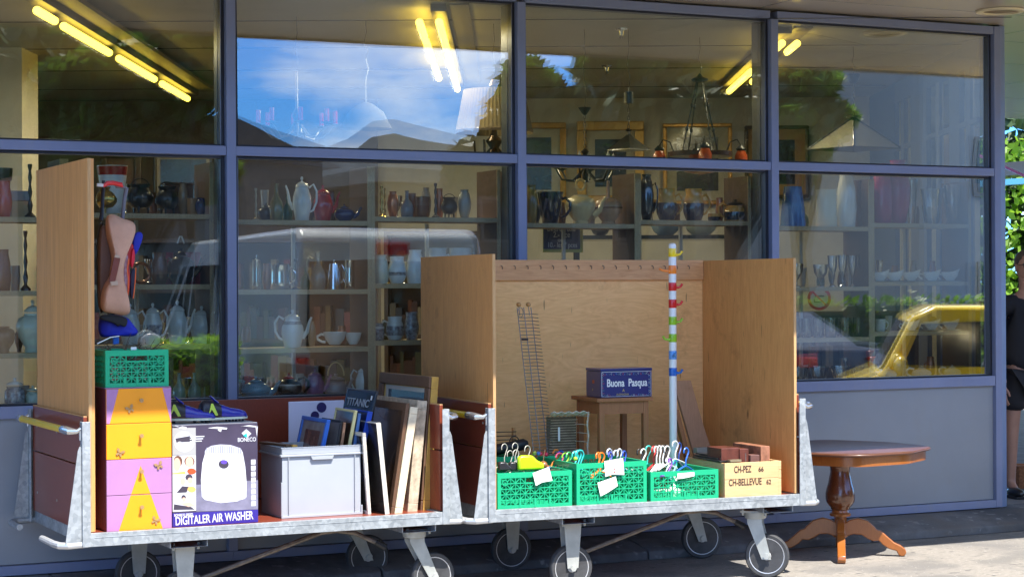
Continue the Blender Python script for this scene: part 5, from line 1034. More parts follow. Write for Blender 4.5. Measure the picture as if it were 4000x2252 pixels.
tt = slab('picture_book', 'dark framed poster lettered TITANIC behind the blue album', 'poster', 10.14, 1388, 1880, 1470, 1526, 10, 0.44, titan, titan, 0.012, PG)
Lt = 0.50; lc = [c for c in tt.children]
hT = math.hypot((at(1470, 1526, 10.14) - at(1388, 1880, 10.14)).x, (at(1470, 1526, 10.14) - at(1388, 1880, 10.14)).z)
text('TITANIC', 0.062, mat('silver_ink', (0.38, 0.40, 0.42), 0.4), tt, (-0.0012, 0.40, hT - 0.098), rot=(rad(90), 0, rad(-90)), fit=0.34, bold=0.001)
b = MB(); b.box(-0.001, 0, 0.035, 0.055, hT - 0.055, hT - 0.03); b.build('price_tag', paper, tt, smooth=0)
b = MB(); q = at(1045, 1740, 10.3); b.box(0, 0.05, 0.0, 0.30, 0, 0.012); b.box(0.03, 0.06, -0.02, 0.02, 0.0, 0.012, 1); o = b.build('flat_album', [brownF, goldF], smooth=0); tag(move(o, (q.x + 0.03, 10.08, DK + Hg + 0.001), (0, 0, rad(10))), 'flat brown album with gilt end lying on the grey box rim', 'album')
# canvases and frames standing on the deck
slab('canvas', 'thin unframed canvas leaning left against the grey box', 'canvas', 10.02, 1452 - 14, 2009, 1428 - 12, 1690, 14, 0.45, canvasE, pd1, 0.02, PG)
slab('canvas', 'thick canvas with nailed white edge and a dark dusk painting', 'canvas', 9.97, 1505, 2012, 1470, 1652, 19, 0.40, canvasE, pd1, 0.004, PG)
slab('framed_picture', 'brown frame with a wooden scene, leftmost of the right-leaning pictures', 'picture', 10.00, 1526, 2009, 1588, 1573, 14, 0.52, brownF, pd2, 0.045, PG)
slab('framed_picture', 'thick raw cream frame in full sun', 'picture', 10.00, 1541, 2008, 1604, 1586, 33, 0.55, creamF, creamF, 0.04, PG)
slab('framed_picture', 'pale carved frame between the cream and the gold ones', 'picture', 10.04, 1592, 1998, 1632, 1562, 42, 0.60, mat('pale_carved', (0.52, 0.42, 0.30), 0.7, noise=0.35, nscale=25), pd2, 0.05, PG)
tg = slab('framed_picture', 'tallest gold edged frame with a teal picture, rightmost', 'picture', 10.06, 1652, 2000, 1688, 1470, 30, 0.74, goldF, pblue, 0.07, PG, facem2=None)
hG = 0.70
b = MB(); b.box(-0.008, 0.0, 0.0, 0.74, 0, 0.0); 
b = MB(); a_ = at(1652, 2000, 10.06); c_ = at(1688, 1470, 10.06); hG = math.hypot((c_ - a_).x, (c_ - a_).z)
for (y0, y1, z0, z1) in ((0, 0.74, hG - 0.065, hG), (0, 0.74, 0, 0.065), (0, 0.065, 0.0652, hG - 0.0652), (0.675, 0.74, 0.0652, hG - 0.0652)): b.box(-0.016, -0.0005, y0, y1, z0, z1)
b.build('moulding', brownF, tg, smooth=0, bevel=0.006)
b = MB()
for (y0, y1, z0, z1) in ((0.07, 0.67, hG - 0.095, hG - 0.07), (0.07, 0.67, 0.07, 0.095), (0.07, 0.095, 0.0952, hG - 0.0952), (0.645, 0.67, 0.0952, hG - 0.0952)): b.box(0.004, 0.012, y0, y1, z0, z1)
b.build('inner_slip', mat('linen_slip', (0.55, 0.50, 0.40), 0.8), tg, smooth=0)
# white board with blue discs behind the box
a_ = at(1128, 1568, 10.75); c_ = at(1345, 1555, 10.75); t = thing('white_board', 'white board with dark blue discs standing behind the grey box', 'board', (a_.x, 10.75, DK)); hb = a_.z - DK
b = MB(); b.box(0, c_.x - a_.x, 0, 0.014, 0, hb); b.build('panel', mat('lilac_white', (0.62, 0.58, 0.68), 0.4), t, smooth=0, bevel=0.004)
for px, py, r_ in ((1258, 1590, 0.030), (1232, 1622, 0.026)):
    q = at(px, py, 10.74); b = MB(); b.X = Matrix.Translation((q.x - a_.x, 0, q.z - DK)) @ Matrix.Rotation(rad(90), 4, 'X'); b.lathe([(0, 0), (r_, 0), (r_, 0.004), (0, 0.004)], 24); b.build('disc', mat('dark_violet_disc', (0.03, 0.02, 0.10), 0.4), t)
# ---------------- bags hanging inside the tall panel ----------------
Yb = 10.16
def sheet(pts, y, th, name, m, parent=None, smooth=40, bump=0.0, label=None, cat=None):
    b = MB(); o = at(pts[0][0], pts[0][1], y); P = [at(px, py, y) for px, py in pts]
    n = len(P); cx = sum(p.x for p in P) / n; cz = sum(p.z for p in P) / n
    rings = [(1.0, 0.35), (1.0, 0.65), (0.86, 0.95), (0.55, 1.0)]
    vs = []; fs = []
    for s_, f_ in [(0.55, -1.0), (0.86, -0.95), (1.0, -0.5), (1.0, 0.5), (0.86, 0.95), (0.55, 1.0)]:
        for i, p in enumerate(P):
            jj = bump * math.sin(i * 2.1 + s_ * 9); vs.append((cx + (p.x - cx) * s_, y + f_ * th / 2 + jj, cz + (p.z - cz) * s_))
    k = 6
    for r_ in range(k - 1):
        for i in range(n): fs.append((r_ * n + i, r_ * n + (i + 1) % n, (r_ + 1) * n + (i + 1) % n, (r_ + 1) * n + i))
    fs += [tuple(range(n - 1, -1, -1)), tuple((k - 1) * n + i for i in range(n))]
    if parent is not None:
        l = parent.location; vs = [(v[0] - l.x, v[1] - l.y, v[2] - l.z) for v in vs]
    b.add(vs, fs); ob = b.build(name, m, parent, smooth=smooth)
    s2 = ob.modifiers.new('sub', 'SUBSURF'); s2.levels = 1; s2.render_levels = 2
    if label: tag(ob, label, cat)
    return ob
tan = mat('tan_bag_cloth', (0.58, 0.32, 0.21), 0.6, noise=0.12, nscale=7, bump=0.5, bscale=14); tand = mat('brown_bag_side', (0.17, 0.095, 0.07), 0.6); strapm = mat('brown_strap', (0.19, 0.045, 0.025), 0.4)
q = at(450, 1000, Yb)
t = thing('shoulder_bag', 'tan cloth bag with a brown strap hanging inside the tall pine panel', 'bag', (q.x, Yb, q.z))
sheet([(418, 838), (440, 832), (470, 850), (505, 858), (525, 870), (530, 895), (515, 940), (492, 985), (478, 1030), (478, 1080), (482, 1130), (492, 1175), (507, 1205), (505, 1225), (490, 1236), (440, 1222), (395, 1222), (394, 1180), (400, 1135), (420, 1105), (432, 1090), (436, 1045), (442, 1010), (430, 950), (416, 900), (414, 860)], Yb, 0.10, 'bag_front', tan, t, bump=0.01)
sheet([(388, 880), (414, 870), (430, 950), (440, 1010), (434, 1090), (398, 1140), (392, 1215), (384, 1220), (384, 1000)], Yb + 0.07, 0.05, 'bag_side', tand, t)
b = MB(); l = t.location; q0, q1 = at(458, 1005, Yb - 0.06), at(436, 1105, Yb - 0.06); b.bar(q0 - l, q1 - l, 0.034, 0.012, up=(0, 1, 0)); b.build('strap', strapm, t, smooth=0, bevel=0.004)
b = MB(); q0, q1 = at(466, 1002, Yb - 0.068), at(448, 1000, Yb - 0.068); b.bar(q0 - l, q1 - l, 0.014, 0.008, up=(0, 1, 0)); q0 = at(432, 1108, Yb - 0.068); q1 = at(460, 1104, Yb - 0.068); b.bar(q0 - l, q1 - l, 0.022, 0.006, up=(0, 1, 0)); b.build('strap_end', mat('pale_leather', (0.5, 0.36, 0.26), 0.6), t, smooth=0)
# trolley bag with grey handle
q = at(400, 900, Yb + 0.12); t = thing('trolley_bag', 'dark trolley bag with telescopic grey handle behind the tan bag', 'bag', (q.x, Yb + 0.12, q.z)); l = t.location
b = MB(); P = [at(395, 860, Yb + 0.1), at(398, 830, Yb + 0.1), at(405, 705, Yb + 0.1)]; b.tube([p - l for p in P], [0.012, 0.010, 0.009], 8); b.build('rail', bootk, t)
b = MB(); P = [at(478, 860, Yb + 0.1), at(486, 780, Yb + 0.1), at(494, 736, Yb + 0.1), at(480, 730, Yb + 0.1), at(452, 728, Yb + 0.1)]; b.tube([p - l for p in P], [0.010, 0.010, 0.012, 0.011, 0.009], 8); b.build('handle', mat('grey_handle', (0.16, 0.15, 0.18), 0.4), t)
sheet([(380, 850), (412, 845), (414, 1240), (380, 1240)], Yb + 0.16, 0.10, 'bag_body', mat('black_bag', (0.012, 0.012, 0.014), 0.6), t)
b = MB(); P = [at(378, 722, Yb + 0.02), at(402, 724, Yb + 0.02)]; b.bar(P[0], P[1], 0.016, 0.02, up=(0, 1, 0), mi=1); P = [at(402, 728, Yb + 0.02), at(420, 716, Yb + 0.02), at(440, 714, Yb + 0.02), at(474, 722, Yb + 0.02), at(480, 730, Yb + 0.02)]; b.tube(P, [0.008, 0.013, 0.012, 0.013, 0.004], 10)
o = b.build('red_handle', [mat('bright_red_plastic', (0.75, 0.015, 0.02), 0.35, coat=0.4), whp]); tag(o, 'bright red handle with a white end beside the panel top', 'handle'); o.name = 'red_grip_tool'
bluec = mat('royal_blue_cloth', (0.008, 0.02, 0.42), 0.6, bump=0.4, bscale=16)
sheet([(528, 900), (566, 906), (545, 965), (530, 1000), (518, 990), (515, 940)], Yb + 0.06, 0.03, 'folded_umbrella', bluec, label='royal blue folded cloth sticking out right of the tan bag', cat='cloth')
redc = mat('red_neoprene', (0.55, 0.02, 0.02), 0.5); 
q = at(500, 1050, Yb + 0.02); t = thing('red_slippers', 'pair of red quilted slippers with orange piping beside the tan bag', 'slippers', (q.x, Yb + 0.02, q.z))
sheet([(512, 945), (522, 955), (518, 975), (505, 990), (500, 1010), (502, 1060), (508, 1100), (500, 1165), (490, 1182), (482, 1150), (482, 1080), (482, 1000), (498, 960)], Yb + 0.03, 0.04, 'slipper', redc, t)
sheet([(484, 990), (496, 985), (502, 1010), (496, 1050), (500, 1090), (498, 1150), (488, 1166), (481, 1140), (480, 1040)], Yb + 0.0, 0.03, 'quilted_lining', mat('grey_quilt', (0.45, 0.36, 0.42), 0.8, col2=(0.3, 0.05, 0.08), nscale=30), t)
sheet([(520, 960), (528, 990), (524, 1030), (512, 1055), (508, 1020), (512, 980)], Yb + 0.01, 0.03, 'slipper', mat('crimson_cloth', (0.62, 0.01, 0.03), 0.5), t)
sheet([(508, 1045), (530, 1045), (526, 1100), (520, 1165), (508, 1172), (506, 1110)], Yb + 0.05, 0.03, 'slipper', mat('navy_quilt', (0.02, 0.02, 0.05), 0.6), t)
b = MB(); l = t.location; b.tube([at(*c, Yb + 0.02) - l for c in ((531, 1045), (528, 1100), (521, 1165))], 0.003, 6); b.tube([at(*c, Yb - 0.02) - l for c in ((503, 1010), (497, 1050), (501, 1090), (499, 1150), (489, 1166))], 0.003, 6); b.build('piping', mat('orange_piping', (0.85, 0.15, 0.02), 0.5), t)
sheet([(384, 1228), (420, 1226), (500, 1232), (520, 1270), (538, 1290), (536, 1306), (520, 1316), (460, 1310), (420, 1316), (384, 1322)], Yb + 0.08, 0.08, 'blue_sack', bluec, bump=0.012, label='royal blue cloth bundle above the green crate', cat='cloth bundle')
sheet([(384, 1224), (498, 1232), (500, 1258), (488, 1284), (470, 1262), (462, 1280), (444, 1256), (384, 1250)], Yb + 0.02, 0.03, 'black_cover', mat('black_cloth', (0.015, 0.015, 0.017), 0.8), label='black cloth flap with ragged edge over the blue bundle', cat='cloth')
b = MB(); b.tube([at(380, 1342, Yb - 0.03), at(430, 1318, Yb - 0.03), at(466, 1312, Yb - 0.03)], 0.004, 8); tag(b.build('metal_rod', steelv), 'thin bright metal rod above the green crate', 'rod')
q = at(452, 1330, Yb); b = MB(); b.box(-0.016, 0.016, -0.01, 0.01, -0.02, 0.02); tag(move(b.build('blue_clip', mat('clip_blue', (0.01, 0.12, 0.5), 0.4), smooth=0, bevel=0.004), q), 'small blue plastic clip beside the metal rod', 'clip')
# ================= PEDESTAL TABLE =================
walnut = wood('table_top_wood', (0.125, 0.045, 0.02), (0.07, 0.026, 0.014), 5, (8, 1, 1), 0.42, coat=0.12); beech = wood('table_leg_wood', (0.36, 0.115, 0.02), (0.27, 0.08, 0.015), 4, (1, 1, 6), 0.28, coat=0.5)
Yt = 10.43; zt = 0.0
pc = at(3283, 2100, Yt); TX = pc.x
t = thing('pedestal_table', 'glossy brown pedestal table with shaped top and four carved feet', 'table', (TX, Yt, 0))
topz = 0.708
def outline(R, n=96):
    o = []
    for i in range(n):
        a = 2 * math.pi * i / n; f = a - rad(19); k = (abs(math.cos(f)) ** 2.7 + abs(math.sin(f)) ** 2.7) ** (-1 / 2.7)
        r = R * (0.90 * k + 0.022 * math.cos(8 * f) ); o.append((r * math.cos(a), r * math.sin(a)))
    return o
R = 0.585
b = MB(); vs = []; fs = []; n = 96
lay = [(0.90, 0.0), (0.975, 0.0), (0.995, 0.004), (1.0, 0.010), (0.995, 0.017), (0.975, 0.022)]
for s_, z in lay:
    for x, y in outline(R): vs.append((x * s_, y * s_, topz - 0.022 + z))
for i in range(len(lay) - 1):
    for j in range(n): fs.append((i * n + j, i * n + (j + 1) % n, (i + 1) * n + (j + 1) % n, (i + 1) * n + j))
fs += [tuple(range(n - 1, -1, -1)), tuple((len(lay) - 1) * n + j for j in range(n))]
b.add(vs, fs); b.build('tabletop', walnut, t, smooth=50)
b = MB(); vs = []
for z in (topz - 0.082, topz - 0.0225):
    for x, y in outline(R * 0.945): vs.append((x, y, z))
b.add(vs, [(j, (j + 1) % n, (j + 1) % n + n, j + n) for j in range(n)] + [tuple(range(n - 1, -1, -1)), tuple(n + j for j in range(n))]); b.build('apron', beech, t, smooth=30)
def zp(py): return EYE - (py - 1119.5) * 13.05 / 7600 if False else EYE + (at(3283, py, Yt).z - EYE)
rp = 1 / (7600 / (Yt / math.cos(rad(36.07)) * math.cos(rad(9.6))))
prof = [(0.0, 2120), (12, 2118), (16, 2110), (17, 2098), (28, 2094), (30, 2086)]
P_ = [(r * rp, zp(y)) for r, y in prof]
b = MB(); b.lathe(P_, 24); b.lathe([(24 * rp, zp(2086)), (24 * rp, zp(2015))], 8); b.lathe([(r * rp, zp(y)) for r, y in ((24, 2015), (40, 2012), (42, 2004), (33, 1998), (31, 1990))], 30); b.build('pedestal_foot', beech, t, smooth=30)
b = MB(); b.lathe([(r * rp, zp(y)) for r, y in ((31, 1990), (36, 1985), (38, 1978), (44, 1972), (54, 1958), (57, 1945), (57, 1925), (53, 1905), (47, 1885), (42, 1860), (38, 1840), (39, 1825), (44, 1815), (52, 1811), (53, 1806), (53, 1792))], 40); b.build('pedestal', wood('pedestal_wood', (0.17, 0.05, 0.014), (0.10, 0.03, 0.01), 4, (1, 1, 5), 0.2, coat=0.8), t, smooth=50)
for a in (-35, 55, 145, 235):
    ar = rad(a); pr = [(0.02, 0.175), (0.06, 0.195), (0.11, 0.205), (0.17, 0.190), (0.215, 0.155), (0.225, 0.142), (0.25, 0.138), (0.285, 0.110), (0.33, 0.076), (0.37, 0.060), (0.40, 0.040), (0.405, 0.020), (0.395, 0.004), (0.375, 0.0), (0.355, 0.010), (0.345, 0.030), (0.30, 0.040), (0.26, 0.062), (0.235, 0.085), (0.20, 0.082), (0.165, 0.095), (0.13, 0.115), (0.08, 0.118), (0.02, 0.10)]
    b = MB(); b.prism([(r_ * 1.04, z * 1.20) for r_, z in pr], -0.026, 0.026, 'y'); o = b.build('leg', beech, t, smooth=35, bevel=0.006); o.rotation_euler = (0, 0, ar)
# ================= INSIDE THE WINDOW: SHELVES AND WARES =================
random.seed(23)
chip = chipboard(); shelfw = mat('chipboard_top', (0.48, 0.37, 0.24), 0.7, noise=0.2, nscale=30); upw = mat('brown_board', (0.13, 0.075, 0.05), 0.6, noise=0.12, nscale=6)
SY = 11.50; SD = 0.30
TL, TR, ML, MR, LL, LR, BO = 2.183, 2.213, 1.750, 1.785, 1.385, 1.420, 1.060
posn = ['at the far left', 'left of the tall pine panel', 'behind the tall pine panel', 'behind the grey stacking box', 'behind the plywood trolley side', 'behind the wire rack', 'behind the striped coat rack', 'behind the table, left part', 'behind the table, right part']
def shelf_unit(x0, x1, zt, zm, zl, label, topz=2.53):
    t = thing('display_shelf', label, 'shelf', (x0, SY, 0), 0, 'chipboard display shelves along the window'); W = x1 - x0
    for z in (zt, zm, zl, BO):
        b = MB(); b.box(0.014, W - 0.014, 0.0, 0.012, z - 0.030, z); b.build('shelf_edge', chip, t, smooth=0)
        b = MB(); b.box(0.014, W - 0.014, 0.0121, SD, z - 0.0295, z - 0.0005); b.build('shelf_board', shelfw, t, smooth=0)
    for xx in (0.0, W - 0.0):
        b = MB(); b.box(xx - 0.0125, xx + 0.0125, 0.006, SD + 0.01, 0.30, topz); b.box(xx - 0.0125, xx + 0.0125, -0.001, 0.0055, 0.30, topz, 1); b.build('upright', [upw, chip], t, smooth=0)
    b = MB(); b.box(W * 0.55, W * 0.55 + 0.022, SD - 0.02, SD, 0.3, zt - 0.031); b.build('slotted_rail', mat('pale_metal_rail', (0.45, 0.44, 0.38), 0.5), t, smooth=0)
for k in range(1, 6):
    x0, x1 = MX[k] + 0.065, MX[k + 1] - 0.045; xm = (x0 + x1) / 2 + 0.02
    if k == 1: x0, x1 = MX[1] + 0.05, MX[2] - 0.03; xm = (x0 + x1) / 2
    nm = ['', 'outside the left edge of the view', 'behind the tall pine panel and bags', 'behind the framed pictures', 'behind the wire rack and coat rack', 'above the pedestal table'][k]
    shelf_unit(x0, xm - 0.013, TL, ML, LL, 'left half of the display shelving ' + nm); shelf_unit(xm + 0.013, x1, TR, MR, LR, 'right half of the display shelving ' + nm)
PR = {
 'coffeepot': [(0.66, 0), (0.70, 0.02), (0.78, 0.15), (0.97, 0.42), (0.92, 0.62), (0.70, 0.80), (0.64, 0.86), (0.66, 0.88)],
 'teapot': [(0.48, 0), (0.55, 0.03), (0.90, 0.25), (1.0, 0.48), (0.90, 0.70), (0.55, 0.84), (0.42, 0.86)],
 'pitcher': [(0.62, 0), (0.70, 0.03), (0.95, 0.25), (1.0, 0.42), (0.86, 0.70), (0.72, 0.82), (0.78, 1.0), (0.73, 1.0), (0.66, 0.82)],
 'vase': [(0.5, 0), (0.6, 0.02), (0.9, 0.3), (1.0, 0.55), (0.75, 0.85), (0.55, 0.93), (0.65, 1.0), (0.60, 1.0), (0.48, 0.93)],
 'urn': [(0.45, 0), (0.5, 0.03), (0.45, 0.10), (0.85, 0.35), (1.0, 0.56), (0.85, 0.74), (0.50, 0.82), (0.50, 0.86)],
 'cyl': [(0.95, 0), (1.0, 0.02), (0.97, 0.3), (0.95, 0.7), (0.98, 0.96), (1.04, 1.0), (0.98, 1.0), (0.90, 0.95)],
 'tall': [(0.80, 0), (0.85, 0.02), (0.98, 0.30), (0.90, 0.65), (0.66, 0.90), (0.70, 1.0), (0.65, 1.0), (0.58, 0.9)],
 'taper': [(1.0, 0), (1.0, 0.02), (0.90, 0.45), (0.70, 0.95), (0.68, 1.0), (0.62, 1.0), (0.60, 0.95)],
 'cone': [(0.55, 0), (0.6, 0.02), (0.80, 0.5), (1.0, 0.98), (1.0, 1.0), (0.95, 1.0), (0.75, 0.5)],
 'mug': [(0.80, 0), (0.88, 0.03), (0.96, 0.3), (1.0, 1.0), (0.94, 1.0), (0.90, 0.3)],
 'bowl': [(0.45, 0), (0.5, 0.05), (0.80, 0.4), (1.0, 0.95), (1.0, 1.0), (0.95, 1.0), (0.74, 0.42)],
 'cauldron': [(0.30, 0.18), (0.70, 0.24), (0.97, 0.42), (1.0, 0.55), (0.85, 0.75), (0.62, 0.88), (0.78, 1.0), (0.72, 1.0), (0.55, 0.88)],
 'goblet': [(0.62, 0), (0.60, 0.03), (0.12, 0.08), (0.10, 0.28), (0.35, 0.36), (0.85, 0.62), (1.0, 1.0), (0.96, 1.0), (0.80, 0.63), (0.3, 0.40)],
 'decanter': [(0.8, 0), (0.9, 0.03), (1.0, 0.25), (0.85, 0.45), (0.30, 0.62), (0.24, 0.85), (0.34, 0.90), (0.30, 0.90)],
 'jar': [(0.80, 0), (0.95, 0.06), (1.0, 0.35), (0.95, 0.65), (0.75, 0.74), (0.78, 0.78), (0.80, 0.82)],
 'stem': [(0.7, 0), (0.72, 0.03), (0.2, 0.10), (0.35, 0.22), (0.15, 0.34), (0.30, 0.46), (0.14, 0.60), (0.28, 0.72), (0.16, 0.84), (0.3, 0.92), (0.28, 0.96)],
}
china = mat('white_china', (0.78, 0.80, 0.78), 0.15, coat=0.4); chinab = mat('bluish_china', (0.62, 0.69, 0.70), 0.15, coat=0.4)
_c = 0
def wm(col, rough=0.25, metal=0.0, noise=0.0, ns=10, coat=0.4, col2=None):
    nm = 'ware_%s_%s_%s' % ('_'.join('%d' % (c * 100) for c in col), int(metal * 10), 'n' if col2 or noise else ''); return mat(nm, col, rough, metal, noise=noise, nscale=ns, coat=coat, col2=col2)
def ware(kind, name, label, cat, px, w, top, base, z0, m, Y=11.62, handle=0, spout=0, lid=None, group=None, knob=True, band=None, ribs=0):
    c = at(px, base, Y); s = (Vector((c.x, c.y, 0)).dot(FW)) / FPX; r = w * s / 2; h = abs(base - top) * s
    t = thing(name, label, cat, (c.x, Y, z0 + 0.0005), -YAW, group); hb = h
    lidk = lid is not None
    if lidk: hb = h * 0.86
    b = MB(); P = [(a * r, z * hb) for a, z in PR[kind]]; hh = P[-1][1] if PR[kind][-1][1] > 0.8 else max(z for _, z in P)
    b.lathe(P, 24 if w > 40 else 16, ribs=ribs, ra=0.04 if ribs else 0); b.build('body', m, t, smooth=50)
    if kind == 'cauldron':
        for i in range(3): a = i * 2.09 + 0.5; b = MB(); b.tube([(r * 0.55 * math.cos(a), r * 0.55 * math.sin(a), h * 0.28), (r * 0.62 * math.cos(a), r * 0.62 * math.sin(a), 0)], [r * 0.12, r * 0.07], 8); b.build('leg', m, t)
        b = MB(); b.tube(arc((0, 0, h * 0.86), r * 0.74, 20, 160, 8), r * 0.05, 6); b.build('handle', m, t)
    if lidk:
        b = MB(); rr = [a for a, z in PR[kind] if z > 0.8][-1] * r; b.lathe([(rr * 1.05, hb * 0.885), (rr, hb * 0.92), (rr * 0.55, hb * 1.0), (rr * 0.16, hb * 1.03), (rr * 0.14, hb * 1.06), (rr * 0.24, hb * 1.10), (rr * 0.16, hb * 1.15), (0, hb * 1.16)], 18); b.build('lid', lid, t, smooth=50)
    if handle:
        sg = handle; b = MB(); b.tube([(sg * r * 0.72, 0, h * 0.74), (sg * r * 1.15, 0, h * 0.82), (sg * r * 1.48, 0, h * 0.66), (sg * r * 1.45, 0, h * 0.42), (sg * r * 1.12, 0, h * 0.24), (sg * r * 0.80, 0, h * 0.20)], max(0.004, r * 0.11), 8); b.build('handle', m, t)
    if spout:
        sg = spout; b = MB(); b.tube([(sg * r * 0.80, 0, h * 0.26), (sg * r * 1.25, 0, h * 0.42), (sg * r * 1.42, 0, h * 0.66), (sg * r * 1.62, 0, h * 0.80)], [r * 0.26, r * 0.18, r * 0.12, r * 0.09], 8); b.build('spout', m, t)
    if band is not None:
        b = MB(); k0 = band[1]; import bisect
        def rad_at(zf):
            Q = PR[kind]
            for (a0, z0_), (a1, z1_) in zip(Q, Q[1:]):
                if z0_ <= zf <= z1_ and z1_ > z0_: return (a0 + (a1 - a0) * (zf - z0_) / (z1_ - z0_)) * r
            return r
        ps = [(rad_at(k0 + (band[2] - k0) * i / 5) + 0.0012, (k0 + (band[2] - k0) * i / 5) * hb) for i in range(6)]
        b.open = True; b.lathe(ps, 24); b.f = [f for f in b.f if len(f) == 4]; b.m = b.m[:len(b.f)]; b.build('band', band[0], t, smooth=60)
    return t
blk = wm((0.02, 0.02, 0.022), 0.3); iron = wm((0.025, 0.027, 0.03), 0.38, 0.3); brass = wm((0.50, 0.35, 0.09), 0.25, 0.9); silver = wm((0.60, 0.61, 0.62), 0.12, 1.0); copper = wm((0.34, 0.13, 0.06), 0.28, 0.7); brn = wm((0.15, 0.065, 0.035), 0.25); terra = wm((0.52, 0.30, 0.15), 0.4, col2=(0.26, 0.14, 0.07)); ochre = wm((0.60, 0.34, 0.09), 0.2); dblue = wm((0.012, 0.02, 0.05), 0.1, coat=0.9); redw = wm((0.42, 0.02, 0.03), 0.2); magenta = wm((0.36, 0.02, 0.12), 0.25); blued = wm((0.02, 0.04, 0.14), 0.2); sage = wm((0.55, 0.61, 0.50), 0.3); mauvew = wm((0.30, 0.14, 0.26), 0.25); greyblue = wm((0.20, 0.33, 0.42), 0.2); sandy = wm((0.66, 0.52, 0.26), 0.3, col2=(0.52, 0.40, 0.18)); bw = wm((0.55, 0.56, 0.56), 0.2, col2=(0.03, 0.04, 0.10), ns=55); creamw = wm((0.75, 0.73, 0.58), 0.3); greyb = wm((0.30, 0.25, 0.25), 0.4); cobalt = wm((0.01, 0.06, 0.35), 0.2, col2=(0.10, 0.28, 0.60), ns=9)
SG = 'wares on the shelf behind the window'
# --- bay behind the tall panel
ware('pitcher', 'jug', 'red enamel jug at the left edge of the top shelf', 'jug', 18, 60, 720, 862, TL, redw)
ware('mug', 'top_hat', 'black felt hat on the red jug, left picture edge', 'hat', 14, 70, 662, 712, TL + 0.215, blk)
t = thing('grey_tin_box', 'grey tin box on the top shelf left of the pine panel', 'tin box', at(78, 850, 11.62) * 1.0); t.location.z = TL; b = MB(); b.box(-0.05, 0.06, 0, 0.08, 0, 0.10); b.box(-0.055, 0.065, -0.005, 0.085, 0.101, 0.16, 1); b.build('case', [wm((0.42, 0.30, 0.16), 0.6), wm((0.22, 0.23, 0.25), 0.5)], t, smooth=0, bevel=0.003)
ware('stem', 'carved_figure', 'dark carved figure on the top shelf beside the pine panel', 'figure', 118, 60, 640, 858, TL, wm((0.03, 0.02, 0.015), 0.4))
ware('cone', 'wine_cooler', 'white conical cooler with red rim behind the red handle', 'wine cooler', 440, 120, 660, 847, TR, china, band=(redw, 0.80, 0.98))
ware('cauldron', 'cauldron', 'brass cauldron beneath the red handle', 'cauldron', 418, 88, 735, 838, TR, brass, 11.60, group='three-legged cauldrons on the top shelf')
ware('cauldron', 'cauldron', 'largest black cauldron with brass cast, middle of the three', 'cauldron', 548, 106, 722, 838, TR, iron, group='three-legged cauldrons on the top shelf')
ware('cauldron', 'cauldron', 'small black cauldron, rightmost of the three', 'cauldron', 652, 92, 730, 838, TR, iron, group='three-legged cauldrons on the top shelf')
t = thing('brown_casket', 'dark brown casket behind the small cauldron', 'casket', at(700, 838, 11.74)); t.location.z = TR; b = MB(); b.box(-0.09, 0.09, 0, 0.05, 0, 0.19); b.box(-0.095, 0.095, -0.003, 0.053, 0.191, 0.205); b.build('case', brn, t, smooth=0, bevel=0.003)
ware('vase', 'vase', 'small dark blue jug near the first mullion, top shelf', 'vase', 785, 48, 772, 838, TR, blued, handle=0)
ware('mug', 'cup', 'wooden cup behind the small dark blue jug', 'cup', 752, 44, 772, 838, TR, wm((0.40, 0.24, 0.12), 0.5), 11.70)
ware('tall', 'vase', 'slim reddish brown vase at the left picture edge', 'vase', 12, 64, 972, 1134, ML, wm((0.22, 0.09, 0.05), 0.4))
ware('stem', 'oil_lamp', 'dark oil lamp left of the pine panel', 'lamp', 100, 56, 890, 1134, ML, wm((0.04, 0.045, 0.05), 0.2, 0.5))
ware('pitcher', 'jug', 'brown glazed jug on the middle shelf right of the bags', 'jug', 622, 70, 985, 1110, MR, brn, handle=1)
ware('teapot', 'kettle', 'black iron kettle with a white handle, middle shelf', 'kettle', 708, 112, 965, 1110, MR, iron, spout=1, lid=iron)
q = at(706, 945, 11.60); b = MB(); b.tube([(-0.022, 0, -0.01), (-0.006, 0, 0.035), (0.006, 0, 0.035), (0.022, 0, -0.01)], 0.005, 8); tag(move(b.build('enamel_handle', china), q), 'white arched handle standing over the black kettle', 'handle')
bpy.data.objects['enamel_handle'].name = 'enamel_arch'
b = MB(); b.tube([(0.058 * math.cos(i * math.pi / 9), 0, 0.06 + 0.058 * math.sin(i * math.pi / 9)) for i in range(18)], 0.010, 8, closed=True); tag(move(b.build('brass_horn', copper), at(550, 1112, 11.62) * 1.0), 'coiled brass horn on the middle shelf beside the slippers', 'horn'); bpy.data.objects['brass_horn'].location.z = MR + 0.011
for i, (px, col, lb) in enumerate(((655, (0.30, 0.02, 0.05), 'dark red tin, left one behind the kettle'), (738, (0.28, 0.02, 0.05), 'dark red tin, middle one behind the kettle'), (782, (0.36, 0.03, 0.06), 'dark red tin, right one by the mullion'))):
    ware('cyl', 'red_tin', lb, 'tin', px, 46, 985, 1110, MR, wm(col, 0.3), 11.73, group='dark red tins behind the kettle')
CP = 'pale porcelain coffee pots on the lower shelf'
ware('coffeepot', 'coffee_pot', 'pale coffee pot partly hidden by the slippers, leftmost of the row', 'coffee pot', 508, 84, 1190, 1350, LR, chinab, handle=1, lid=chinab, group=CP)
ware('coffeepot', 'coffee_pot', 'pale coffee pot with dark floral print, second of the row', 'coffee pot', 597, 78, 1188, 1350, LR, chinab, handle=1, lid=chinab, group=CP, band=(bw, 0.25, 0.55))
ware('coffeepot', 'coffee_pot', 'tall pale coffee pot with painted flowers, third of the row', 'coffee pot', 693, 86, 1180, 1350, LR, chinab, spout=1, lid=chinab, group=CP)
ware('coffeepot', 'coffee_pot', 'rounded pale coffee pot nearest the mullion', 'coffee pot', 788, 92, 1203, 1350, LR, chinab, handle=1, lid=chinab, group=CP)
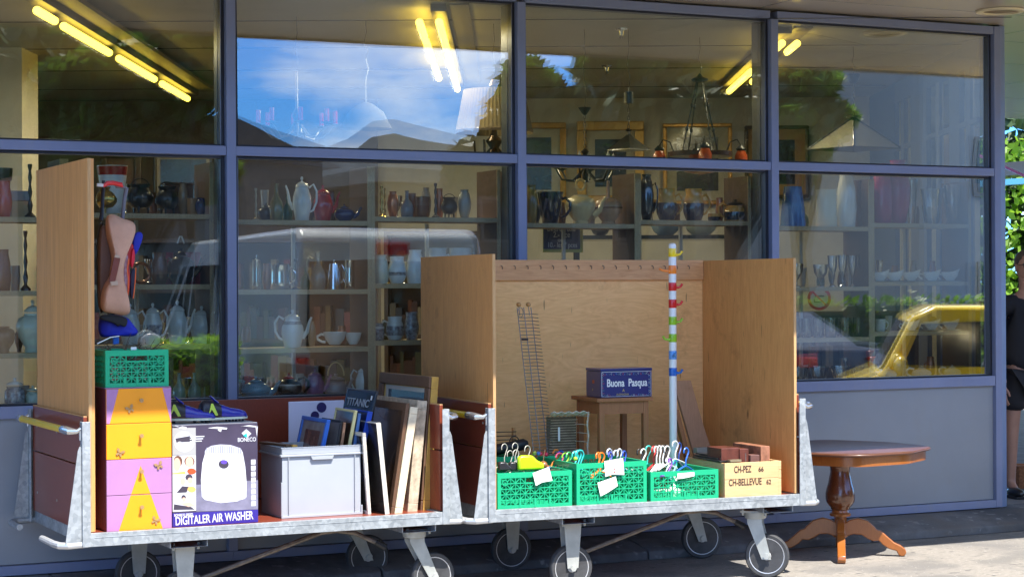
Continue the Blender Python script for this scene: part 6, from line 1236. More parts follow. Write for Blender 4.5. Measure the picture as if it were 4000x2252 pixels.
ware('urn', 'lidded_urn', 'large pale ribbed urn with lid left of the pine panel', 'urn', 128, 128, 1172, 1378, LL, sage, lid=sage, ribs=18)
ware('urn', 'clay_pot', 'brown clay pot left of the pale urn', 'pot', 14, 92, 1258, 1378, LL, terra)
ware('jar', 'patterned_jar', 'white jar with black ornament, bottom shelf at far left', 'jar', 58, 80, 1470, 1588, BO, bw, lid=china)
ware('jar', 'sugar_bowl', 'small pale lidded bowl beside the black ornamented jar', 'bowl', 128, 60, 1503, 1588, BO, sage, lid=sage)
for i, px in enumerate((700, 760, 820)): ware('decanter', 'glass_bottle', ['left', 'middle', 'right'][i] + ' pale glass bottle above the first orange drawer level, by the mullion', 'bottle', px, 52, 1440, 1568, BO, wm((0.30, 0.36, 0.36), 0.15), group='pale bottles on the bottom shelf')
# --- second bay, left half
ware('coffeepot', 'enamel_pot', 'tall white enamel pot on the top shelf', 'coffee pot', 1180, 78, 692, 866, TL, china, handle=1, spout=-1, lid=china)
ware('coffeepot', 'enamel_pot', 'dark red enamel pot right of the white one', 'coffee pot', 1262, 82, 724, 866, TL, redw, spout=1, lid=redw)
ware('teapot', 'teapot', 'dark blue teapot right of the red pot', 'teapot', 1345, 84, 798, 866, TL, blued, spout=1, lid=blued)
ware('decanter', 'oil_lamp', 'glass oil lamp with brass base left of the white enamel pot', 'lamp', 1080, 56, 705, 866, TL, wm((0.22, 0.19, 0.08), 0.15)); ware('stem', 'candlestick', 'tall metal candlestick near the second mullion, top shelf', 'candlestick', 1000, 34, 735, 866, TL, wm((0.40, 0.34, 0.22), 0.3, 0.7))
ware('teapot', 'round_kettle', 'dark round kettle behind the glass lamp', 'kettle', 1040, 66, 795, 866, TL, iron, 11.70, spout=1, lid=iron)
ware('cyl', 'steel_flask', 'tall polished steel flask, left on the middle shelf', 'flask', 1003, 34, 1000, 1136, ML, silver, lid=silver); ware('cyl', 'steel_pot', 'wide polished steel pot on the middle shelf', 'pot', 1096, 78, 1036, 1136, ML, silver, handle=1)
ware('stem', 'pepper_mill', 'dark turned pewter mill between the steel pots', 'mill', 1157, 52, 1012, 1136, ML, wm((0.10, 0.10, 0.11), 0.2, 0.8)); ware('decanter', 'glass_decanter', 'engraved glass decanter with curved handle, middle shelf', 'decanter', 1243, 60, 975, 1136, ML, wm((0.25, 0.24, 0.20), 0.12), handle=-1)
ware('taper', 'steel_kettle', 'tapered shiny kettle right of the decanter', 'kettle', 1305, 54, 1020, 1136, ML, silver, handle=1, lid=silver); ware('cyl', 'moka_pot', 'small aluminium coffee maker at the shelf upright', 'coffee maker', 1367, 38, 1022, 1136, ML, silver, handle=-1)
ware('coffeepot', 'china_teapot', 'tall pale teapot with a dark ornamental band, lower shelf', 'teapot', 1143, 92, 1214, 1362, LL, china, handle=-1, spout=1, lid=china, band=(bw, 0.70, 0.80))
ware('bowl', 'gravy_boat', 'plain white gravy boat on the lower shelf', 'gravy boat', 1308, 92, 1296, 1346, LL + 0.012, china, spout=0, handle=-1); ware('bowl', 'white_bowl', 'square white bowl beside the gravy boat', 'bowl', 1380, 66, 1300, 1346, LL + 0.012, china)
ware('teapot', 'teapot', 'large grey blue teapot beside the second mullion, bottom shelf', 'teapot', 1000, 118, 1466, 1560, BO, greyblue, handle=-1, spout=1, lid=greyblue)
ware('teapot', 'teapot', 'black teapot with silver bands next to the grey blue one', 'teapot', 1128, 104, 1452, 1556, BO, blk, handle=1, spout=0, lid=redw, band=(wm((0.45, 0.42, 0.38), 0.3), 0.60, 0.66))
ware('coffeepot', 'enamel_pot', 'mauve coffee pot above the white board', 'coffee pot', 1230, 80, 1440, 1556, BO, mauvew, spout=1, lid=mauvew); ware('jar', 'brown_kettle', 'mauve brown kettle with arched bamboo handle', 'kettle', 1312, 84, 1462, 1556, BO, greyb, spout=1, lid=greyb)
q = at(1312, 1460, 11.62); b = MB(); b.tube(arc((0, 0, 0), 0.052, 0, 180, 10, 'xz', 0.085), 0.005, 8); o = tag(move(b.build('bamboo_handle', wm((0.50, 0.36, 0.16), 0.5)), (q.x, 11.62, q.z - 0.01), (0, 0, -YAW)), 'arched bamboo handle over the brown kettle', 'handle'); o.name = 'bamboo_hoop'
ware('coffeepot', 'cafetiere', 'pale two-tier coffee pot right of the brown kettle', 'coffee pot', 1420, 66, 1424, 1552, BO, chinab, handle=-1, lid=chinab)
# second bay, right half
for i, (px, kd, top, w, m, lb) in enumerate(((1490, 'stem', 720, 40, brass, 'brass candlestick first on the dim top shelf'), (1535, 'vase', 745, 46, copper, 'copper vase on the dim top shelf'), (1590, 'decanter', 730, 52, wm((0.15, 0.17, 0.2), 0.1), 'dark glass decanter on the dim top shelf'), (1650, 'mug', 765, 58, brn, 'brown mug on the dim top shelf'), (1702, 'stem', 705, 44, iron, 'black candlestick on the dim top shelf'), (1755, 'cauldron', 765, 66, iron, 'small iron pot on the dim top shelf'), (1815, 'vase', 735, 52, wm((0.30, 0.32, 0.30), 0.2), 'grey vase by the third mullion'))):
    ware(kd, 'old_ware', lb, 'household ware', px, w, top, 846, TR, m)
ware('tall', 'milk_jug', 'cream ribbed jug, leftmost above the plywood side', 'jug', 1487, 66, 994, 1106, MR, creamw); ware('pitcher', 'floral_jug', 'white jug with small blue flowers', 'jug', 1551, 74, 1000, 1106, MR, china, band=(bw, 0.30, 0.42)); ware('tall', 'china_vase', 'white china vase half hidden by the plywood side', 'vase', 1622, 72, 975, 1106, MR, china)
ware('cyl', 'china_jar', 'white jar with grey rim over the plywood top edge', 'jar', 1710, 72, 968, 1106, MR, chinab, handle=1); ware('cyl', 'china_jar', 'pale blue jar near the third mullion', 'jar', 1800, 92, 968, 1106, MR, chinab)
ware('jar', 'ginger_jar', 'small blue and white jar, leftmost on the lower shelf', 'jar', 1477, 50, 1248, 1330, LR, bw, band=(china, 0.55, 0.66)); ware('pitcher', 'blue_print_jug', 'white jug with an oval blue print', 'jug', 1543, 74, 1238, 1330, LR, china, handle=-1, band=(bw, 0.2, 0.6)); ware('pitcher', 'blue_print_jug', 'dark blue and white jug cut off by the plywood', 'jug', 1608, 60, 1222, 1330, LR, bw)
# --- third bay
ware('vase', 'glass_lamp', 'amber glass lamp beside the third mullion', 'lamp', 2074, 58, 722, 872, TL, wm((0.28, 0.20, 0.07), 0.15)); ware('cone', 'black_jug', 'glossy black tapered jug with looped handle', 'jug', 2150, 104, 748, 872, TL, dblue, handle=1)
tt_ = ware('urn', 'ring_handled_pot', 'sand coloured clay water jug with a ring handle', 'water jug', 2268, 122, 738, 870, TL, sandy, spout=1)
q = at(2263, 722, 11.62); b = MB(); b.tube([(0.030 * math.cos(i * math.pi / 8), 0, 0.036 * math.sin(i * math.pi / 8)) for i in range(16)], 0.009, 8, closed=True); o = b.build('ring_handle', sandy, tt_); o.location = (0, 0, q.z - TL)
tt_ = ware('urn', 'striped_clay_pot', 'brown striped clay pot with an upright stem', 'pot', 2376, 112, 748, 870, TL, terra, spout=0, band=(brn, 0.50, 0.56)); b = MB(); b.tube([(0, 0, 0.17), (0, 0, 0.30)], [0.013, 0.010], 8); b.build('stem', terra, tt_)
ware('vase', 'silver_ewer', 'dark pewter ewer with tall curved handle', 'ewer', 2526, 58, 672, 852, TR, wm((0.13, 0.14, 0.17), 0.18, 0.7), handle=1)
for px, lb in ((2605, 'ochre and black glazed jug, left of the matching pair'), (2710, 'ochre and black glazed jug, right of the matching pair')):
    ware('pitcher', 'glazed_jug', lb, 'jug', px, 84, 728, 854, TR, ochre, handle=1, band=(dblue, 0.02, 0.55), group='matching ochre and black jugs')
ware('mug', 'small_creamer', 'small dark glazed creamer between jug and pot', 'creamer', 2790, 50, 826, 856, TR, ochre, band=(dblue, 0.05, 0.6)); ware('jar', 'lidded_pot', 'low ochre and black lidded pot near the fourth mullion', 'pot', 2872, 88, 770, 857, TR, ochre, handle=-1, lid=blk, band=(dblue, 0.05, 0.5))
# notice under the third bay's shelf
q0, q1 = at(2122, 985, 11.86), at(2277, 888, 11.86); Wn, Hn = q1.x - q0.x, q1.z - q0.z
t = thing('price_notice', 'dark blue notice pricing pocket books, yellow border', 'sign', (q0.x, 11.86, q0.z)); b = MB(); b.box(0, Wn, 0, 0.006, 0, Hn); b.build('border_board', wm((0.42, 0.42, 0.10), 0.6), t, smooth=0)
b = MB(); b.box(0, Wn * 0.92, -0.003, -0.0005, Hn * 0.13, Hn); b.build('notice_sheet', wm((0.015, 0.025, 0.09), 0.5), t, smooth=0)
nw = wm((0.60, 0.62, 0.62), 0.6); text('Livres de Poche', 0.045, nw, t, (0.03, -0.0045, Hn * 0.84), fit=Wn * 0.7); text('2.- Pce', 0.055, nw, t, (0.075, -0.0045, Hn * 0.60), fit=Wn * 0.42); text('ou', 0.04, nw, t, (0.11, -0.0045, Hn * 0.42), fit=Wn * 0.12); text('10.- les 7 pces', 0.05, nw, t, (0.03, -0.0045, Hn * 0.20), fit=Wn * 0.72)
# --- fourth bay
ware('taper', 'blue_vase', 'cobalt blue slab vase with pale brushwork, top shelf', 'vase', 3098, 102, 732, 888, TL, cobalt); ware('cyl', 'cream_crock', 'cream cylindrical crock beside the blue vase', 'crock', 3228, 84, 740, 886, TL, creamw); ware('tall', 'white_vase', 'tall glossy white vase right of the cream crock', 'vase', 3307, 80, 668, 886, TL, china); ware('cyl', 'smoked_vase', 'smoked brown glass vase beside the divider', 'vase', 3374, 62, 705, 886, TL, wm((0.12, 0.07, 0.06), 0.1))
ware('tall', 'magenta_vase', 'magenta glass vase, left of the two by the divider', 'vase', 3446, 84, 640, 873, TR, magenta); ware('vase', 'magenta_vase', 'larger magenta glass vase, right of the two', 'vase', 3508, 100, 625, 873, TR, magenta)
for px, w, top, lb in ((3562, 46, 700, 'slim cut glass vase right of the magenta ones'), (3640, 92, 735, 'fan-shaped cut glass vase, left one'), (3725, 84, 720, 'fan-shaped cut glass vase, right one by the corner')): ware('cone', 'cut_glass_vase', lb, 'vase', px, w, top, 873, TR, ware_glass, ribs=14)
for i, (px, top, w) in enumerate(((3112, 1030, 56), (3205, 1035, 60), (3252, 1000, 40), (3292, 998, 40), (3330, 1000, 38), (3368, 998, 40))): ware('goblet', 'glass_goblet', ['squat footed glass beside the plywood edge', 'squat footed glass, second from the plywood edge', 'tall goblet, leftmost of four', 'tall goblet, second of four', 'tall goblet, third of four', 'tall goblet nearest the divider'][i], 'goblet', px, w, top, 1122, ML, ware_glass, group='clear goblets on the middle shelf')
def boat(px, lb, z, base, grp, w=58):
    c = at(px, base, 11.60); s = (Vector((c.x, c.y, 0)).dot(FW)) / FPX; r = w * s / 2
    t = thing('gravy_boat', lb, 'gravy boat', (c.x, 11.60, z), -YAW, grp); b = MB(); P = [(0.4, 0.0), (0.45, 0.06), (0.78, 0.4), (1.0, 0.9), (1.0, 1.0), (0.94, 1.0), (0.72, 0.42)]; b.lathe([(a * r, 0.008 + q * r * 1.15) for a, q in P], 24, sx=1.25, sy=0.75); b.v = [(x, y, zz + (max(0, x / r) ** 2) * r * 0.22 * (zz / r)) for x, y, zz in b.v]; b.build('body', china, t, smooth=50)
    b = MB(); b.tube([(-r * 1.1, 0, r * 0.95), (-r * 1.6, 0, r * 1.05), (-r * 1.75, 0, r * 0.7), (-r * 1.3, 0, r * 0.35)], r * 0.10, 8); b.build('handle', china, t)
    b = MB(); b.lathe([(r * 0.8, 0), (r * 1.45, 0.006), (r * 1.5, 0.009), (r * 0.8, 0.004)], 24, sx=1.15, sy=0.8); b.build('saucer', china, t, smooth=50)
for i, px in enumerate((3438, 3495, 3560, 3640, 3712)): boat(px, ['first', 'second', 'third', 'fourth', 'last'][i] + ' white gravy boat from the divider, middle shelf', MR, 1096, 'white gravy boats with saucers, middle shelf')
for i, px in enumerate((3560, 3640, 3715)): boat(px, ['left', 'middle', 'right'][i] + ' white gravy boat on the lower shelf, mirrored yellow car over it', LR, 1290, 'white gravy boats on the lower shelf', 54)
ware('mug', 'china_cup', 'white china cup right of the divider, lower shelf', 'cup', 3440, 40, 1240, 1288, LR, china, handle=1)
for i, (px, w) in enumerate(((3105, 44), (3150, 40), (3195, 44), (3245, 52), (3300, 46), (3350, 40))): ware('mug', 'drinking_glass', ['first', 'second', 'third', 'fourth', 'fifth', 'last'][i] + ' ribbed drinking glass from the plywood edge, lower shelf', 'glass', px, w, 1245, 1320, LL, ware_glass, ribs=12, group='ribbed glasses on the lower shelf')
for i, (px, w) in enumerate(((3120, 74), (3200, 74), (3285, 76), (3362, 66))): ware('bowl', 'crystal_bowl', ['first', 'second', 'third', 'last'][i] + ' scalloped crystal bowl on the bottom shelf', 'bowl', px, w, 1408, 1470, BO, ware_glass, ribs=12, group='crystal bowls on the bottom shelf')
for i, (px, w) in enumerate(((3470, 70), (3600, 80), (3720, 70))): ware('teapot', 'white_teapot', ['left', 'middle', 'right'][i] + ' pale teapot on the bottom shelf of the last bay', 'teapot', px, w, 1405, 1458, BO, chinab, handle=-1, lid=chinab, group='pale teapots in the last bay')
# the crowded back row: odd pieces standing between and behind the front ones
random.seed(41)
fronts = [o for o in C.objects if o.get('category') and o.parent is None and 11.55 < o.location.y < 11.66 and o.location.z > 1.0 and o.location.x < 9.6 and not o.name.startswith(('display', 'price'))]
fronts.sort(key=lambda o: (round(o.location.z, 1), o.location.x))
bk = [('stem', 'candlestick', brass, 'brass'), ('vase', 'vase', wm((0.30, 0.24, 0.16), 0.3), 'sandy'), ('decanter', 'bottle', wm((0.05, 0.10, 0.06), 0.1), 'green'), ('mug', 'mug', wm((0.35, 0.33, 0.30), 0.3), 'grey'), ('jar', 'jar', wm((0.22, 0.10, 0.05), 0.3), 'brown'), ('cone', 'beaker', wm((0.45, 0.42, 0.36), 0.25), 'pale'), ('tall', 'jug', wm((0.10, 0.05, 0.03), 0.25), 'dark'), ('goblet', 'goblet', silver, 'pewter'), ('pitcher', 'pitcher', copper, 'copper'), ('urn', 'pot', wm((0.04, 0.045, 0.05), 0.3), 'black')]
protos = {}
for i, f in enumerate(fronts[:-1]):
    g = fronts[i + 1]
    if abs(f.location.z - g.location.z) > 0.06: continue
    gap = g.location.x - f.location.x
    if gap < 0.07 or gap > 0.6: continue
    kd, kn, mm, cn = bk[(i * 7 + 3) % len(bk)]; z0 = f.location.z + (0.0)
    for c_, hs in ((0.5, 1.0),):
        rr = random.uniform(0.026, 0.036); hh = random.uniform(0.13, 0.21) if z0 > 2 else random.uniform(0.11, 0.17)
        t = thing('back_row_' + kn, cn + ' ' + kn + ' in the back row, right of the ' + ' '.join(f['label'].replace(',', '').split()[:6]), kn, (f.location.x + gap * c_ + 0.03, 11.735, z0), random.uniform(0, 6), 'odd pieces in the back row of the shelves')
        b = MB(); b.lathe([(a * rr, z * hh) for a, z in PR[kd]], 18); b.build('body', mm, t, smooth=50)
        if kn in ('mug', 'jug', 'pitcher'): b = MB(); b.tube([(rr * 0.8, 0, hh * 0.75), (rr * 1.6, 0, hh * 0.65), (rr * 1.5, 0, hh * 0.35), (rr * 0.85, 0, hh * 0.22)], 0.004, 6); b.build('handle', mm, t)
# no smoking sign
q = at(3200, 1165, 11.95); s = 13.9 / 7600; t = thing('no_smoking_sign', 'round red and white no smoking sign hanging behind the glasses', 'sign', q, -YAW)
b = MB(); b.X = Matrix.Rotation(rad(90), 4, 'X'); b.lathe([(0, 0), (48 * s, 0), (48 * s, 0.003), (0, 0.003)], 36); b.build('disc', wm((0.75, 0.03, 0.02), 0.4), t, smooth=0)
b = MB(); b.X = Matrix.Rotation(rad(90), 4, 'X'); b.lathe([(0, 0.0035), (36 * s, 0.0035), (36 * s, 0.005), (0, 0.005)], 36); b.build('white_field', wm((0.75, 0.75, 0.72), 0.5), t, smooth=0)
b = MB(); b.bar((-26 * s, -0.0065, 26 * s), (26 * s, -0.0065, -26 * s), 0.013, 0.003, up=(0, 1, 0)); b.build('red_bar', wm((0.75, 0.03, 0.02), 0.4), t, smooth=0)
b = MB(); b.bar((-18 * s, -0.006, 10 * s), (20 * s, -0.006, 10 * s), 0.010, 0.002, up=(0, 1, 0)); b.tube([(-22 * s, -0.006, -2 * s), (-20 * s, -0.006, -14 * s), (-8 * s, -0.006, -14 * s), (18 * s, -0.006, -12 * s)], 0.003, 6); b.build('cigarette_mark', blk, t, smooth=0)
# ================= HANGING LAMPS =================
bronze = wm((0.10, 0.055, 0.025), 0.3, 0.7); blkiron = wm((0.012, 0.012, 0.014), 0.45)
def chain(b, z0, z1, x=0, y=0, r=0.008, mi=0):
    n = max(2, int(abs(z1 - z0) / 0.026)); 
    for i in range(n):
        zc = z0 + (z1 - z0) * (i + 0.5) / n; a = (i % 2) * math.pi / 2; h = abs(z1 - z0) / n * 0.62
        b.tube([(x + r * math.cos(k * math.pi / 4) * math.cos(a), y + r * math.cos(k * math.pi / 4) * math.sin(a), zc + h * math.sin(k * math.pi / 4)) for k in range(8)], 0.0025, 4, closed=True)
LB = 13.6
def lamp(px, py, name, label, bb=LB, cat='hanging lamp'):
    p = atb(px, py, bb); return thing(name, label, cat, p, -YAW), bb / FPX
def hookwire(t, z0, ztop=3.598):
    b = MB(); zt_ = ztop - t.location.z; b.tube([(0, 0, z0), (0.012, 0, z0 + (zt_ - z0) * 0.2), (-0.01, 0, z0 + (zt_ - z0) * 0.45), (0.004, 0, z0 + (zt_ - z0) * 0.7), (0, 0, zt_)], 0.0022, 5); b.build('hook', blkiron, t)
# pleated beige drum shade over a bronze chandelier
t, s = lamp(1930, 430, 'shaded_chandelier', 'big pleated beige lampshade over a bronze chandelier', 13.6)
pleat = mat('pleated_shade', (0.26, 0.19, 0.085), 0.9)
b = MB(); b.open = True; vs = []; fs = []; n = 120
for r_, z in ((118, 78), (150, -86)):
    for j in range(n): a = 2 * math.pi * j / n; q = r_ * s * (1 + 0.012 * (j % 2)); vs.append((q * math.cos(a), q * math.sin(a), z * s))
b.add(vs, [(j, (j + 1) % n, (j + 1) % n + n, j + n) for j in range(n)]); b.build('lamp_shade', pleat, t, smooth=0)
b = MB(); b.lathe([(151 * s, -90 * s), (153 * s, -80 * s), (151 * s, -78 * s)], 60); b.f = [f for f in b.f if len(f) == 4]; b.m = b.m[:len(b.f)]; b.build('shade_hem', wm((0.20, 0.13, 0.06), 0.7), t)
b = MB(); b.lathe([(5 * s, -200 * s), (30 * s, -180 * s), (16 * s, -150 * s), (34 * s, -120 * s), (14 * s, -100 * s), (8 * s, -60 * s), (8 * s, 80 * s), (20 * s, 95 * s), (8 * s, 120 * s)], 18)
for i in range(6):
    a = i * math.pi / 3; b.tube([(14 * s * math.cos(a), 14 * s * math.sin(a), -150 * s), (45 * s * math.cos(a), 45 * s * math.sin(a), -185 * s), (75 * s * math.cos(a), 75 * s * math.sin(a), -165 * s), (78 * s * math.cos(a), 78 * s * math.sin(a), -120 * s)], 5 * s, 6)
b.build('bronze_body', bronze, t); hookwire(t, 118 * s)
# candle chandelier with black arms (centre of the third pane)
t, s = lamp(2285, 640, 'candle_chandelier', 'black iron candle chandelier with curled arms and chain, third pane', 13.9)
b = MB(); b.lathe([(2 * s, -78 * s), (8 * s, -66 * s), (14 * s, -40 * s), (5 * s, -20 * s), (12 * s, 10 * s), (4 * s, 30 * s), (16 * s, 48 * s), (3 * s, 60 * s)], 14)
b.lathe([(4 * s, 190 * s), (10 * s, 195 * s), (24 * s, 216 * s), (25 * s, 220 * s), (5 * s, 222 * s)], 16); b.build('stem', blkiron, t)
b = MB(); chain(b, 60 * s, 190 * s); b.build('chain', blkiron, t)
for i in range(6):
    a = i * math.pi / 3 + 0.3; ca, sa = math.cos(a), math.sin(a); b = MB(); b.tube([(6 * s * ca, 6 * s * sa, -20 * s), (50 * s * ca, 50 * s * sa, -66 * s), (95 * s * ca, 95 * s * sa, -62 * s), (118 * s * ca, 118 * s * sa, -22 * s)], 4 * s, 7); b.lathe([(5 * s, 0), (20 * s, 6 * s), (21 * s, 8 * s), (4 * s, 10 * s)], 12, (118 * s * ca, 118 * s * sa, -22 * s)); ar = b.build('arm', blkiron, t)
    b = MB(); b.lathe([(8 * s, 0), (8 * s, 34 * s), (3 * s, 50 * s), (0, 58 * s)], 10, (118 * s * ca, 118 * s * sa, -12 * s)); b.build('candle_bulb', wm((0.60, 0.55, 0.42), 0.4), ar)
hookwire(t, 220 * s)
# black pendant with a conical shade
t, s = lamp(2456, 560, 'black_pendant', 'black pendant lamp with box canopy, chain and conical metal shade', 13.9)
b = MB(); b.lathe([(84 * s, -28 * s), (82 * s, -24 * s), (20 * s, 24 * s), (8 * s, 34 * s), (6 * s, 46 * s), (14 * s, 52 * s), (4 * s, 58 * s)], 4); b.build('lamp_shade', blkiron, t, smooth=0)
b = MB(); chain(b, 58 * s, 155 * s); b.build('chain', blkiron, t); b = MB(); b.lathe([(18 * s, 155 * s), (18 * s, 200 * s)], 20); b.build('canopy_box', blkiron, t); hookwire(t, 200 * s)
# rustic wheel lamp on chains with orange glass bells
t, s = lamp(2735, 600, 'wheel_chandelier', 'rustic wheel chandelier on three chains with orange glass bells', 14.4)
b = MB(); b.lathe([(60 * s, -10 * s), (124 * s, -12 * s), (126 * s, 6 * s), (60 * s, 4 * s)], 30); b.build('wheel', wm((0.05, 0.025, 0.015), 0.5), t)
og = wm((0.55, 0.09, 0.02), 0.3)
b = MB(); b.lathe([(2 * s, -82 * s), (60 * s, -72 * s), (92 * s, -50 * s), (98 * s, -40 * s), (96 * s, -38 * s)], 26); b.build('glass_bowl', og, t)
b = MB(); b.lathe([(6 * s, 276 * s), (30 * s, 282 * s), (34 * s, 290 * s), (12 * s, 300 * s), (3 * s, 312 * s)], 12); b.build('ceiling_rose', blkiron, t)
for i in range(4):
    a = i * math.pi / 2 + 0.5; b = MB(); p_, q_ = Vector((14 * s * math.cos(a), 14 * s * math.sin(a), 280 * s)), Vector((86 * s * math.cos(a), 86 * s * math.sin(a), 0)); b.tube([p_, q_], 3.4 * s, 6)
    for f in (0.33, 0.66): b.ball(p_.lerp(q_, f), 7 * s, (1, 1, 1.6), 8)
    b.build('hanging_rod', blkiron, t)
for i in range(4):
    a = i * math.pi / 2 + 0.02; ca, sa = math.cos(a), math.sin(a); b = MB(); b.tube([(100 * s * ca, 100 * s * sa, 0), (118 * s * ca, 118 * s * sa, 45 * s), (145 * s * ca, 145 * s * sa, 55 * s), (160 * s * ca, 160 * s * sa, 30 * s)], 3 * s, 6); ar = b.build('arm', blkiron, t)
    b = MB(); b.lathe([(26 * s, -48 * s), (25 * s, -20 * s), (14 * s, 4 * s)], 16, (160 * s * ca, 160 * s * sa, 10 * s)); b.lathe([(16 * s, 0), (20 * s, 8 * s), (6 * s, 22 * s)], 14, (160 * s * ca, 160 * s * sa, 10 * s), mi=1); b.build('glass_bell', [og, blkiron], ar)
hookwire(t, 308 * s)
# pale pyramid pendant
t, s = lamp(3335, 560, 'pyramid_pendant', 'pale pyramid glass pendant with iron ribs hanging in the fourth pane', 15.0)
R_ = 178 * s; apex = (0, 0, 100 * s); cs = [(R_ * math.cos(a), R_ * math.sin(a), -22 * s) for a in (rad(-10), rad(80), rad(170), rad(260))]
pg = mat('pale_shade_glass', (0.30, 0.28, 0.22), 0.3, coat=0.5)
for i in range(4):
    c0, c1_ = Vector(cs[i]), Vector(cs[(i + 1) % 4]); ap = Vector(apex); e = 0.004
    b = MB(); n_ = (c0 - ap).cross(c1_ - ap).normalized() * e; b.add([ap, c0, c1_, ap - n_, c0 - n_, c1_ - n_], [(0, 1, 2), (5, 4, 3), (0, 3, 4, 1), (1, 4, 5, 2), (2, 5, 3, 0)]); b.build('glass_panel', pg, t, smooth=0)
b = MB()
for c0 in cs: b.tube([Vector(apex) + Vector((0, 0, 0.006)), Vector(c0) + Vector((0, 0, 0.006))], 3 * s, 5)
b.tube([Vector(c_) for c_ in cs], 2.4 * s, 5, closed=True); b.lathe([(14 * s, 0), (30 * s, 0), (30 * s, 6 * s), (14 * s, 10 * s)], 12, (0, 0, 100 * s)); b.build('iron_ribs', blkiron, t)
b = MB(); chain(b, 108 * s, 232 * s); b.build('chain', blkiron, t); b = MB(); b.lathe([(8 * s, 232 * s), (16 * s, 240 * s), (27 * s, 268 * s), (26 * s, 270 * s), (6 * s, 272 * s)], 16); b.build('ceiling_rose', blkiron, t); hookwire(t, 272 * s)
# faint candelabra and dome lamp in the second pane
t, s = lamp(1160, 480, 'red_candle_chandelier', 'silver chandelier with red candles, faint behind the mirrored sky', 13.2)
b = MB(); b.lathe([(4 * s, -60 * s), (24 * s, -40 * s), (10 * s, 0), (20 * s, 30 * s), (5 * s, 60 * s), (4 * s, 200 * s)], 14); b.build('stem', wm((0.16, 0.15, 0.14), 0.4, 0.5), t)
for i in range(8):
    a = i * math.pi / 4 + 0.2; ca, sa = math.cos(a), math.sin(a); b = MB(); b.tube([(10 * s * ca, 10 * s * sa, 0), (50 * s * ca, 50 * s * sa, -52 * s), (100 * s * ca, 100 * s * sa, -60 * s), (150 * s * ca, 150 * s * sa, -10 * s)], 4 * s, 7); b.lathe([(4 * s, 0), (30 * s, 5 * s), (4 * s, 8 * s)], 14, (150 * s * ca, 150 * s * sa, -10 * s)); ar = b.build('arm', wm((0.16, 0.15, 0.14), 0.4, 0.5), t)
    b = MB(); b.lathe([(9 * s, 0), (9 * s, 50 * s), (2 * s, 52 * s)], 10, (150 * s * ca, 150 * s * sa, -2 * s)); b.build('candle', redw, ar)
hookwire(t, 198 * s)
t, s = lamp(1430, 470, 'dome_pendant', 'white dome pendant lamp, faint behind the mirrored sky', 13.4)
b = MB(); b.lathe([(100 * s, -34 * s), (98 * s, -28 * s), (70 * s, 30 * s), (30 * s, 62 * s), (8 * s, 70 * s)], 30); b.f = [f for f in b.f if len(f) == 4]; b.m = b.m[:len(b.f)]; b.build('lamp_shade', wm((0.05, 0.055, 0.065), 0.85, coat=0), t); b = MB(); b.tube([(0, 0, 70 * s), (0, 0, 160 * s), (10 * s, 0, 200 * s), (0, 0, 240 * s)], 0.0025, 5); b.build('cable', china, t); hookwire(t, 238 * s)
# ================= PICTURES AND FURNITURE DEEPER IN THE SHOP =================
def pic(px0, py0, px1, py1, label, fm, mm, im, bb=18.93, fw=26, mw_=34):
    p = atb(px0, py1, bb); s = bb / FPX; W_, H_ = (px1 - px0) * s, (py1 - py0) * s; t = thing('framed_picture', label, 'picture', p, -YAW, 'framed pictures on the cream back wall'); f = fw * s; m_ = mw_ * s
    b = MB(); b.box(0, W_, -0.04, 0.03, 0, f); b.box(0, W_, -0.04, 0.03, H_ - f, H_); b.box(0, f, -0.04, 0.03, f + 0.0003, H_ - f - 0.0003); b.box(W_ - f, W_, -0.04, 0.03, f + 0.0003, H_ - f - 0.0003); b.build('frame', fm, t, smooth=0, bevel=0.01)
    b = MB(); b.box(f, W_ - f, -0.004, 0.02, f, H_ - f); b.build('mount', mm, t, smooth=0); b = MB(); b.box(f + m_, W_ - f - m_, -0.008, -0.0045, f + m_, H_ - f - m_); b.build('print', im, t, smooth=0)
gf = mat('gilt_frame', (0.50, 0.26, 0.05), 0.3, 0.4, noise=0.25, nscale=20); mt_ = wm((0.52, 0.47, 0.34), 0.7); dp = painting('dark_print', (0.035, 0.04, 0.045), (0.012, 0.012, 0.015), 3)
pic(1985, 480, 2212, 800, 'gilt framed dark print by the third mullion', gf, mt_, dp, fw=24); pic(2255, 475, 2517, 800, 'widest gilt frame, behind the black candle chandelier', mat('gilt_frame_light', (0.62, 0.36, 0.09), 0.3, 0.4), mt_, dp, fw=36)
pic(2590, 483, 2860, 800, 'slim gilt frame with dark print behind the wheel chandelier', gf, mt_, dp, fw=16, mw_=38); pic(2910, 492, 3160, 775, 'dark framed picture with orange mount beside the fourth mullion', wm((0.07, 0.04, 0.02), 0.4), wm((0.46, 0.26, 0.10), 0.6), dp, fw=13, mw_=42)
pic(395, 590, 555, 790, 'dark framed picture above the cauldrons', wm((0.05, 0.03, 0.02), 0.4), wm((0.09, 0.045, 0.03), 0.5), dp, bb=17.5); pic(600, 595, 835, 825, 'black framed dark landscape near the first mullion', blk, wm((0.20, 0.17, 0.11), 0.6), dp, bb=17.6, fw=14, mw_=14)
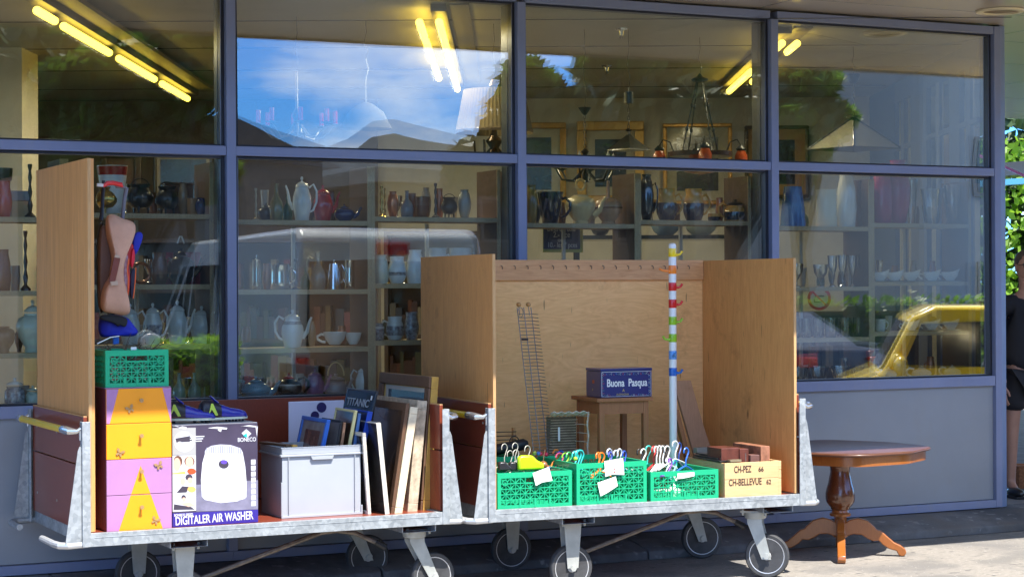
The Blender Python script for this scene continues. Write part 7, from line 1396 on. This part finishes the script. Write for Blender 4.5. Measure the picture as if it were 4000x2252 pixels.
def cabinet(a0, a1, bb, z1, label, colr, books=True, dpt=0.4, openz=None):
    o0 = room(a0, bb, 0.16); t = thing('bookcase', label, 'bookcase', o0, -YAW, 'dark bookcases added deeper in the shop as backdrops'); W_ = a1 - a0; H_ = z1 - 0.16; m = wm(colr, 0.6)
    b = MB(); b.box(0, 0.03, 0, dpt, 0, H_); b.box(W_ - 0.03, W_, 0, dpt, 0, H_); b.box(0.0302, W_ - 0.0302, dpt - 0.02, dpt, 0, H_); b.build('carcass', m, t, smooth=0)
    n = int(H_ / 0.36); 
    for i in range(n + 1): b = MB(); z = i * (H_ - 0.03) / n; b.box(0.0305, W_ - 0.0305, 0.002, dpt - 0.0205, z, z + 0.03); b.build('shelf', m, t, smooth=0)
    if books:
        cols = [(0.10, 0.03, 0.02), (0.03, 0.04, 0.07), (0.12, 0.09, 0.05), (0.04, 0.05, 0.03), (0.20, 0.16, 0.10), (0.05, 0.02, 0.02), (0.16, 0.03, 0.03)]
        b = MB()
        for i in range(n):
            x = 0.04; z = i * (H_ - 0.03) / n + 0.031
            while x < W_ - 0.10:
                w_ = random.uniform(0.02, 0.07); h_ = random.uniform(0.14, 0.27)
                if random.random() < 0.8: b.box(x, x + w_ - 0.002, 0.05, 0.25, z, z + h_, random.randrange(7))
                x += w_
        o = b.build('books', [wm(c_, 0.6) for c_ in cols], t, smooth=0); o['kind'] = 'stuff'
cabinet(-3.6, -2.35, 15.2, 2.15, 'added dark bookcase behind the pine panel', (0.05, 0.03, 0.02)); cabinet(-2.3, -1.05, 15.2, 2.15, 'added dark bookcase behind the coffee pots', (0.06, 0.035, 0.022)); cabinet(-1.0, 0.05, 15.2, 2.2, 'added dark bookcase behind the white van reflection', (0.07, 0.04, 0.025))  # bookcases added as dark backdrops behind the display shelves
cabinet(-5.6, -3.75, 15.9, 2.1, 'added dark bookcase at the far left of the shop', (0.05, 0.03, 0.02)); cabinet(0.1, 1.0, 15.6, 1.45, 'added low bookcase below the clay pots', (0.09, 0.06, 0.04)); cabinet(2.0, 3.3, 15.8, 1.55, 'added low bookcase behind the goblets', (0.09, 0.06, 0.04))
# glass-topped rear table with bowls
t = thing('rear_table', 'long dark rear table carrying glass bowls in the third bay', 'table', room(0.45, 14.6, 0.16), -YAW); b = MB(); b.box(0, 1.35, 0, 0.6, 1.955, 1.985); b.build('tabletop', wm((0.05, 0.06, 0.055), 0.2), t, smooth=0)
for x_, y_ in ((0.03, 0.03), (1.28, 0.03), (0.03, 0.55), (1.28, 0.55)): b = MB(); b.box(x_, x_ + 0.03, y_, y_ + 0.03, 0, 1.9545); b.build('leg', blkiron, t, smooth=0)
for px, w_, m, lb in ((2600, 118, greyblue, 'wide pale blue bowl on the rear table'), (2738, 134, sage, 'widest glass bowl on the rear table'), (2345, 72, blk, 'small black bowl on the rear table')):
    p = atb(px, 912, 14.85); s = 14.85 / FPX; b = MB(); r = w_ * s / 2; b.lathe([(a * r, z * r * 0.72) for a, z in PR['bowl']], 26); tag(move(b.build('serving_bowl', m, smooth=50), (p.x, p.y, 0.16 + 1.9865)), lb, 'bowl')
ware('vase', 'purple_vase', 'little purple vase right of the shelf divider', 'vase', 2524, 30, 944, 1012, MR + 0.0, wm((0.13, 0.05, 0.22), 0.3), 11.70)
# ================= PAST THE CORNER =================
def rhedge(a0, a1, b0, b1, z1, n, label, name, mm, s):
    b = MB(); vs = []; fs = []
    for i in range(n):
        p = room(random.uniform(a0, a1), random.uniform(b0, b1), random.uniform(0.2, z1)); a = Vector((random.gauss(0, 1), random.gauss(0, 1), random.gauss(0, 1))).normalized(); q = a.orthogonal().normalized(); k = a.cross(q); t = s * random.uniform(0.6, 1.4); o = len(vs); vs += [p + q * t, p + k * t * 0.6, p - q * t, p - k * t * 0.6]; fs.append((o, o + 1, o + 2, o + 3))
    b.add(vs, fs); tag(b.build(name, [mm], smooth=0), label, 'hedge')
rhedge(5.2, 12.0, 27.6, 28.0, 3.9, 9000, 'sunlit ivy wall past the building corner', 'ivy_hedge', leafC, 0.07); rhedge(5.0, 12.2, 28.1, 28.3, 4.2, 3500, 'dark ivy mass behind the sunlit leaves', 'ivy_mass', leafB, 0.16)
b = MB(); p, q = room(4.6, 24.0, 3.05), room(9.5, 24.0, 3.45); b.bar(p, q, 0.9, 0.16); tag(b.build('dark_canopy_beam', wm((0.05, 0.06, 0.075), 0.5), smooth=0), 'dark grey beam crossing before the ivy past the corner', 'beam')
b = MB(); p, q = room(4.6, 23.5, 2.92), room(9.5, 23.5, 3.20); b.bar(p, q, 0.3, 0.07); tag(b.build('blue_awning', wm((0.10, 0.42, 0.75), 0.5), smooth=0), 'light blue awning edge below the dark beam', 'awning')
b = MB(); p, q = room(4.8, 23.0, 3.62), room(7.5, 23.0, 2.4); b.bar(p, q, 0.03, 0.03); tag(b.build('pink_pole', wm((0.75, 0.25, 0.60), 0.4), smooth=0), 'pink slanting pole in front of the ivy', 'pole')
# wicker basket and person
p = atz(3982, 1905, 0.10); b = MB(); b.lathe([(0.06, 0), (0.08, 0.005), (0.12, 0.18), (0.125, 0.19), (0.115, 0.18)], 22, ribs=11, ra=0.03); o = b.build('shopping_basket', mat('orange_wicker', (0.38, 0.16, 0.07), 0.8, noise=0.4, nscale=60)); tag(move(o, (p.x, p.y, 0.101)), 'reddish wicker basket on the paving behind the corner post', 'basket')
# person in black
P0 = atb(4006, 1126, 15.25); pz = 0.101
person = thing('person', 'person in black T-shirt with white emblem and black shorts past the corner', 'person', (P0.x, P0.y, pz), -YAW + rad(12))
skinm = mat('skin_tone', (0.42, 0.22, 0.15), 0.5, noise=0.08, nscale=12); cloth = mat('black_tshirt', (0.012, 0.012, 0.016), 0.85, bump=0.4, bscale=18); 
def skinned(name, pts, edges, radii, m, parent, sub=2, root=0):
    me = bpy.data.meshes.new(name); me.from_pydata(pts, edges, []); me.materials.append(m); o = bpy.data.objects.new(name, me); C.objects.link(o); o.parent = parent
    sk = o.modifiers.new('skin', 'SKIN'); sk.use_smooth_shade = True
    if not me.skin_vertices:
        pass
    for i, r in enumerate(radii):
        v = me.skin_vertices[0].data[i]; v.radius = r if isinstance(r, tuple) else (r, r); v.use_root = (i == root)
    ss = o.modifiers.new('sub', 'SUBSURF'); ss.levels = sub; ss.render_levels = sub; return o
def try_skin():
    S = 1.03
    pts = [(0, 0, 0.98), (0, 0, 1.15), (0, 0.01, 1.32), (0, 0.01, 1.47), (0, 0, 1.55), (0, -0.01, 1.62), (0, -0.02, 1.72),
           (0.10, 0, 0.93), (0.12, -0.02, 0.52), (0.13, 0.01, 0.10), (0.13, -0.10, 0.035), (-0.10, 0, 0.93), (-0.11, 0.02, 0.52), (-0.12, 0.03, 0.10), (-0.12, -0.08, 0.035),
           (0.20, 0.01, 1.46), (0.27, 0.02, 1.17), (0.25, -0.12, 0.93), (-0.20, 0.01, 1.46), (-0.27, 0.02, 1.17), (-0.25, -0.10, 0.93), (0.245, -0.15, 0.86), (-0.245, -0.13, 0.86)]
    ed = [(0, 1), (1, 2), (2, 3), (3, 4), (4, 5), (5, 6), (0, 7), (7, 8), (8, 9), (9, 10), (0, 11), (11, 12), (12, 13), (13, 14), (3, 15), (15, 16), (16, 17), (3, 18), (18, 19), (19, 20), (17, 21), (20, 22)]
    rr = [(0.15, 0.11), (0.145, 0.10), (0.165, 0.11), (0.12, 0.08), 0.055, 0.06, 0.07, 0.095, 0.06, 0.042, 0.035, 0.095, 0.06, 0.042, 0.035, 0.065, 0.045, 0.030, 0.065, 0.045, 0.030, 0.030, 0.030]
    return skinned('body', [(x * S, y * S, z * S) for x, y, z in pts], ed, rr, skinm, person)
import bmesh as _bm
def ensure_skin(me):
    b = _bm.new(); b.from_mesh(me); b.verts.layers.skin.verify(); b.to_mesh(me); b.free()
_old = skinned
def skinned(name, pts, edges, radii, m, parent, sub=2, root=0):
    me = bpy.data.meshes.new(name); me.from_pydata(pts, edges, []); ensure_skin(me); me.materials.append(m); o = bpy.data.objects.new(name, me); C.objects.link(o); o.parent = parent
    b = _bm.new(); b.from_mesh(me); ly_ = b.verts.layers.skin.verify(); b.verts.ensure_lookup_table()
    for i, r in enumerate(radii): b.verts[i][ly_].radius = r if isinstance(r, tuple) else (r, r); b.verts[i][ly_].use_root = (i == root)
    b.to_mesh(me); b.free()
    sk = o.modifiers.new('skin', 'SKIN'); sk.use_smooth_shade = True; ss = o.modifiers.new('sub', 'SUBSURF'); ss.levels = sub; ss.render_levels = sub; return o
body = try_skin()
skinned('t_shirt', [(0, 0, 0.96), (0, 0, 1.12), (0, 0.005, 1.30), (0, 0.01, 1.50), (0.21, 0.01, 1.50), (0.285, 0.02, 1.28), (-0.21, 0.01, 1.50), (-0.285, 0.02, 1.28)], [(0, 1), (1, 2), (2, 3), (3, 4), (4, 5), (3, 6), (6, 7)], [(0.20, 0.15), (0.20, 0.15), (0.205, 0.14), (0.14, 0.10), 0.088, 0.078, 0.088, 0.078], cloth, person)
skinned('shorts', [(0, 0, 0.99), (0.10, 0, 0.92), (0.115, -0.01, 0.66), (-0.10, 0, 0.92), (-0.11, 0.0, 0.66)], [(0, 1), (1, 2), (0, 3), (3, 4)], [(0.19, 0.14), 0.125, 0.115, 0.125, 0.115], mat('black_shorts', (0.014, 0.014, 0.018), 0.8), person)
b = MB(); b.ball((0, -0.02, 1.80), 0.098, (0.80, 0.98, 1.22), 22); b.ball((0, -0.115, 1.785), 0.018, (0.8, 1.1, 1.4), 8)
for sg in (-1, 1): b.ball((sg * 0.082, -0.01, 1.79), 0.026, (0.35, 0.8, 1.2), 8)
b.build('head', skinm, person, smooth=80)
b = MB(); b.ball((0, 0.005, 1.835), 0.100, (0.82, 0.98, 0.98), 18); b.v = [v for v in b.v]; b.build('hair', wm((0.06, 0.045, 0.035), 0.8), person, smooth=80)
b = MB(); b.box(-0.075, -0.012, -0.125, -0.112, 1.79, 1.825); b.box(0.012, 0.075, -0.125, -0.112, 1.79, 1.825); b.tube([(-0.08, -0.10, 1.815), (0, -0.125, 1.815), (0.08, -0.10, 1.815)], 0.004, 6); b.tube([(0.08, -0.11, 1.815), (0.086, 0.0, 1.81)], 0.003, 5); b.tube([(-0.08, -0.11, 1.815), (-0.086, 0.0, 1.81)], 0.003, 5); b.build('glasses', blk, person, bevel=0.003)
b = MB(); b.tube([(-0.022, -0.113, 1.735), (0, -0.118, 1.732), (0.022, -0.113, 1.735)], 0.005, 6); b.build('mouth', wm((0.30, 0.10, 0.08), 0.5), person)
for sg, wx, wy, wz in ((1, 0.252, -0.155, 0.885), (-1, -0.252, -0.135, 0.885)):
    b = MB(); b.ball((0, 0, -0.045), 0.045, (0.42, 0.85, 1.0), 12)
    for i, (dy, ln) in enumerate(((-0.027, 0.066), (-0.009, 0.075), (0.009, 0.070), (0.026, 0.056))): b.tube([(0, dy, -0.075), (-sg * 0.004, dy * 1.05, -0.085 - ln * 0.4), (-sg * 0.016, dy * 1.0, -0.085 - ln * 0.75), (-sg * 0.030, dy * 0.95, -0.085 - ln)], [0.0095, 0.009, 0.008, 0.0065], 8)
    b.tube([(0, -0.034, -0.035), (-sg * 0.01, -0.055, -0.06), (-sg * 0.018, -0.06, -0.088)], [0.012, 0.010, 0.007], 8); h = b.build('hand', skinm, person, smooth=70); h.location = (wx, wy, wz)
for sg in (-1, 1):
    b = MB(); b.ball((sg * 0.13, -0.07, 0.04), 0.06, (0.8, 2.1, 0.75), 14); b.box(sg * 0.13 - 0.045, sg * 0.13 + 0.045, -0.185, 0.055, 0, 0.02); b.build('shoe', blk, person, smooth=60)
# emblem on shirt: white ring strokes; badge on the hem
b = MB()
for i in range(4): b.tube([(-0.055 + 0.022 * i, -0.172, 1.53), (-0.055 + 0.022 * i, -0.178, 1.46 + 0.01 * i), (-0.035 + 0.018 * i, -0.178, 1.44)], 0.005, 6)
b.tube([(-0.065, -0.172, 1.50), (-0.06, -0.178, 1.43), (-0.02, -0.180, 1.40), (0.04, -0.180, 1.41)], 0.006, 6); b.build('shirt_emblem', whitei, person)
b = MB(); b.X = Matrix.Translation((-0.045, -0.172, 0.86)) @ Matrix.Rotation(rad(90), 4, 'X'); b.lathe([(0, 0), (0.035, 0), (0.035, 0.004), (0, 0.004)], 20); b.build('round_badge', whitei, person)
